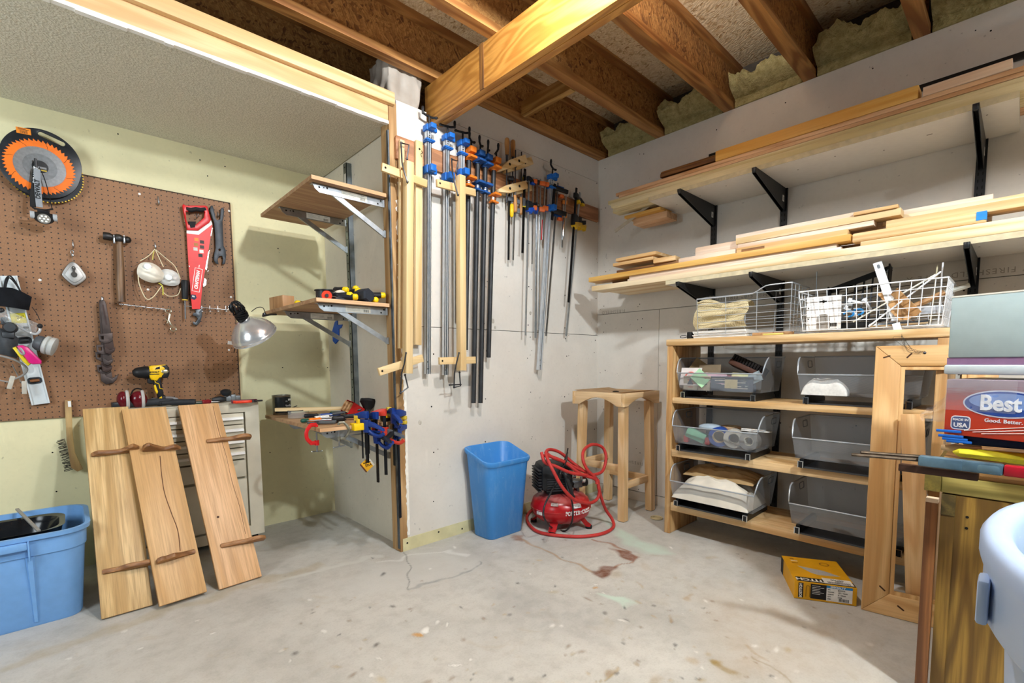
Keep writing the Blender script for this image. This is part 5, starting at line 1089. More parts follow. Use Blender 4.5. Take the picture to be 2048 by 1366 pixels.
for (a,c,w,lab) in (((803,281),(801,697),.026,'narrow pale wooden stick hanging behind the left press clamp'),((837,283),(835,690),.042,'wide pale wooden board hanging right behind the left press clamp')):
    M,L=cf(a,c,.034); b=MB(M); b.box(-w/2,-L,-.011,w/2,0,.011,bev=.0015); b.mi=1
    if w>.03: b.cyl((.0,-.045,.0108),(.0,-.045,.0115),.006,n=10); b.tube(spline([(.012,-.05,.013),(.018,-.06,.013),(.008,-.07,.013),(.014,-.085,.013)],4),.0015,5)
    tag(b.obj('wooden_stick',[MAPLE[1],M_HOLE]),lab,'stick')
# pipe clamps
PIPE=flat('#3a3b3d',.5,.6,.25,14)
def pipe_clamp(top,bot,yh,yj,c,off,label,ang=0,cr=True):
    M,L=cf(top,bot,off); th=thing('pipe_clamp',label,'clamp',M); C=flat(c,.42,var=.12)
    b=MB(M); b.cyl((0,-L,0),(0,-.02,0),.0148,n=14); b.obj('pipe',PIPE,th)
    q=L_(M,top[0],yh).y
    b=MB(M); b.lathe([(.0,-.05),(.021,-.05),(.023,-.045),(.021,-.02),(.024,-.015),(.024,.01),(.018,.02),(.0,.02)],18,TR(0,q,0,-PI/2)); b.box(-.022,q-.012,-.01,.022,q+.022,.05,bev=.005); b.box(-.025,q-.045,-.02,.025,q-.03,.055,bev=.004); b.obj('head',C,th)
    f=(yj-top[1])/(bot[1]-top[1]); j=L_(M,top[0]+(bot[0]-top[0])*f,yj).y
    b=MB(M); b.box(-.026,j+.008,-.018,.026,j+.024,.055,bev=.004); b.cyl((0,j-.02,0),(0,j+.02,0),.0195,n=16); b.obj('sliding_jaw',C,th)
    b=MB(M); 
    for k in range(3): b.cyl((0,j-.012+k*.01,0),(0,j-.007+k*.01,0),.0215,n=14)
    b.obj('clutch_plates',STEEL,th)
    b=MB(M); b.box(-.024,j-.032,-.014,.026,j-.022,.03,bev=.002); b.obj('release_lever',C,th)
    if cr: crank(th,M@TR(0,q+.015,0),.022,arm=.03,ang=ang)
    return th
pipe_clamp((938,300),(931,700),305,364,'#dd7420',.05,'leftmost pipe clamp with orange head behind the second press clamp',.5)
pipe_clamp((956,305),(947,806),312,373,'#234f8a',.05,'pipe clamp with dark blue head, left of the two long ones reaching lowest',.7)
pipe_clamp((971,314),(961,806),320,378,'#245392',.05,'pipe clamp with dark blue head, right of the two long ones reaching lowest',.9)
pipe_clamp((988,320),(977,715),326,397,'#e07a26',.05,'rightmost pipe clamp with orange head and a shorter black pipe',1.2)
# wooden hand screws
def handscrew(cx,off,label,dx=0,dy=0):
    M=wf(1022+dx,352+dy,off,Y=YC); th=thing('hand_screw_clamp',label,'clamp',M)
    def P(x,y,o=0): return L_(M,x+dx,y+dy,o)
    for (p,q,nm) in (((994,338),(1049,318),'upper'),((994,384),(1050,370),'lower')):
        b=MB(M); A=P(*p); B=P(*q); L=(B-A).length; d=(B-A).normalized(); m=frame((A+B)/2,(0,0,1),d); s=1 if nm=='upper' else -1
        b.prism([(-L*.5,-.005*s if s>0 else .02),(-L*.5,-.018 if s>0 else .005),(L*.0,-.026),(L*.5,-.026),(L*.5,.024),(-L*.1,.024)] if s>0 else [(-L*.5,-.004),(-L*.15,-.026),(L*.5,-.026),(L*.5,.024),(-L*.2,.024),(-L*.5,.012)],-.02,.02,m,bev=.002)
        b.mi=1
        for k in (-.12,.22): b.cyl((m@V((L*k,0,.0195))),(m@V((L*k,0,.0206))),.009,n=12)
        b.obj('jaw',[PINE[0],M_HOLE],th)
    for (x,yh,ye,up) in ((1014,276,405,True),(1030,425,300,False)):
        b=MB(M); A=P(x,yh,.0); E=P(x+ (-1 if up else 1),ye,.0); b.cyl(A,E,.0048,n=8); b.obj('spindle',DSTEEL,th)
        h=P(x,310,0) if up else P(x,391,0); t=A
        pts=[t.lerp(h,k) for k in (0,.06,.3,.6,.85,1)]; b=MB(M); b.tube(pts,[.008,.0145,.0165,.0145,.0125,.0115],14); b.obj('handle',wood('#c98f50','#a06a34','y',7),th)
        b=MB(M); b.tube([h,h.lerp(E,.12)],[.009,.008],10); b.obj('ferrule',STEEL if not up else DSTEEL,th)
handscrew(0,.06,'front wooden hand screw clamp with turned wooden handles right of the pipe clamps')
handscrew(0,.10-.075,'wooden hand screw clamp close behind the front one, shifted right',12,4)
# F clamps
def f_clamp(top,bot,yu,yl,side,c,off,label,bar='#b9bdc0',bw=.012,grip=None,reach=.06,name='f_clamp',orange=None):
    M,L=cf(top,bot,off); th=thing(name,label,'clamp',M); C=flat(c,.42)
    dark=bar.startswith('#1') or bar.startswith('#2')
    b=MB(M); b.box(-bw/2,-L,-.0035,bw/2,0,.0035); b.obj('bar',flat(bar,.35,.6 if dark else 1,.12),th)
    def yy(v): f=(v-top[1])/(bot[1]-top[1]); return L_(M,top[0]+(bot[0]-top[0])*f,v).y
    a=yy(yu); l=yy(yl); Y=Matrix.Rotation(-side,4,'Y')
    b=MB(M); b.box(-bw*.9,a-.016,-.01,reach,a+.012,.01,Y,.004); b.obj('fixed_jaw',C,th)
    b=MB(M); b.box(-bw*1.0,l-.018,-.011,reach,l+.014,.011,Y,.004); b.obj('sliding_arm',C,th)
    if grip:
        gc,gl,g0=grip; b=MB(M); x=reach-.012; b.cyl(Y@V((x,l-.06,0)),Y@V((x,a-.03,0)),.005,n=8); b.obj('spindle',STEEL,th)
        b=MB(M); b.tube([Y@V((x,l-.03-gl*k,0)) for k in (0,.1,.5,.9,1)],[.008,.0125,.014,.013,.007],12); b.obj('handle',flat(gc,.4) if isinstance(gc,str) else gc,th)
    if orange:
        for yv in orange:
            b=MB(M); b.box(reach-.03,yy(yv)-.01,-.013,reach+.004,yy(yv)+.01,.013,Y,.003); b.obj('jaw_pad',flat('#e0672a',.5),th)
    return th
f_clamp((1019,352),(1017,520),356,398,.5,'#2b2b2d',.045,'bar clamp with a yellow drop shaped handle below the wooden hand screws',grip=('#e8bd17',.085,0),reach=.03,bar='#202124')
f_clamp((1029,400),(1026,520),402,420,.3,'#6a6d70',.04,'thin silver bar clamp behind the hanging hand screw handles',reach=.04)
def trig(top,bot,yu,yl,c1,c2,off,label,ang,sc=1.0,bar='#1b1b1d',bw=.016):
    M,L=cf(top,bot,off); th=thing('trigger_bar_clamp',label,'clamp',M)
    b=MB(M); b.box(-bw/2,-L,-.004,bw/2,0,.004); b.obj('bar',flat(bar,.35,.7,.12),th)
    def yy(v): f=(v-top[1])/(bot[1]-top[1]); return L_(M,top[0]+(bot[0]-top[0])*f,v).y
    a=yy(yu); l=yy(yl); Y=Matrix.Rotation(ang,4,'Y')
    b=MB(M); b.prism([(-.02*sc,a-.016*sc),(-.02*sc,a+.016*sc),(.01,a+.02*sc),(.065*sc,a+.002),(.065*sc,a-.014*sc)],-.013*sc,.013*sc,Y,bev=.004*sc); b.obj('fixed_jaw',flat(c2,.5),th)
    b=MB(M); b.box(.03*sc,a-.03*sc,-.016*sc,.07*sc,a-.012*sc,.016*sc,Y,.004*sc); b.obj('jaw_pad',flat(c1,.4),th)
    b=MB(M); b.prism([(-.024*sc,l-.04*sc),(-.024*sc,l+.035*sc),(.024*sc,l+.04*sc),(.05*sc,l+.03*sc),(.05*sc,l-.012*sc),(.024*sc,l-.045*sc)],-.016*sc,.016*sc,Y,bev=.005*sc); b.obj('sliding_body',flat(c2,.5),th)
    b=MB(M); b.prism([(.03*sc,l+.03*sc),(.07*sc,l+.045*sc),(.115*sc,l+.062*sc),(.12*sc,l+.03*sc),(.07*sc,l+.012*sc),(.03*sc,l+.0)],-.014*sc,.014*sc,Y,bev=.006*sc); b.obj('grip',flat('#1b1b1e',.6),th)
    b=MB(M); b.prism([(.03*sc,l-.002),(.07*sc,l+.008*sc),(.12*sc,l+.024*sc),(.128*sc,l+.01*sc),(.12*sc,l-.03*sc),(.085*sc,l-.018*sc),(.05*sc,l-.03*sc),(.03*sc,l-.055*sc),(-.02*sc,l-.045*sc),(-.02*sc,l-.02*sc)],-.0175*sc,.0175*sc,Y,bev=.006*sc); b.obj('trigger_handle',flat(c1,.35),th)
    return th
trig((1050,338),(1045,506),348,405,'#d8c41d','#232426',.05,'small trigger clamp with yellow head and short dark bar beside the hand screws',.9,.7)
trig((1058,352),(1051,671),358,412,'#1c51b8','#1d2026',.06,'blue trigger clamp with a black grip among the thin silver bars',.2,.85,'#a8acae',.01)
for (t,bt,yu,yl,c,o,lab,bw,rc) in (((1066,355),(1064,528),362,415,'#d9682a',.05,'first thin silver bar clamp with orange jaws right of the blue trigger clamp',.008,.03),((1074,357),(1071,676),364,416,'#2b2d30',.035,'tall thin grey bar clamp close to the wall behind the orange jawed ones',.018,.03),((1081,358),(1077,660),366,418,'#d9682a',.055,'second thin silver bar clamp with orange jaws',.008,.035),((1090,362),(1086,480),368,416,'#db6a2b',.06,'short bar clamp with bright orange jaws beside the slanted aluminium bar',.012,.03)):
    f_clamp(t,bt,yu,yl,.5,c,o,lab,bw=bw,reach=rc)
b=MB(cf((1086,440),(1084,481),.04)[0]); b.box(-.008,-.14,-.004,.008,0,.004); tag(b.obj('red_strip',RED),'narrow red strip hanging behind the slanted aluminium bar clamp','strip')
f_clamp((1116,366),(1092,672),375,428,.3,'#1f4f8d',.045,'slanted grey bar clamp with orange pads right of the long aluminium bar',bar='#8d9194',reach=.05,orange=(390,436))
f_clamp((1110,368),(1104,440),375,420,.25,'#1c1d1f',.07,'black cast F clamp with a bright steel spindle near the room corner',bar='#1d1e20',reach=.115,bw=.02,grip=(CHR,.16,0))
f_clamp((1127,400),(1124,495),404,430,.4,'#d7812f',.035,'small pale bar clamp with an orange arm behind the cast F clamp',reach=.03)
trig((1153,376),(1137,605),392,440,'#e2b81a','#1d1d1f',.07,'front yellow and black trigger clamp with black bar next to the room corner',.35,1.1)
trig((1160,385),(1132,672),400,446,'#e2b81a','#232325',.035,'rear yellow trigger clamp with long silver bar next to the room corner',.1,.9,'#a7abad',.016)
# patched spots of the drywall
b=MB()
for (x,y,r) in ((986,642,.014),(990,655,.01),(1061,626,.012),(840,845,.012)):
    p=px(x,y,'y',YC); b.ell((p.x,YC,p.z),(r,.0015,r*1.2),10)
struct(b.obj('trim_8',flat('#b8b1a4',.9,var=.4,sc=90)))
# ================================================================ floor things
# ---- waste bin
def bin_():
    a=px(935,1062,'z',0); c=px(975,1082,'z',0); d=px(1047,1060,'z',0)
    M=TR(1.985,2.268,0); th=thing('waste_bin','tall blue plastic waste bin with chalky scuffs standing against the drywall','bin',M)
    t=NT('scuffed_blue_plastic'); t.set(r=.42); n=t.noise(t.coord((6,6,1.2),False),4,4,.7); n2=t.noise(t.coord((1,1,1),False),60,3,.7); m=t.mix(t.ramp(n,(.5,0.0),(.85,.35)),'#3b86cc','#9dbcd8'); m=t.mix(t.ramp(n2,(.66,0.0),(.74,.35)),m,'#b9c9d8'); t.base(m)
    b=MB(M); w,d_,H=.255,.36,.665
    rt=random.Random(1)
    def lp(z,e,r,sag=0):
        o=[]
        for x,y in rrect(.285+e*2,.185+e*2,r,6):
            t=max(0,min(1,.5-y/(.2+e*2))); t=t*t*(3-2*t); o.append((x,y,z-(.07*t if sag else 0)))
        return o
    k=.036; H=.56
    b.loft([lp(0,-.006,.04),lp(.006,0,.045),lp(H-.03,k,.06,1),lp(H-.028,k+.006,.06,1),lp(H-.012,k+.012,.062,1),lp(H,k+.01,.062,1),lp(H+.004,k+.003,.06,1),lp(H-.004,k-.004,.055,1),lp(.012,-.006,.04)],cap=False)
    b.raw(lp(.004,-.004,.04),[list(range(28))]); b.raw(lp(.014,-.006,.04),[list(range(28))]); b.obj('tub',t.m,th,smooth=45)
bin_()
# ---- stool
def stool():
    fl=px(1245,1045,'z',0)
    M=TR(2.905,2.008,0)@Matrix.Scale(1.2,4)
    H=.735; w=.36; d=.30
    # corners measured: near leg, right leg, rear leg, left leg
    pts=[px(1245,1040,'z',0),px(1301,1014,'z',0)]
    th=thing('wooden_stool','tall pale wooden stool frame with arched aprons standing in the room corner','stool',M)
    WD=[wood('#e4c498','#d2ab78',a,6,.35,.5) for a in 'xyz']
    X0,X1,Y0,Y1=-.155,.155,-.165,.165; t=.042
    for sx in (0,1):
        for sy in (0,1):
            x=(X0 if not sx else X1-t); y=(Y0 if not sy else Y1-t)
            b=MB(M); s=(-1 if not sx else 1)*.012; s2=(-1 if not sy else 1)*.012
            b.loft([[(x+s*(1-k)+a,y+s2*(1-k)+c,z) for a,c in ((0,0),(t,0),(t,t),(0,t))] for k,z in ((0,.004),(1,H-.06))]); b.mi=1; b.box(x+s+.004,y+s2+.004,0,x+s+t-.004,y+s2+t-.004,.005); b.obj('leg',[WD[2],flat('#5c564c',.7)],th)
    def apron(L):
        p=[(-L/2,0),(-L/2,-.075)]; 
        for k in range(13):
            u=k/12; p.append((-L/2+.03+(L-.06)*u,-.075+.045*sin(PI*u)))
        p+=[(L/2,-.075),(L/2,0)]; return p
    z=H
    for s in (-1,1):
        b=MB(M); b.prism(apron(.37),-.011,.011,Matrix(((1,0,0,0),(0,0,-1,s*.174),(0,1,0,z),(0,0,0,1))),bev=.002); b.obj('apron',WD[0],th)
        b=MB(M); b.prism(apron(.326),-.011,.011,Matrix(((0,0,1,s*.174),(1,0,0,0),(0,1,0,z),(0,0,0,1))),bev=.002); b.obj('apron',WD[1],th)
    b=MB(M)
    n=16
    def f(u,v):
        x=-.178+.356*u; y=-.178+.356*v; return V((x,y,z-.006+.014*(2*abs(v-.5))**2))
    b.grid(f,8,16,thick=.014); b.mi=1; b.ell((.0,.0,z-.004),(.02,.02,.004),14); b.obj('seat',[WD[1],M_HOLE],th)
    for (p,q,zz) in (((X0-.0,Y0+.02,0),(X1,Y0+.02,0),.20),((X0,Y1-.02,0),(X1,Y1-.02,0),.30),((X0+.02,Y0,0),(X0+.02,Y1,0),.30),((X1-.02,Y0,0),(X1-.02,Y1,0),.20)):
        b=MB(M); a=V(p); c=V(q); dd=(c-a).normalized()*.03; b.beam(V((a.x,a.y,zz))+dd,V((c.x,c.y,zz))-dd,.02,.04,(0,0,1),.002); b.obj('stretcher',WD[0] if abs(dd.x)>0 else WD[1],th)
stool()
# ---- pancake air compressor with hose
def compressor():
    c=px(1135,1040,'z',.06); M=TR(2.375,2.075,-.0384,0,0,-.55)@Matrix.Scale(1.2,4); FR_=0; th=thing('air_compressor','red pancake air compressor with black motor shroud and coiled hose on the floor','air compressor',M)
    RT=NT('dusty_red_enamel'); RT.set(r=.28); n=RT.noise(RT.coord((1,1,1),False),9,4,.7); ge=RT.n('ShaderNodeNewGeometry'); sp=RT.n('ShaderNodeSeparateXYZ'); RT.l(ge,sp,0,1); 
    du=RT.math('MULTIPLY',RT.ramp(n,(.4,0.0),(.65,.7)),RT.ramp(sp,(.55,0.0),(.95,.8),o=2)); RT.base(RT.mix(du,'#b0141a','#b3938c'))
    b=MB(M); b.lathe([(.0,.062),(.07,.062),(.125,.078),(.155,.105),(.166,.14),(.166,.152),(.155,.188),(.125,.212),(.07,.226),(.0,.228)],48); b.mi=0; b.lathe([(.1655,.1445),(.169,.1445),(.169,.1485),(.1655,.1485)],48,None,False); b.obj('tank',RT.m,th,smooth=50)
    for k in range(4):
        a=PI/4+k*PI/2+.2; b=MB(M@Matrix.Rotation(a,4,'Z')); b.loft([[(.10,-.022,.1),(.10,.022,.1),(.115,.022,.1),(.115,-.022,.1)],[(.135,-.02,.062),(.135,.02,.062),(.148,.02,.062),(.148,-.02,.062)],[(.15,-.02,.046),(.15,.02,.046),(.172,.02,.046),(.172,-.02,.046)]]); lg=b.obj('leg',flat('#b21a1e',.4),th); b=MB(M@Matrix.Rotation(a,4,'Z')); b.cyl((.16,0,.032),(.16,0,.047),.018,n=14); b.obj('rubber_foot',BLKR,lg)
    # motor shroud
    b=MB(M@TR(-.035,.0,.0)); b.box(-.1,-.09,.245,.085,.09,.395,bev=.03); b.obj('shroud',flat('#1b1b1d',.5,var=.3,sc=30),th)
    for s in (-1,1):
        b=MB(M@TR(-.035,0,0))
        for k in range(6): b.box(-.07,s*.09-.004,.25+k*.013,.04,s*.09+.004,.257+k*.013)
        b.obj('cooling_fins',flat('#2b2b2e',.5),th)['kind']='stuff'
    b=MB(M@TR(-.035,0,0)); 
    for k in range(8): b.box(-.112,-.075,.245+k*.016,-.092,.075,.253+k*.016,bev=.002)
    b.obj('cylinder_head_fins',flat('#232326',.5),th)['kind']='stuff'
    b=MB(M); b.box(-.09,-.06,.225,.03,.06,.252); b.obj('motor_mount',BLKR,th)
    for s in (-1,1):
        b=MB(M); b.tube(spline([(-.02,s*.085,.365),(-.01,s*.115,.345),(.01,s*.125,.29),(.03,s*.115,.225)],5),.011,10); b.cyl((.03,s*.115,.212),(.03,s*.115,.228),.016,n=10); b.obj('carry_handle',flat('#2a2a2c',.5),th)
        b=MB(M); b.text('135PSI',.026,TR(.0,-.0915,.352,PI/2,0,0),.0006,bold=.0008); b.obj('lettering',flat('#d9d9d6',.5),th,smooth=0)
    # manifold, gauges and regulator
    b=MB(M); b.box(.06,-.03,.245,.12,.03,.285,bev=.004); b.cyl((.07,-.06,.265),(.07,.07,.265),.014,n=12); b.cyl((.1,.0,.2),(.1,0,.25),.01,n=10); b.obj('manifold',metal('#6d6f72',.4),th)
    for (x,y,z) in ((.105,-.045,.30),(.085,.055,.30)):
        b=MB(M); b.cyl((x,y,z),(x+.018,y,z),.023,n=20); g=b.obj('pressure_gauge',CHR,th); b=MB(M); b.cyl((x+.0178,y,z),(x+.0186,y,z),.019,n=18); b.obj('dial',flat('#eeeeea',.4),g)
    b=MB(M); b.lathe([(.014,0),(.024,.004),(.024,.03),(.018,.036),(.0,.036)],16,M.inverted()@M@TR(.12,.0,.268,0,PI/2,0)); b.obj('regulator_knob',BLK,th)
    b=MB(M); b.box(.085,.012,.215,.11,.03,.25,bev=.003); b.obj('drain_valve',flat('#d84a22',.5),th)
    # tank lettering and labels wrapped round the tank side
    A0=-PI/2+.95+.02
    b=MB(M); s='PORTER+CABLE'; 
    for i,ch in enumerate(s):
        a=-1.68+i*.085; R=.1675; b.text(ch,.03,Matrix.Rotation(a,4,'Z')@Matrix(((0,0,1,R),(1,0,0,0),(0,1,0,.146),(0,0,0,1))),.0012,bold=.001,sx=.72)
    b.obj('lettering',flat('#f0efec',.5),th,smooth=0)
    def lab(a0,a1,z0,z1,c,nm='label'):
        b=MB(M); prof=lambda z: .1672 if .13<z<.16 else .1672-(abs(z-.146)-.014)**2*9
        b.grid(lambda u,v:V((prof(z0+(z1-z0)*v)*cos(a0+(a1-a0)*u),prof(z0+(z1-z0)*v)*sin(a0+(a1-a0)*u),z0+(z1-z0)*v)),10,6); b.obj(nm,flat(c,.5,var=.4,sc=90),th)
    lab(-2.75,-2.5,.125,.15,'#d8d3cc','warning_label'); lab(-1.5,-1.15,.172,.195,'#dcdad8','flag_label'); lab(-2.2,-1.95,.185,.2,'#b9a9a2','warning_label')
    # cord
    I=M.inverted()
    W=lambda x,y,z=None,yy=None: I@(px(x,y,'z',z) if yy is None else px(x,y,'y',yy))
    b=MB(M); b.tube(spline([W(1128,925,yy=2.0),W(1120,955,yy=1.95),W(1102,985,yy=1.92),W(1088,1015,yy=1.9),W(1090,1040,yy=1.88),W(1108,1058,.012),W(1130,1062,.008),W(1143,1046,yy=1.87),W(1146,1020,yy=1.88),W(1143,1000,yy=1.9),W(1133,970,yy=1.95),W(1128,935,yy=1.98)],6),.0045,7); b.tube(spline([W(1135,905,yy=2.0),W(1128,925,yy=1.98),W(1122,945,yy=1.97)],5),.0045,6); b.obj('power_cord',BLK,th)
    Mh=TR(2.42,1.98,.3); th2=thing('air_hose','coiled red rubber air hose looped over and around the compressor','hose',Mh)
    HO=flat('#b8332f',.5,var=.15,sc=20); I2=Mh.inverted(); W2=lambda x,y,v,ax='y': I2@px(x,y,ax,v)
    # bundle on top
    b=MB(Mh)
    coil=[(1083,905,2.02),(1090,925,1.98),(1110,932,1.94),(1140,945,1.9),(1168,950,1.88),(1185,950,1.9),(1205,942,1.92),(1212,915,1.93),(1205,895,1.95),(1185,889,1.95),(1168,900,1.93),(1166,920,1.9),(1175,940,1.88),(1190,955,1.86),(1198,975,1.85),(1196,995,1.85),(1180,1006,1.85),(1150,1000,1.86),(1125,975,1.87),(1108,945,1.9),(1096,920,1.95),(1092,905,2.0),(1100,899,2.03),(1120,905,2.02),(1145,925,1.98),(1165,940,1.93),(1178,950,1.9)]
    b.tube(spline([W2(x,y,v) for x,y,v in coil],6),.0105,10)
    lp=[(1178,952,1.9),(1195,960,1.86),(1197,975,1.85),(1204,1000,1.85),(1212,1020,1.86)]
    b.tube(spline([W2(*p) for p in lp]+[W2(1225,1040,.03,'z'),W2(1226,1055,.012,'z'),W2(1205,1067,.012,'z'),W2(1165,1073,.012,'z'),W2(1115,1071,.012,'z'),W2(1075,1063,.012,'z'),W2(1056,1045,.012,'z'),W2(1056,1028,.012,'z'),W2(1075,1012,.012,'z')],6),.0105,10)
    coil2=[(1086,912,2.0),(1098,912,2.0),(1125,922,1.97),(1150,935,1.93),(1172,944,1.9)]
    b.tube(spline([W2(x,y,v) for x,y,v in coil2],6),.0105,10)
    coil3=[(1090,903,2.03),(1105,915,1.99),(1130,925,1.96),(1160,947,1.9),(1190,958,1.86),(1194,968,1.85)]
    b.tube(spline([W2(x,y,v) for x,y,v in coil3],6),.0105,10)
    b.obj('hose',HO,th2,smooth=60)
    b=MB(Mh); p=W2(1131,905,1.97); q=W2(1126,935,1.95); b.tube(spline([p+V((.0,-.02,.03)),p+V((.005,-.01,0)),p.lerp(q,.5)+V((0,-.02,0)),q],4),.004,6); b.obj('cable_tie',BLK,th2)
    b=MB(Mh); b.tube([W2(1190,955,1.87),W2(1196,964,1.86)],.014,10); b.obj('coupling',flat('#8f2a26',.5),th2)
compressor()
# ---- cord coil / lid by the shelf
p=px(1313,1037,'z',0); b=MB(TR(p.x,p.y,.006)); b.tube([(.038*cos(a),.038*sin(a),0) for a in [k*PI/12 for k in range(24)]],.005,8,True); b.tube([(.026*cos(a),.026*sin(a),.001) for a in [k*PI/10 for k in range(20)]],.004,8,True); b.cyl((0,0,-.005),(0,0,-.002),.036,n=20); tag(b.obj('cord_ring',flat('#c9b98f',.6)),'small round pale ring lying on the floor by the left post of the shelf unit','ring')
# ---- collated staple box
def stbox():
    a=px(1588,1196,'z',0); c=px(1713,1213,'z',0); xd=(c-a); L=xd.length; xd.normalize(); yd=V((-xd.y,xd.x,0))
    if yd.dot(a)<0: yd=-yd
    M=Matrix((xd,yd,xd.cross(yd))).transposed().to_4x4(); M.translation=a
    D=.215; H=.083
    for _ in range(1): 
        q=pl(M,1569,1105,H); D=max(.15,min(.3,q.y)); H_=.083
    th=thing('staple_box','yellow and black cardboard staple box lying on the floor before the shelf unit','box',M)
    YB_=flat('#e3a719',.5,var=.1,sc=14)
    b=MB(M); b.box(0,0,0,L,D,H,bev=.0015); b.mi=1; b.box(-.0006,D-.055,.001,.0,D+.0004,H-.001); b.box(.0,-.0006,.0,L,0,.0012); b.obj('carton',[YB_,flat('#1d1c1c',.5)],th,smooth=0)
    b=MB(M); b.box(.012,.006,H,L-.002,.052,H+.0006); b.obj('top_band',flat('#23211f',.5),th)
    b=MB(M); b.text('BOSTITCH',.034,TR(L*.42,.03,H+.0007)@Matrix.Rotation(PI,4,'Z'),.0005,sx=1.15,bold=.0012); b.obj('lettering',flat('#f0eee8',.5),th,smooth=0)
    b=MB(M); b.box(L*.5,.012,H+.0012,L*.97,.068,H+.0018); b.mi=1; r=random.Random(3); x=L*.56
    while x<L*.93: w=r.choice((.001,.0016,.0024)); b.box(x,.016,H+.0018,x+w,.034,H+.0022); x+=w+r.choice((.001,.002))
    b.text('047700',.017,TR(L*.74,.054,H+.0019)@Matrix.Rotation(PI,4,'Z'),.0003,bold=.0005); b.text('123631',.011,TR(L*.76,.041,H+.0019)@Matrix.Rotation(PI,4,'Z'),.0003,bold=.0003); b.obj('shipping_label',[flat('#e7e3da',.6),flat('#4b4a4e',.6)],th,smooth=0)
    b=MB(M); b.prism([(L*.2,D*.62),(L*.62,D*.52),(L*.86,D*.36),(L*.5,D*.33),(L*.38,D*.38)],H,H+.0006); b.obj('staple_picture',flat('#b3b2b0',.4,var=.15,sc=200),th)
    b=MB(M)
    for k,(y,w,t) in enumerate(((D*.9,.018,.007),(D*.82,.03,.009),(D*.74,.028,.007))): b.mi=k%2; b.box(L*.13,y-.004,H,L*.13+w,y+.002+t*.4,H+.0005)
    b.obj('top_print',[flat('#a5691c',.5),flat('#f0d9b0',.5)],th,smooth=0)
    b=MB(M); b.lathe([(.016,0),(.019,.0005),(.022,0)],20,TR(L*.72,D*.8,H+.0002),False); b.obj('round_seal',flat('#a5691c',.5),th,smooth=0)
    F=Matrix(((1,0,0,0),(0,0,-1,-.0004),(0,1,0,0),(0,0,0,1)))
    b=MB(M); b.box(L*.065,H*.1,0,L*.145,H*.93,.0006,F); b.mi=1; b.box(L*.265,H*.12,0,L*.52,H*.95,.0006,F); b.mi=2; b.box(L*.52,H*.1,0,L*.93,H*.95,.0006,F); b.mi=3; b.box(L*.52,H*.83,.0004,L*.93,H*.96,.001,F); b.obj('end_print',[BLK,flat('#1d1b1b',.5),flat('#efece6',.5),flat('#2a86c8',.5)],th,smooth=0)
    b=MB(M); b.text('BOSTITCH',.0145,F@TR(L*.105,H*.5,.0008)@Matrix.Rotation(PI/2,4,'Z'),.0004,sx=.95,bold=.0005); b.text('SPECIALTY',.011,F@TR(L*.70,H*.893,.0011),.0003,bold=.0004,sx=1.1)
    for k in range(6): b.box(L*.29,H*(.84-k*.09),.0006,L*(.42+.06*(k%3==1)),H*(.86-k*.09),.001,F)
    b.obj('lettering',flat('#f2f0ea',.5),th,smooth=0)
    b=MB(M); 
    for k,tx in enumerate(('BCS1516','1/2" / 12mm','2" / 50mm','7,728')): b.text(tx,.0075,F@TR(L*.70,H*(.74-k*.13),.0008),.0003,align='LEFT',bold=.0002)
    for k,tx in enumerate(('SKU','CROWN','LENGTH','QTY','ITEM')): b.text(tx,.0062,F@TR(L*.54,H*(.74-k*.13),.0008),.0003,align='LEFT',bold=.0002)
    x=L*.72
    while x<L*.88: w=r.choice((.0008,.0014)); b.box(x,H*.14,.0006,x+w,H*.3,.001,F); x+=w+r.choice((.0009,.0016))
    b.obj('small_print',flat('#4a4540',.5),th,smooth=0)
    b=MB(M); b.tube([V(F@V(p)) for p in ((L*.19,H*.18,.001),(L*.19,H*.75,.001),(L*.205,H*.82,.001),(L*.235,H*.82,.001),(L*.25,H*.75,.001),(L*.25,H*.18,.001))],.0012,5); b.obj('staple_drawing',flat('#8a6416',.5),th)
stbox()
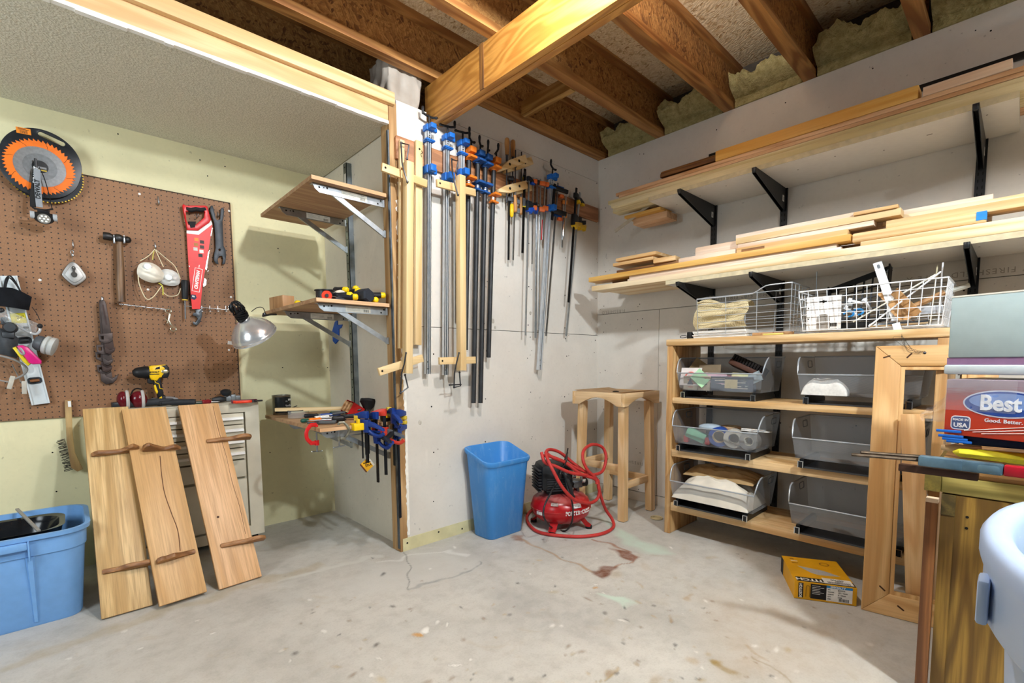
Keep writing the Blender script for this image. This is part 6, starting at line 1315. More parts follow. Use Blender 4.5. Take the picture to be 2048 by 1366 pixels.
# ================================================================ wall shelves
MEL=flat('#dedad2',.4,var=.03); EDG=flat('#cdbf9d',.6,var=.15)
BLKM=flat('#1b1c1e',.4,.3)
for (z,y0,y1,lab,marks) in ((2.12,.065,1.70,'upper white melamine shelf board carried by black brackets',((1690,322),(1733,310),(1600,368))),(1.575,-.75,1.57,'lower white melamine shelf board carried by black brackets',())):
    b=MB(TR(2.802,y0,z)); b.box(.002,0,0,.42,y1-y0,.025); b.mi=1; b.box(0,0,0,.003,y1-y0,.025); b.mi=2
    for k in range(9): 
        yy=(y1-y0)*(k+.5)/9; b.box(.1+.05*(k%3),yy,-.0006,.106+.05*(k%3),yy+(.02 if k%4==1 else .006),.0)
    tag(b.obj('wall_shelf',[MEL,EDG,flat('#6a655c',.8)],smooth=0),lab,'shelf','white wall shelves')
for (y,lab,z0) in ((1.458,'left black slotted shelf upright on the right wall',.02),(1.033,'middle black slotted shelf upright on the right wall',.02),(.184,'right black slotted shelf upright on the right wall',.02)):
    b=MB(TR(XR-.014,y,z0)); b.box(0,-.0185,0,.0135,.0185,2.44); b.mi=1
    zz=.05
    while zz<2.42:
        for s in (-1,1): b.box(-.0006,s*.008-.0022,zz,.001,s*.008+.0022,zz+.014)
        zz+=.032
    tag(b.obj('shelf_upright',[BLKM,flat('#050505',.8)],smooth=0),lab,'shelf upright','black shelf uprights')
    for (z,nm) in ((2.119,'upper'),(1.574,'lower')):
        M=Matrix(((-1,0,0,XR-.0142),(0,0,1,y),(0,1,0,z),(0,0,0,1)))   # x out from wall, y up, z +Y
        L=XR-.0142-2.738; th=thing('shelf_bracket','%s black steel bracket under the %s white wall shelf'%(lab.split()[0],nm),'shelf bracket',M,'black shelf brackets')
        b=MB(M)
        for s in (-1,1): b.prism([(0,0),(0,-.135),(.03,-.13),(L-.012,-.028),(L,-.012),(L,0)],s*.009-.0012,s*.009+.0012)
        b.box(.0,-.002,-.009,L,0,.009); b.box(L-.02,-.024,-.009,L,-.0,.009,bev=.003); b.obj('arm',BLKM,th)
        b=MB(M); b.box(.03,-.085,-.0114,.055,-.05,-.0104); b.mi=1; b.box(.037,-.077,-.0118,.042,-.06,-.0113); b.obj('size_label',[WHT,BLK],th,smooth=0)
b=MB(TR(XR-.02,-.6,2.432)); b.box(0,0,0,.0195,2.1,.03,bev=.003); tag(b.obj('wall_rail',BLKM),'long black horizontal wall rail partly hidden behind the upper lumber stack','rail')
# ---- lumber
LW={'pop':wood('#e4d5ac','#cdbb88','y',9,.2,.55,.9,0,.05),'red':wood('#ddb48c','#c39468','y',8,.4,.55,.9,0,.06),'gold':wood('#e3b462','#d29c48','y',6,.3,.5,.9,0,.06),'dk':wood('#9c6d3c','#6a4526','y',9,.5,.5,.9,0,.05),'pink':wood('#efdcc8','#e0c2a6','y',6,.5,.6,.9,0,.07),'pine':wood('#f0dcb8','#dcbc88','y',7,.15,.55,.9,2.2,.06),'gp':wood('#ecc995','#d6aa70','y',7,.4,.55,.9,0,.06)}
def plank(x0,x1,y0,y1,z0,z1,w,lab,rot=0,bev=.002,g='boards on the upper wall shelf',name='lumber_board',prof=None):
    c=((x0+x1)/2,(y0+y1)/2,z0); M=TR(*c,0,0,rot); b=MB(M); hx_,hy=(x1-x0)/2,(y1-y0)/2
    if prof: b.prism(prof,-hy,hy,Matrix(((1,0,0,0),(0,0,1,0),(0,1,0,0),(0,0,0,1))))
    else: b.box(-hx_,-hy,0,hx_,hy,z1-z0,bev=bev)
    return tag(b.obj(name,LW[w] if isinstance(w,str) else w),lab,'board',g)
mould=lambda w,h:[(-w/2,0),(w/2,0),(w/2,h),(0,h),(-w*.15,h*.85),(-w*.3,h*.8),(-w*.38,h*.55),(-w*.5,h*.45)]
plank(2.803,2.905,-.55,1.99,2.145,2.176,'pop','bottom front pale poplar board of the upper lumber stack, with greenish streaks')
plank(2.91,3.0,-.5,2.05,2.145,2.176,'pop','bottom inner pale board of the upper stack, protruding furthest towards the corner')
plank(3.005,3.1,-.4,1.86,2.145,2.17,'red','bottom rear reddish board of the upper lumber stack')
plank(2.812,2.91,-.5,2.02,2.1763,2.199,'pop','second pale board from the bottom at the front of the upper stack',.002)
plank(2.915,3.01,-.45,1.97,2.1763,2.199,'pink','second board from the bottom inside the upper stack, pinkish')
plank(2.808,2.90,-.5,1.93,2.1993,2.216,'red','third board from the bottom of the upper stack, brown and thin')
plank(2.806,2.90,-.5,1.955,2.2163,2.236,'red','fourth board from the bottom of the upper stack, reddish brown along the front',-.002)
plank(2.905,3.0,-.3,1.93,2.1993,2.236,'red','reddish inner board level with the third and fourth of the upper stack')
plank(2.806,2.90,.375,1.275,2.2365,2.298,'gold','golden yellow round edged board lying on top of the upper stack',0,.008)
plank(2.80,2.86,.09,.36,2.2365,2.275,'pink','short pinkish board on top at the right end of the upper stack',-.02)
plank(2.83,2.9,-.4,.06,2.2365,2.26,'red','thin reddish board at the far right end of the upper stack')
plank(2.93,3.0,.43,1.72,2.2365,2.30,'dk','dark brown moulding lying behind the golden board',.0,0,prof=mould(.07,.063))
plank(2.945,3.0,.80,1.70,2.301,2.35,'dk','short dark brown moulding stacked highest at the back of the upper shelf',0.01,0,prof=mould(.055,.045))
plank(3.01,3.08,.5,1.80,2.17,2.31,'dk','dark board standing on edge at the back of the upper stack')
plank(3.0,3.14,1.68,1.94,2.055,2.10,'red','rough brown board end hanging out below the upper stack left of the shelf',.0,.004)
plank(2.95,3.1,1.7,1.98,2.10,2.119,'gold','flat pale yellow board end jutting out left of the upper white shelf')
M=frame((2.98,1.93,2.10),(1,0,0),(0,-.24,.1)); b=MB(M); b.box(-.16,-.01,-.006,.16,.01,.006); tag(b.obj('clear_strip',flat('#b8ac98',.3)),'thin greyish translucent strip sagging from the left end of the upper stack','strip')
G2='boards on the lower wall shelf'
def p2(*a,**k): return plank(*a,g=G2,**k)
p2(2.80,2.94,-.7,2.15,1.600,1.634,'pine','long pale pine plank along the front edge of the lower wall shelf')
p2(2.945,3.2,-.6,2.1,1.6006,1.618,'pine','wide thin pine board lying flat at the back, under the lower shelf stack')
p2(2.815,2.90,.64,1.86,1.6343,1.648,'pink','thin pale strip lying on the front pine plank below the golden board')
p2(2.82,2.90,.66,1.85,1.6483,1.668,'pink','second thin pale strip on the front pine plank, just under the golden board')
p2(2.805,2.90,-.6,.56,1.6343,1.655,'pine','pine board lying on the front plank at the right part of the lower shelf')
p2(2.803,2.9,.60,2.18,1.6684,1.70,'gold','long golden board along the front of the lower shelf, its end sticking out furthest left')
p2(2.925,2.945,1.6,2.215,1.668,1.682,'pine','narrow pale strip poking out beyond the left end of the golden board')
p2(2.91,2.99,-.2,2.05,1.634,1.668,'dk','dark board in shadow behind the thin strips on the lower shelf')
o=p2(2.806,2.86,.135,.595,1.6555,1.70,'gp','round fronted board with blue tape on its right end on the lower shelf',bev=.008)
b=MB(o.matrix_world); FR[o.name]=o.matrix_world.copy(); b.box(-.0285,-.231,.012,.012,-.2,.0465); b.obj('tape_end',flat('#2b86d6',.6),o,smooth=0)
p2(2.83,2.93,-.65,.47,1.7004,1.737,'gp','golden pine board second from the top at the right end of the lower shelf')
p2(2.832,2.92,.62,1.15,1.7004,1.732,'gp','board with a notch on its front edge above the golden board')
b=MB(TR(2.828,1.06,1.705)); b.box(0,-.06,0,.004,.06,.014); tag(b.obj('notch_strip',LW['dk'],smooth=0),'short brown strip set in the notch above the golden board','strip')
p2(2.83,2.93,1.155,1.50,1.7004,1.73,'pink','short pale board left of the notched one on the lower shelf')
p2(2.88,2.97,1.1,1.42,1.7305,1.79,LW['pink'],'pale board with a slanted left end on the lower shelf',rot=.02,bev=.01)
p2(2.85,2.93,.52,1.15,1.7325,1.757,'pink','pale pinkish board above the notched one in the middle of the lower stack')
p2(2.845,2.93,.42,1.16,1.7575,1.79,'pine','pale smooth board next to the top in the middle of the lower stack')
p2(2.855,2.94,.49,1.165,1.7905,1.812,'pink','weathered thin board topmost in the middle of the lower stack')
p2(2.835,2.87,.43,.60,1.7905,1.806,'gp','short pale block lying on the right end of the smooth board')
p2(2.96,3.05,.165,1.1,1.7,1.80,'pink','long pale board standing on edge at the back of the lower stack')
p2(2.95,3.0,.125,.5,1.68,1.80,LW['pink'],'square ended pale board behind the right part of the lower stack')
p2(2.935,2.955,-.02,.5,1.738,1.775,'pine','short pine offcut behind the golden pine board near the right end')
p2(2.885,3.15,1.715,2.03,1.766,1.788,'gp','lower of two short square slabs at the left end of the lower shelf',rot=.02)
p2(2.90,3.16,1.70,2.015,1.801,1.823,'gp','upper of two short square slabs at the left end of the lower shelf',rot=.0)
b=MB(TR(3.02,1.87,1.788)); b.box(-.05,-.08,0,.05,.08,.013); tag(b.obj('spacer_block',LW['gp']),'thin spacer between the two short square slabs','spacer')
p2(2.89,3.0,1.5,2.0,1.7004,1.735,'dk','dark brown rough board under the two short slabs'); p2(2.87,2.95,1.55,1.70,1.7355,1.765,'gp','small pale block under the right corner of the two short slabs',rot=.1)
# ================================================================ shelf unit
UX=2.742; UY0,UY1=.218,1.518; UD=.375
RO=[wood('#e6c594','#d0a56c',a,7,.45,.5) for a in 'xyz']; RI=[wood('#d9b27c','#b88a54',a,8,.5,.5) for a in 'xyz']
M=TR(UX,UY0,0); th=thing('shelf_unit','wide open oak shelf unit with sliding wire mesh bins against the right wall','shelf unit',M); W=UY1-UY0
for s,nm in ((0,'right'),(1,'left')):
    b=MB(M); y=W-.038 if s else 0; b.box(0,y,0,UD,y+.038,1.1875,bev=.003); b.obj('side_panel',RI[2],th)
b=MB(M); b.box(-.006,-.006,1.188,UD,W+.006,1.228,bev=.006); b.obj('top_panel',RO[1],th)
for z0,z1 in ((.834,.868),(.50,.544),(.152,.202)):
    b=MB(M); b.box(.002,.039,z0,UD-.01,W-.039,z1,bev=.002); b.obj('shelf',RO[1],th)
# ---- mesh bins
t=NT('perforated_silver_steel'); t.set(r=.4,m=.5); t.b.inputs['Base Color'].default_value=hx('#a3a8ae')
v=t.coord((1,1,1),False); s=t.n('ShaderNodeSeparateXYZ'); t.l(v,s,0)
def comp(a,bb,c):
    x=t.n('ShaderNodeMath',operation='ADD'); t.t.links.new(s.outputs[0],x.inputs[0]); t.t.links.new(s.outputs[1],x.inputs[1])
    m=t.n('ShaderNodeMath',operation='ADD' if c>0 else 'SUBTRACT'); t.l(x,m,0); t.t.links.new(s.outputs[2],m.inputs[1]); return t.math('SINE',t.math('MULTIPLY',m,2*PI/.0058))
pr=t.math('MULTIPLY',comp(1,1,1),comp(1,1,-1)); ho=t.math('LESS_THAN',t.math('ABSOLUTE',pr),.27); ho2=t.math('SUBTRACT',1.0,ho)
tr_=t.n('ShaderNodeBsdfTransparent'); mx=t.n('ShaderNodeMixShader'); t.l(ho2,mx,0); t.l(t.b,mx,1); t.l(tr_,mx,2); t.l(mx,t.out,0); PERF=t.m
SIL=flat('#a9afb6',.35,.35,.05)
def mesh_bin(M,label):
    th=thing('mesh_bin',label,'bin',M,'sliding mesh bins'); b=MB(M)
    hw,hb,d=.258,.236,.335; zb,zl,zh=.046,.152,.243
    def pt(side,u,v):   # side wall: u front->back, v bottom->top
        zt=zl+(zh-zl)*(1-(1-min(1,u/.28))**2.2 if u<.28 else 1)
        z=zb+(zt-zb)*v; k=(z-zb)/(zh-zb); xf=.028*(1-k*1.2) if True else 0; xf=max(xf,-.004)
        return V((xf+(d-.02+.02*k-xf)*u,side*(hb+(hw-hb)*k),z))
    for sd in (-1,1): b.grid(lambda u,v,sd=sd:pt(sd,u,v),20,6)
    b.grid(lambda u,v:pt(-1,0,v).lerp(pt(1,0,v),u),8,4); b.grid(lambda u,v:pt(-1,1,v).lerp(pt(1,1,v),u),8,6); b.grid(lambda u,v:pt(-1,u,0).lerp(pt(1,u,0),v),6,6)
    bmesh.ops.remove_doubles(b.bm,verts=b.bm.verts,dist=.0005); b.obj('mesh_body',PERF,th,smooth=40)
    b=MB(M); R=[pt(-1,u/24,1) for u in range(24,-1,-1)]+[pt(1,u/24,1) for u in range(0,25)]; b.tube(R+[],.0042,8,True); b.obj('rim',SIL,th)
    for sd in (-1,1):
        b=MB(M); c=pt(sd,.72,.8); b.tube([(c.x+a*1.0,c.y+sd*.001+c_*.1*sd,c.z+c_) for a,c_ in rrect(.07,.034,.008,3)],.0022,6,True); b.obj('hand_hole',flat('#6f757b',.4,.4),th)
    for sd in (-1,1):
        b=MB(M); b.box(.012,sd*.205-.006,.0,.33,sd*.205+.006,.022); b.box(.004,sd*.205-.012,.004,.02,sd*.205+.012,.034,bev=.002); b.box(.02,sd*.205-.009,.02,.3,sd*.205+.009,.044); b.mi=1; b.box(.002,sd*.205-.013,.002,.0045,sd*.205-.009,.036); b.box(.002,sd*.205+.009,.002,.0045,sd*.205+.013,.036); b.box(.002,sd*.205-.013,.034,.0045,sd*.205+.013,.037); b.obj('slide_rail',[flat('#1d1e20',.4,.4),CHR],th,smooth=0)
    b=MB(M); b.box(.02,-.2,.001,.3,.2,.0025); b.box(.018,-.2,.0,.024,.2,.008); b.obj('base_plate',flat('#4a4c50',.35,.6),th,smooth=0)
    return th
cL,cR=1.212,.545
BINS=[('left','top',2.752,cL,.868),('left','middle',2.706,cL,.544),('left','bottom',2.690,cL,.202),('right','top',2.752,cR,.868),('right','middle',2.706,cR,.544),('right','bottom',2.690,cR,.202)]
bl=['holding papers and packets','holding rolls of tape','holding crumpled canvas','holding a white towel','standing empty','standing empty']
b0=mesh_bin(TR(2.752,cL,.8685),'silver mesh bin %s on the %s left of the shelf unit'%(bl[0],'top'))
for (side,row,x,y,z),c in list(zip(BINS,bl))[1:]: dup(b0,TR(x,y,z+.0005),'silver mesh bin %s on the %s row %s of the shelf unit'%(c,row,side))
# ---- contents of the bins
def inb(x,y,xx): return px(x,y,'x',xx)
def sheet(c,w,h,rx,ry,rz,m,name,lab,cat,th_=.002,g=None):
    b=MB(TR(*c,rx,ry,rz)); b.cbox((0,0,0),(th_,w,h)); return tag(b.obj(name,m,smooth=0),lab,cat,g)
zt=.868+.048
M=TR(2.80,1.39,zt+.082,0,.25,0); b=MB(M); b.cbox((0,0,0),(.004,.13,.11)); b.mi=1; b.tube([(-.003,.032*cos(a)-.0,.026*sin(a)-.0) for a in [k*PI/12 for k in range(24)]],.0045,6,True); b.cbox((-.003,.0,-.0),(.002,.03,.012)); b.cbox((-.003,-.01,-.03),(.002,.02,.018)); tag(b.obj('paper_packet',[flat('#e5dedb',.6,var=.1),flat('#e2543f',.6)]),'white paper packet with a red ring print in the top left bin','packet')
sheet((2.785,1.32,zt+.075),.1,.075,.7,.3,.1,flat('#a9d8ac',.6),'green_card','light green card tilted in the top left bin','card')
sheet((2.80,1.24,zt+.075),.13,.06,.1,.4,0,flat('#d5b2c4',.6),'pink_card','pinkish card lying in the top left bin','card')
sheet((2.86,1.30,zt+.11),.14,.09,.0,.1,-.1,flat('#8b7a62',.8),'cardboard_piece','flat brown cardboard piece at the back of the top left bin','cardboard'); sheet((2.88,1.38,zt+.13),.1,.1,.6,.1,.2,flat('#7b6747',.8),'cardboard_piece','tilted brown cardboard corner sticking up at the back of the top left bin','cardboard')
sheet((2.80,1.10,zt+.085),.09,.05,.05,.5,.0,flat('#d9d9a2',.6),'yellow_note','pale yellow note pad in the top left bin','note pad')
sheet((2.80,1.03,zt+.075),.1,.06,-.5,.3,0,flat('#8fa0a8',.5),'grey_card','grey blue card at the right end of the top left bin','card')
b=MB(TR(2.80,1.18,zt+.09)); rr=random.Random(4)
for k in range(9): a=V((rr.uniform(-.02,.03),rr.uniform(-.05,.05),rr.uniform(-.01,.012))); b.beam(a,a+V((rr.uniform(-.02,.02),rr.uniform(-.05,.05),rr.uniform(-.008,.01))),.006,.0012)
tag(b.obj('red_clips',flat('#d8536a',.5),smooth=0),'small heap of pinkish red clips in the top left bin','clips')
M=TR(2.88,1.09,zt+.125,.45,.25,.1); th=thing('bristle_brush','black bristle block brush lying in the top left bin','brush',M)
b=MB(M); b.cbox((0,0,0),(.09,.2,.03),None,.006); b.obj('block',flat('#4a2a1c',.6),th)
b=MB(M); 
for i in range(12):
    for j in range(5): b.cyl((-.036+.018*j,-.09+.0164*i,-.012),(-.04+.018*j,-.092+.0164*i,.05),.0055,.007,n=6)
b.obj('bristles',flat('#17110f',.8),th,smooth=0)['kind']='stuff'
for (y,w,c,lab) in ((1.385,.09,'#b7ad96','cream printed box seen through the front of the top left bin'),(1.30,.07,'#c7b9a0','small box with red print behind the bin front'),(1.14,.24,'#5d6a7c','blue grey printed carton filling the right half of the top left bin')):
    b=MB(TR(2.812,y,zt+.0445)); b.cbox((0.0,0,0),(.05,w,.085),None,.002); b.mi=1; r2=random.Random(int(y*1000))
    for k in range(6): b.cbox((-.0255,r2.uniform(-w*.35,w*.35),.03-.011*k),(.001,w*r2.uniform(.15,.4),.004))
    b.mi=2; b.cbox((-.0256,.0,.0),(.0012,w*.3,.05)) if w>.2 else b.prism([(-.02,-.02),(.02,-.02),(0,.02)],.0,.001,Matrix(((0,0,1,-.0262),(1,0,0,0),(0,1,0,.01),(0,0,0,1)))); tag(b.obj('small_carton',[flat(c,.6,var=.2),flat('#e8e4da' if w>.2 else '#b7523f',.6),flat('#d9cda4' if w>.2 else '#454a58',.6)],smooth=0),lab,'box')
# tapes in the middle left bin
zt=.544+.048; xb=2.79
def roll(y,z,R,r,w,c,lab,x=xb,tilt=0,rz=0,core='#c9b28c'):
    M=TR(x,y,z)@Euler((0,tilt,rz)).to_matrix().to_4x4()@Matrix.Rotation(PI/2,4,'Y'); th=thing('tape_roll',lab,'tape roll',M); b=MB(M); b.lathe([(r,-w/2),(R,-w/2),(R,w/2),(r,w/2),(r,-w/2)],28,None,False); b.obj('tape',flat(c,.35),th); b=MB(M); b.lathe([(r-.003,-w/2),(r,-w/2),(r,w/2),(r-.003,w/2),(r-.003,-w/2)],24,None,False); b.obj('core',flat(core,.7),th)
roll(1.20,zt+.058,.058,.036,.05,'#2a4c9a','blue tape roll standing in the middle of the middle left bin',rz=.3)
roll(1.12,zt+.055,.055,.03,.045,'#b9b5ac','grey duct tape roll standing right of the blue one',rz=.3,x=2.80,core='#8e8878')
roll(1.025,zt+.052,.052,.026,.05,'#8f8e8b','silver tape roll with a pale core at the right end of the middle left bin',x=2.785,core='#d8d2c0')
roll(1.18,zt+.09,.055,.04,.04,'#c9a884','brown paper tape roll lying on top at the back of the middle left bin',x=2.90,tilt=PI/2)
M=TR(2.79,1.34,zt+.05,.35,0,.2); b=MB(M); b.cbox((0,0,0),(.05,.12,.06),None,.008); tag(b.obj('green_dispenser',flat('#7fb99a',.4)),'pale green plastic tape dispenser in the middle left bin','dispenser')
b=MB(TR(2.80,1.26,zt+.105)); b.ell((0,0,0),(.05,.07,.022),18); tag(b.obj('tape_pack',flat('#a9bac9',.25)),'pale blue shiny packet on top of the tapes','packet')
for y,lab in ((1.40,'small red plastic piece at the left end of the middle left bin'),(1.265,'red plastic cap between the green dispenser and the blue tape roll')):
    b=MB(TR(2.785,y,zt+.022)); b.cbox((0,0,0),(.03,.03,.042),None,.005); tag(b.obj('plastic_scrap',flat('#d0303a',.4)),lab,'plastic piece')
b=MB(TR(2.86,1.02,zt+.10,0,.1,.1)); b.cbox((0,0,0),(.1,.14,.006),None,.001); b.cbox((0,.01,.008),(.09,.12,.005),None,.001); tag(b.obj('paper_pad',WHT),'white paper pad lying on the tapes at the right end','paper')
b=MB(TR(2.81,1.075,zt+.04)); b.cbox((.02,0,0),(.05,.05,.07),None,.01); tag(b.obj('white_tub',flat('#dfe4e8',.4)),'white tub standing between the two grey tape rolls','tub')
# canvas in the bottom left bin
zt=.202+.048
def cloth(M,w,d,h,name,lab,m,seed,fr=9,amp=.02,cat='cloth',tri=None):
    b=MB(M)
    def f(u,v):
        y=(u-.5)*w; x=(v-.5)*d; e=min(1,4.2*min(u,1-u))*min(1,4.2*min(v,1-v)); e=e**.45
        r=min(1,abs(mnoise.noise(V((x*fr*1.3+y*2,y*fr*.6,seed))))*2.4); r2=mnoise.noise(V((x*fr*3.4,y*fr*1.6,seed+4)))
        return V((x,y,max(.0,h*e*(.72+.3*(1-v)*.0)+amp*(1-r)*e+amp*.35*r2*e)))
    b.grid(f,70,44); b.box(-d*.42,-w*.42,0,d*.42,w*.42,h*.35); return tag(b.obj(name,m,smooth=70),lab,cat)
CAN=flat('#d5cfc2',.9,var=.1,sc=9)
cloth(TR(2.855,1.225,zt+.002),.455,.30,.155,'canvas_drop_cloth','crumpled off white canvas cloth filling the bottom left bin',CAN,3,9,.03)
cloth(TR(2.90,1.22,zt+.145,0,-.12,0),.42,.2,.035,'canvas_fold','tan folded canvas layer on top of the crumpled cloth',flat('#a98c62',.9,var=.15,sc=9),8,14,.02)
cloth(TR(2.80,.675,.868+.05),.20,.09,.085,'folded_towel','folded white terry towel in the top right bin',flat('#d9d7d2',.95,var=.1,sc=70,bump=.4),5,16,.02,cat='towel')
# ================================================================ on top of the unit
zt=1.2285
def wire_basket(M,w,d,h,ny,nx,nz,m,label,flare=.03,r=.0017,dip=None,rr=.0034):
    """local: x depth (0 front), y width centred, z up"""
    th=thing('wire_basket',label,'basket',M)
    def P(x,y,z):
        k=z/h; return V((-flare*k+x*(1+2*flare*k/d) if True else x, y*(1+2*flare*.6*k/w), z))
    top=lambda y: h
    def rimz(x,y): 
        if dip and x<.01: 
            a,c,e=dip; t=min(1,max(0,(y-a)/(c-a))); return h-e*(t*t*(3-2*t))
        return h
    b=MB(M); rim=[]
    n=24
    for k in range(n+1): y=-w/2+w*k/n; rim.append(P(0,y,rimz(0,y)))
    for k in range(1,9): rim.append(P(d*k/8,w/2,h if not dip else h-dip[2]*(1-min(1,k/6))))
    for k in range(1,n+1): rim.append(P(d,w/2-w*k/n,h))
    for k in range(1,8): rim.append(P(d-d*k/8,-w/2,h))
    b.tube(rim,rr,7,True); b.obj('rim',m,th)
    b=MB(M); e=.0005
    for i in range(ny+1):
        y=-w/2+w*i/ny; b.tube([P(0,y,rimz(0,y)-.001),P(0,y,.002),P(d,y,.002),P(d,y,h-.001)],r,5)
    for i in range(1,nx):
        x=d*i/nx; b.tube([P(x,-w/2,h-.001),P(x,-w/2,.002),P(x,w/2,.002),P(x,w/2,h-.01-(dip[2]*(1-min(1,x/d*1.33)) if dip else 0))],r,5)
    for i in range(nz):
        z=.002+h*i/nz; b.tube([P(0,-w/2,z),P(0,w/2,z),P(d,w/2,z),P(d,-w/2,z)],r,5,True)
    b.obj('wires',m,th,smooth=60); return th
WW=flat('#eceef0',.35,var=.04); GW=flat('#b9bec3',.35,.4,.05)
wire_basket(TR(2.80,.52,zt+.014),.535,.26,.20,14,7,5,WW,'white wire basket full of hooks, rods and clips on the shelf unit top',.028,.0019)
wire_basket(TR(2.80,1.10,zt+.018),.50,.27,.252,3,5,7,GW,'silver wire basket with a stepped rim holding a tan mesh pouch',.012,.0019,(-.14,-.05,.038))
# white basket contents
M=TR(2.808,.70,zt+.02,0,-.06,0); b=MB(M); b.box(0,-.075,0,.006,.075,.165); b.mi=1; b.box(-.0006,-.018,.135,0,.018,.142); b.cbox((-.0003,0,.138),(.0006,.008,.014)); b.mi=2; b.prism([(.028*cos(a),.0+.028*sin(a)) for a in [k*PI/12 for k in range(13)]]+[(-.03,-.045),(.03,-.045)],.0,.0006,Matrix(((0,0,1,-.001),(-1,0,0,.0),(0,1,0,.05),(0,0,0,1)))); b.mi=1
for k in range(10): b.box(-.0009,-.06+k*.0035,.012,-.0002,-.058+k*.0035+.001*(k%2),.03)
for s in (-.06,): b.cbox((-.0003,.066,.11),(.0006,.006,.006)); b.cbox((-.0003,.066,.055),(.0006,.006,.006))
tag(b.obj('header_card',[flat('#efedea',.5),flat('#33302c',.6),flat('#9d968e',.6)],smooth=0),'white packaging card with a hang slot at the left end of the white wire basket','card')
a=px(1652,640,'x',2.98); c=px(1768,632,'x',2.93); d=px(1640,580,'x',3.0); M=frame(a,(-1,0,.25),c-a); th=thing('black_tray','black slotted plastic tray standing tilted up in the white wire basket','tray',M); b=MB(M); I=M.inverted()
Wt=(c-a).length; q=I@px(1757,530,'x',2.99); sg=1 if q.y>0 else -1; h0=abs((I@d).y); h1=abs(q.y)
def tp(u,v): return V((Wt*u*(1-.06*v),sg*v*(h0+(h1-h0)*u),0))
for k in range(8): b.beam(tp(k/7,0),tp(k/7,1),.007,.006,(0,0,1))
for v,wd in ((0,.016),(.25,.006),(.5,.006),(.72,.006),(1,.03)): b.beam(tp(0,v),tp(1,v),wd,.007,(0,0,1))
for k in (0,7): b.beam(tp(k/7,0)+V((0,0,.03)),tp(k/7,1)+V((0,0,.03)),.006,.06,(0,0,1))
b.obj('grille',flat('#17191d',.5),th,smooth=0)
b=MB(M); b.beam(tp(.94,.93),tp(1,1.02),.012,.012,(0,0,1)); b.obj('latch',flat('#9aa2a8',.4),th,smooth=0)
def rod(a,c,r,m,name,lab,cat): b=MB(TR(*a)); d=V(c)-V(a); b.tube([(0,0,0),d],r,7); return tag(b.obj(name,m),lab,cat)
IV=flat('#e6e2d2',.5)
rod(inb(1706,644,2.80),inb(1871,549,2.86),.0035,IV,'white_rod','upper of two white rods slanting across the white wire basket','rod')
rod(inb(1737,653,2.79),inb(1882,543,2.84),.0038,WW,'white_rod','lower of two white rods slanting across the white wire basket, with a bent foot','rod')
rod(inb(1861,645,2.90),inb(1875,530,2.90),.003,flat('#cfc6a5',.6),'bamboo_stick','left upright stick at the right end of the white wire basket','stick')
rod(inb(1876,650,2.88),inb(1886,525,2.88),.0032,WW,'white_rod','upright white rod at the right end of the white wire basket','rod')
rod(inb(1632,600,2.97),inb(1634,543,2.97),.0022,STEEL,'steel_wire','single thin wire standing upright behind the white packaging card','wire')
rod(inb(1800,625,2.98),inb(1890,585,3.0),.014,wood('#c99a68','#a97a4a','y',5),'wooden_dowel','wooden dowel behind the cardboard at the right end of the white basket','dowel')
rod(inb(1880,588,3.02),inb(1939,570,3.04),.012,flat('#d2cfc2',.4),'caulk_nozzle','grey white tube nozzle pointing right over the end of the white basket','nozzle')
def strip(a,c,w,t_,m,name,lab,cat,up=(1,0,0),hole=True):
    a=V(a); c=V(c); z=(c-a).normalized(); x=V((0,1,0)); M=frame((a+c)/2,V((-1,0,0)),z); L=(c-a).length; th=thing(name,lab,cat,M); b=MB(M); b.box(-L/2,-w/2,-t_/2,L/2,w/2,t_/2); b.obj('strip',m,th,smooth=0)
    if hole: b=MB(M); b.prism(rrect(.02,.011,.005,4,L/2-.022,0),t_/2,t_/2+.0008); b.obj('slot',flat('#737a80',.5),th,smooth=0)
strip(inb(1795,655,2.80),inb(1758,528,2.87),.034,.003,WW,'white_metal_strip','white metal strip with an oval slot leaning up out of the white wire basket','strip')
M=TR(*inb(1795,690-48,2.80),0,0,0); 
M=frame(inb(1790,610,2.83),(-1,.1,.1),(0,-.8,-1)); b=MB(M); b.box(-.09,-.02,-.003,.07,.025,.0); b.box(-.05,.02,-.003,.10,.06,.0,TR(0,0,0,.5,0,0)); b.box(.0,-.03,-.003,.09,.03,.0); tag(b.obj('cardboard_insert',flat('#c79a68',.8,var=.12),smooth=0),'bent brown cardboard insert in the middle of the white wire basket','cardboard')
for i,(x,y,dx) in enumerate(((1690,610,.03),(1712,604,.04),(1700,622,.02),(1735,610,.05))):
    p=inb(x,y,2.84+dx); b=MB(TR(*p,.3*i,.2,.4*i)); b.cyl((0,-.03,0),(0,.03,0),.007,n=10); b.box(-.008,.02,-.012,.008,.036,.012,bev=.002); tag(b.obj('white_bracket_clip',WW),('left','second','lowest','rightmost')[i]+' of four small white bracket clips inside the white wire basket','clip')
for i,(x,y) in enumerate(((1697,628),(1716,624))):
    p=inb(x,y,2.82); b=MB(TR(*p)); b.tube([(.004,.02*cos(a),.013*sin(a)) for a in [k*PI/8 for k in range(13)]],.005,7); tag(b.obj('blue_hook',flat('#2a84c8',.4)),('left' if i==0 else 'right')+' blue plastic hook in the white wire basket','hook')
M=TR(2.82,.42,zt+.03,0,0,0); b=MB(M); b.tube([(0,.09,0),(.0,.0,.002),(.01,-.12,.006)],[.012,.014,.013],10); tag(b.obj('chrome_tube',metal('#c7cacd',.12)),'shiny chrome tube lying at the bottom of the white wire basket','tube')
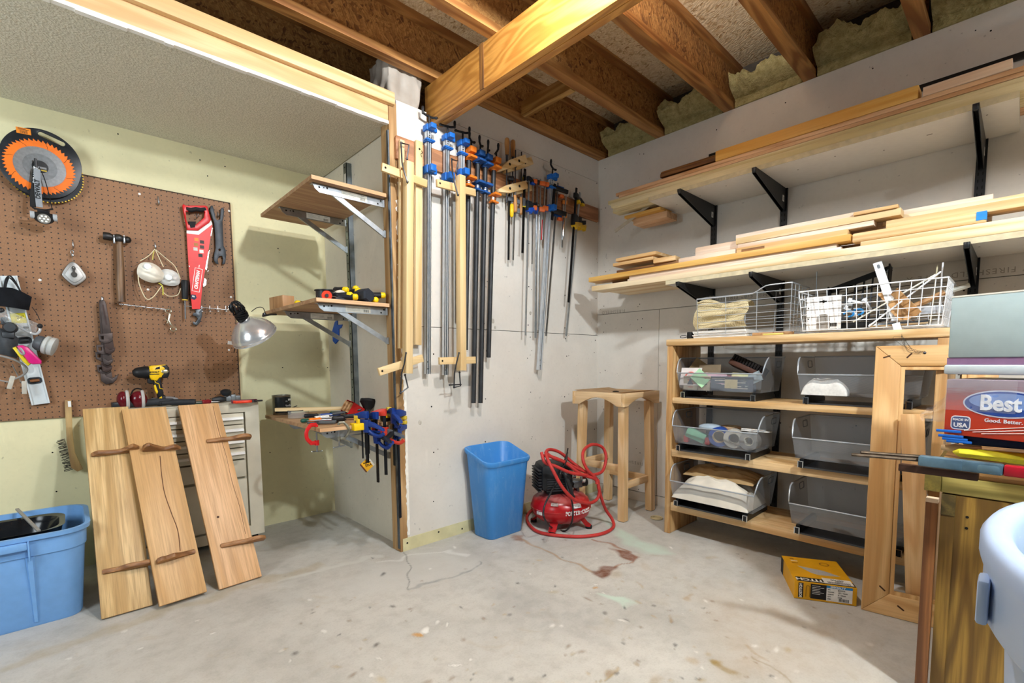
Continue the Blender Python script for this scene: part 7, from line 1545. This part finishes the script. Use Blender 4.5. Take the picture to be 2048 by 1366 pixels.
M=TR(2.86,.60,zt+.034); b=MB(M); b.box(-.012,-.14,-.012,.012,.16,.016,bev=.003); tag(b.obj('black_bar',BLK),'black bar lying along the bottom of the white wire basket','bar')
M=TR(2.9,.36,zt+.09,0,.15,0); b=MB(M); b.box(-.004,-.1,-.02,.004,.09,.02,bev=.002); b.mi=1; b.box(-.0048,.02,-.012,-.0042,.07,.012); tag(b.obj('packaged_bracket',[flat('#c6cbd2',.3,.4),flat('#c23a34',.5)],smooth=0),'silver bracket with a small red and white label at the right of the white basket','bracket')
M=frame(inb(1797,664,2.775),(-1,0,.3),(0,-.3,-1)); b=MB(M); b.box(-.045,-.014,-.001,.02,.014,.001); b.box(.018,-.014,-.0,.03,.014,.014,TR(0,0,0)); tag(b.obj('bent_metal_tab',WW,smooth=0),'bent white metal tab hanging over the top edge of the shelf unit','tab')
p=px(1893,648,'x',2.98); b=MB(TR(p.x,p.y,zt+.006)); b.tube([(.02*cos(a),.02*sin(a),.0) for a in [k*PI/8 for k in range(16)]],.005,6,True); tag(b.obj('black_loop',BLK),'small black loop of cord at the right end of the shelf unit top','cord')
# left basket contents
M=TR(2.82,1.215,zt+.055); b=MB(M)
def f(u,v):
    y=.16-.30*u; z=.0+ (.165-.03*u+.012*sin(u*9))*v; x=.02*sin(PI*v)*-1+.01*mnoise.noise(V((y*20,z*26,1)))-.012*sin(z*90+y*14)*(1-abs(2*u-1)**3)
    return V((x+.0,y+.012*sin(v*6),z))
b.grid(f,50,34); b.grid(lambda u,v:V((.02+.1*v,.16-.30*u,.165-.03*u+.012*sin(u*9)-.02*v+.02*sin(PI*v))),30,8)
t=NT('tan_mesh_cloth'); t.set(r=.9); vv=t.coord((1,1,1),False); ck=t.n('ShaderNodeTexChecker',Scale=260); t.l(vv,ck,0); ck.inputs[1].default_value=hx('#e6d7ae'); ck.inputs[2].default_value=hx('#a8946a'); t.base(ck)
tag(b.obj('mesh_pouch',t.m,smooth=70),'crumpled tan mesh pouch standing in the silver wire basket','pouch')
for k in range(6):
    b=MB(TR(2.80+.004*(k%2),1.222+.004*((k*7)%3),zt+.0005+k*.0072,0,0,.006*(k%3-1))); b.box(0,-.155,0,.2,.155,.0064); b.mi=1; b.box(-.0004,-.15,.0022,.001,.15,.0042); tag(b.obj('magazine',[flat('#efece6',.5),flat('#b9b4ac',.6)],smooth=0),('bottom','second','third','fourth','fifth','top')[k]+' magazine counted from below in the pile under the tan mesh pouch','magazine','magazines under the mesh pouch')
M=TR(2.80,1.40,zt); b=MB(M); b.box(-.01,-.012,.0005,.03,.016,.042,bev=.004); b.tube(spline([(0,.012,.015),(0,.035,.022),(-.005,.055,.02),(-.005,.06,.012),(0,.045,.008),(0,.012,.014)],5),.0022,6); tag(b.obj('black_clip',BLK),'black clip with a cord loop at the left end of the magazine pile','clip')
for i,(y,c) in enumerate(((1.0,'#d2a878'),(.955,'#c99a68'),(.90,'#d8bb86'))):
    b=MB(TR(2.86,y,zt+.0005,0,0,.2*i)); b.box(-.03,-.05,0,.03,.05,.022,bev=.006); tag(b.obj('wood_scrap',wood(c,'#a87c4c','y',6)),('left','middle','right')[i]+' small wood scrap lying on the unit top under the silver basket','wood scrap')
b=MB(TR(2.80,.93,zt+.0005)); b.tube([(0,-.05,.006),(0,.05,.006)],.005,7); tag(b.obj('yellow_strip',flat('#e0d275',.5)),'thin yellow strip lying on the unit top under the silver basket','strip')
# ================================================================ leaning picture-style frame
FRW=[wood('#e2b980','#c8985c',a,8,.3,.55,.8,2.0) for a in 'xyz']
a=px(1722,1219,'z',0); c=px(1828,1246,'z',0); xd=(c-a); xd.normalize(); n=V((xd.y,-xd.x,0)); 
if n.x>0: n=-n
H0=1.185; topx=UX-.034; lean=math.asin(min(.6,(topx-a.x)/(H0*abs(n.x)))); up=V((0,0,1))*cos(lean)-n*sin(lean); M=Matrix((xd,up,xd.cross(up))).transposed().to_4x4(); M.translation=a+xd.cross(up)*.002+V((0,0,.001))
q1=pl(M,1750,692); q2=pl(M,1800,728); q3=pl(M,1757,1176); H=q1.y; sw=.078; wf_=.40
th=thing('window_sash','tall unfinished wooden sash with mitred corners leaning against the shelf unit','wooden frame',M)
def stile(poly,nm,m,ax):
    b=MB(M); b.prism(poly,-.02,.0,bev=.003); b.obj(nm,m,th)
sw=max(.06,min(.1,q2.x-q1.x)); 
stile([(0,0),(sw,sw),(sw,H-sw),(0,H)],'stile',FRW[1],1); stile([(wf_,0),(wf_,H),(wf_-sw,H-sw),(wf_-sw,sw)],'stile',FRW[1],1); stile([(0.001,H),(sw+.001,H-sw),(wf_-sw,H-sw),(wf_,H)],'rail',FRW[0],0); stile([(0,0),(wf_,0),(wf_-sw,sw),(sw,sw)],'rail',FRW[0],0)
b=MB(M); w=.016
for p in ([(sw,sw),(sw+w,sw+w),(sw+w,H-sw-w),(sw,H-sw)],[(sw,H-sw),(sw+w,H-sw-w),(wf_-sw-w,H-sw-w),(wf_-sw,H-sw)],[(sw,sw),(wf_-sw,sw),(wf_-sw-w,sw+w),(sw+w,sw+w)],[(wf_-sw,sw),(wf_-sw,H-sw),(wf_-sw-w,H-sw-w),(wf_-sw-w,sw+w)]): b.prism(p,-.022,-.007)
b.obj('inner_bead',FRW[1],th)
b=MB(M); 
for (x,y,an) in ((sw*.45,H-sw*.55,.35),(sw*1.3,H-sw*.5,.9),(sw*.75,sw*1.2,-.7),(sw*1.45,sw*.5,-.6)): b.prism(rrect(.028,.006,.0028,3),-.0005,.0008,TR(x,y,0,0,0,an))
b.obj('plugged_slot',flat('#4a2e17',.8),th,smooth=0)
b=MB(M); b.ell((.17,H-.035,.001),(.006,.006,.003),10); b.obj('nail_head',DSTEEL,th)
b=MB(M); rr=random.Random(6)
for k in range(5): b.tube(spline([(.165+rr.uniform(-.01,.01),H-.035+rr.uniform(-.01,.01),.003),(.12+rr.uniform(-.02,.02),H-.02+rr.uniform(-.015,.03),.012),(.08+rr.uniform(-.02,.02),H+rr.uniform(.0,.05),.01),(.09,H+rr.uniform(.02,.06),.0)],5),.0006,4)
b.obj('loose_thread',flat('#4b4138',.8),th)
b=MB(); p0=px(1828,829,'x',2.64); p1=px(1811,1200,'x',2.565); p2_=px(1874,829,'x',2.64); M=frame(p1,(V((-1,0,.07))),(p2_-p0)); 
wv=.078; Hh=(p0-p1).length; M=Matrix.Translation((0,0,0))@M
b=MB(M); ydir=(M.inverted().to_3x3()@(p0-p1)).normalized(); s=1 if ydir.y>0 else -1
b.box(0,min(0,s*Hh) if True else 0,-.018,wv,max(0,s*Hh),.0,bev=.002)
tag(b.obj('short_plank',wood('#e6bf8a','#d4a46c','y',6,.3,.55)),'plain short plank standing upright behind the leaning frame','plank')
p=px(1800,1197,'z',0); b=MB(TR(p.x+.06,p.y,.001)); b.lathe([(.0,0),(.07,0),(.08,.01),(.08,.022),(.06,.03),(.0,.03)],28); tag(b.obj('plastic_disc',flat('#e3e3e0',.4)),'round white plastic disc on the floor behind the leaning wooden frame','disc')
# ================================================================ workbench end, boxes on it
GR=[wood('#b5a45a','#7f7335',a,8,.4,.6) for a in 'xyz']; OKP=wood('#a78238','#70521f','z',10,.6,.5,.8)
M=TR(2.0,.155,0); th=thing('workbench','workbench end with a dark oak panel and greenish top rail at the right edge','workbench',M)
b=MB(M); b.box(.0,-.9,0,.02,-.03,.672); b.obj('panel',OKP,th)
b=MB(M); b.box(-.004,-.034,0,.05,-.001,.606); b.mi=1; b.box(-.006,-.034,.607,.06,-.001,.672); b.obj('leg',[OKP,wood('#6e5c2c','#4c3e1c','x',8,.5)],th)
b=MB(M); b.box(-.002,-.9,.676,.6,.002,.728,bev=.003); b.obj('top_rail',GR[1],th)
b=MB(M); b.box(-.006,.0025,.676,.6,.042,.73,bev=.002); b.obj('rail_end',wood('#8a7a34','#6a5c24','x',6,.5),th)
b=MB(M); b.box(-.03,.0045,0,.004,.034,.655,bev=.003); b.mi=1; b.box(-.031,.004,.645,.004,.034,.657); b.obj('edge_strip',[wood('#9a6436','#6b401f','z',9,.5,.5),flat('#d8bda0',.7)],th)
b=MB(M); b.box(.01,-.9,.7285,.55,-.01,.742); b.obj('worktop',wood('#d3a468','#a9763c','y',7),th)
b=MB(M); 
for z in (.61,.575): b.cyl((-.0012,-.062,z),(.003,-.062,z),.0042,n=8)
b.obj('nail_hole',M_HOLE,th)
zw=.7425
# blue grey bar tool with rods
M=TR(1.955,.165,zw+.037); I=M.inverted(); th=thing('bar_tool','long blue grey steel tool with two thin rods lying on the workbench','tool',M)
A=px(1838,920,'z',zw+.045); B=px(2008,940,'z',zw+.045); d=(B-A).normalized(); nrm=V((-d.y,d.x,0))
b=MB(M); b.beam(I@A,I@B,.03,.032,(0,0,1),.006); b.beam(I@(A+d*.0),I@(A+d*.1),.034,.03,(0,0,1),.004); b.obj('barrel',flat('#5f7e92',.35,.4,.35,22),th)
b=MB(M); b.beam(I@(B-d*.055),I@(B-d*.004),.034,.026,(0,0,1),.008); b.obj('end_block',flat('#6d8fa3',.35,.4,.2,22),th)
b=MB(M); b.beam(I@B,I@(B+d*.25),.03,.03,(0,0,1),.004); b.obj('red_end',flat('#a8182b',.3),th)
C=px(1703,909,'z',zw+.048)
for k,(o,zz) in enumerate(((0.0,.0),(.016,.008))):
    b=MB(M); b.tube([I@(A+nrm*o+V((0,0,zz))),I@(C+nrm*o+V((0,0,zz))+d*(.0 if k==0 else .02))],.0055,8); b.obj('rod',metal('#6d5f52',.5,.5,40),th)
b=MB(M); b.beam(I@(A+V((.03,.05,-.0335))),I@(B+V((.03,.05,-.0335))),.03,.022,(0,0,1),.002); b.obj('backing_block',wood('#6a3d26','#442617','y',7),th)
# red and orange carton
a=px(1885,868,'z',.86); c=px(2048,892,'z',.86); 
def boxframe(a,ang): 
    xd=V((-sin(ang),-cos(ang),0)); yd=V((-xd.y,xd.x,0)); 
    if yd.x<0: yd=-yd
    m=Matrix((xd,yd,xd.cross(yd))).transposed().to_4x4(); m.translation=a; return m
a=px(1887,866,'x',2.0); M=boxframe(V((a.x,a.y,.862)),.30); H=.172; Wb=.40; D=.24
sz=M.to_3x3()@V((0,0,1)); up=1 if sz.z>0 else -1
th=thing('napkin_carton','red orange carton with a blue oval logo wrapped in clear film on the workbench','box',M)
t=NT('orange_red_print'); t.set(r=.3); cc=t.coord((1,1,1),False); sp=t.n('ShaderNodeSeparateXYZ'); t.l(cc,sp,0); n=t.noise(t.coord((6,1,60),False),3,3); r_=t.ramp(t.math('ADD',t.math('MULTIPLY',sp,5.8*up,o=2),t.math('MULTIPLY',n,.25)),(.3,'#d9411f'),(.62,'#c43b2a'),(.85,'#8c4a50'),(1,'#8a7c88')); t.base(r_)
zz=lambda v: v*up
b=MB(M); b.box(0,0,min(0,zz(H)),Wb,D,max(0,zz(H)),bev=.003); b.obj('carton',t.m,th)
F=Matrix(((1,0,0,0),(0,0,-1*1,-.0005),(0,up,0,0),(0,0,0,1)))
if up<0: F=Matrix(((1,0,0,0),(0,0,-1,-.0005),(0,-1,0,0),(0,0,0,1)))
b=MB(M); b.prism([(.135+.092*cos(k*PI/24),H*.60+.040*sin(k*PI/24)) for k in range(48)],0,.0006,F); b.mi=1; b.prism([(.135+.088*cos(k*PI/24),H*.60+.036*sin(k*PI/24)) for k in range(48)],.0006,.001,F); b.mi=2; b.prism([(.135+.078*cos(k*PI/24),H*.64+.024*sin(k*PI/24)) for k in range(48)],.001,.0013,F); b.obj('oval_logo',[flat('#cfd6ea',.3),flat('#2c4c9c',.3),flat('#7d9bd6',.3)],th,smooth=0)
b=MB(M); b.text('Best',.062,F@TR(.126,H*.60,.0016),.0006,bold=.0018,sx=.82); b.text('Good. Better. Best',.0145,F@TR(.15,H*.31,.001),.0004,bold=.0003); b.obj('lettering',flat('#e9eef6',.3),th,smooth=0)
b=MB(M); b.prism(rrect(.047,.042,.01,4,.04,H*.23),0,.0008,F); b.mi=1; b.prism(rrect(.042,.036,.008,4,.04,H*.23),.0008,.0012,F); b.mi=0; b.text('MADE IN',.0095,F@TR(.04,H*.285,.0013),.0003,bold=.0003); b.text('USA',.018,F@TR(.04,H*.185,.0013),.0003,bold=.0006); b.obj('origin_badge',[flat('#e9e7ea',.4),flat('#4a5a86',.4)],th,smooth=0)
b=MB(M)
for k in range(3): b.tube([F@V((.05+.02*k,H*(.1-.015*k),.001)),F@V((.18,H*(.24-.05*k),.001)),F@V((.36,H*(.52-.1*k),.001))],.0011,5)
b.obj('white_streaks',WHT,th)
FILM=glass('clear_wrap','#dfe2e6',.16,.1)
b=MB(M)
def f(u,v):
    x=-.065*u; z=zz(H*(.62-.5*u*.5)*v+H*.22*(1-v)+ .06*(1-u)*v*.4); return V((x,.01+.02*mnoise.noise(V((u*5,v*5,1)))+.12*v*(1-u)*.2,z+.01*mnoise.noise(V((u*8,v*7,4)))*u))
b.grid(f,18,14); b.jitter(.006,40); b.obj('clear_film',FILM,th,smooth=60)
b=MB(M); b.grid(lambda u,v:V((.0+.16*u,-.003-.003*mnoise.noise(V((u*9,v*9,2))),zz(H*(.45+.55*v)))),18,10); b.obj('clear_film',FILM,th,smooth=60)
# pale blue box
a=px(1902,745,'x',2.02); zb0=1.048; M=boxframe(V((2.035,.165,zb0)),.22); sz=M.to_3x3()@V((0,0,1)); up=1 if sz.z>0 else -1
th=thing('pale_blue_box','large pale grey blue box with a mauve band resting on the red orange carton','box',M)
b=MB(M); b.box(-.006,-.004,min(0,.03*up),Wb,.27,max(0,.03*up),bev=.006); b.obj('base_tray',flat('#bfcbd0',.4,var=.04),th)
b=MB(M); b.box(.0,.001,min(.03*up,.052*up),Wb,.265,max(.03*up,.052*up)); b.obj('mauve_band',flat('#8f6f92',.45,var=.1),th)
b=MB(M); b.box(.002,-.002,min(.052*up,.242*up),Wb,.265,max(.052*up,.242*up),bev=.004); b.mi=1; b.box(.003,-.0028,min(.238*up,.2425*up),Wb,.0,max(.238*up,.2425*up)); b.obj('lid',[flat('#a9bcbe',.45,var=.04),flat('#e2ddcf',.6)],th)
# items between carton and bench
M=TR(2.03,.10,zw); b=MB(M); b.box(-.03,-.5,.0,.3,.055,.048); tag(b.obj('board_pile',wood('#c99b60','#8d6434','y',8)),'brown boards lying on the workbench under the carton','boards')
a=px(1899,905,'x',1.985); M=TR(2.0,.0,zw+.066); b=MB(M); b.tube([(.0,.135,0),(0,.12,0),(0,.0,-.001),(0,-.3,-.002)],[.004,.014,.017,.017],12,flat=1.4); tag(b.obj('yellow_tube',flat('#d9cf2e',.4,var=.2,sc=30)),'long yellow green plastic tube lying under the carton','tube')
b=MB(TR(2.06,.0,zw+.09)); b.box(-.05,-.4,.0,.15,.115,.027,bev=.003); tag(b.obj('navy_case',flat('#14244e',.3)),'flat navy blue case between the carton and the yellow tube','case')
for i,(x,y,o) in enumerate(((1880,860,.1),(1884,870,.07),(1892,876,.03),(1900,884,.0))):
    p=px(x,y,'x',2.0); b=MB(TR(p.x-.012,p.y,max(p.z,zw+.1))); b.box(-.004,-.05,-.004,.004,.008,.004,bev=.0015); tag(b.obj('blue_stick',flat('#1f63bd',.4)),('leftmost','second','third','rightmost')[i]+' of the blue plastic sticks poking out left under the carton','stick')
p=px(1883,874,'x',2.0); b=MB(TR(2.01,p.y-.03,zw+.075)); b.tube([(0,.03,0),(0,.0,0),(.01,-.06,0)],[.008,.014,.014],10); tag(b.obj('cork_roll',flat('#d9b98a',.7)),'cream rolled end sticking out under the blue plastic sticks','roll')
# ================================================================ big drum bin at the right edge
M=TR(.985,-.287,0)@Matrix.Diagonal((1.35,1,1,1)); th=thing('drum_bin','large light blue round plastic drum bin in the right foreground','bin',M)
R=.318; Z=.855
t=NT('pale_blue_plastic'); t.set(r=.38); n=t.noise(t.coord((5,5,1.5),False),4,3,.6); n2=t.noise(t.coord((1,1,1),False),26,3,.7); m=t.mix(t.ramp(n,(.4,0.0),(.8,.25)),'#a9bfe0','#86a6d4'); m=t.mix(t.ramp(n2,(.68,0.0),(.75,.6)),m,'#e2ebf4'); t.base(m)
b=MB(M); b.lathe([(.0,.0),(.24,.0),(.255,.01),(.268,.3),(.285,Z-.16),(.288,Z-.125),(.306,Z-.118),(.312,Z-.108),(R-.006,Z-.05),(R,Z-.03),(R,Z-.012),(R-.006,Z-.002),(R-.018,Z+.002),(R-.03,Z-.003),(R-.036,Z-.014),(R-.04,Z-.06),(.262,.3),(.245,.03),(.0,.03)],72); b.obj('drum',t.m,th,smooth=50)
b=MB(M); a=math.radians(105); b.cbox((R*cos(a),R*sin(a),Z-.075),(.03,.012,.06),None,.004); b.obj('lug',t.m,th)
M=TR(.985,-.145,Z-.12,0,.0,.05); th=thing('cream_carton','cream carton with a white label and blue stripes inside the drum bin','box',M)
b=MB(M); b.box(-.1,-.12,-.2,.1,.1,.085,bev=.003); b.obj('carton',flat('#d9d8a8',.6),th)
b=MB(M); b.box(-.08,-.12,.0855,.085,.075,.0862); b.mi=1; b.box(-.07,-.12,.0862,-.052,.075,.0866); b.box(.055,-.12,.0862,.072,.075,.0866); b.obj('label',[flat('#dfeeee',.5),flat('#2a74c4',.5)],th,smooth=0)
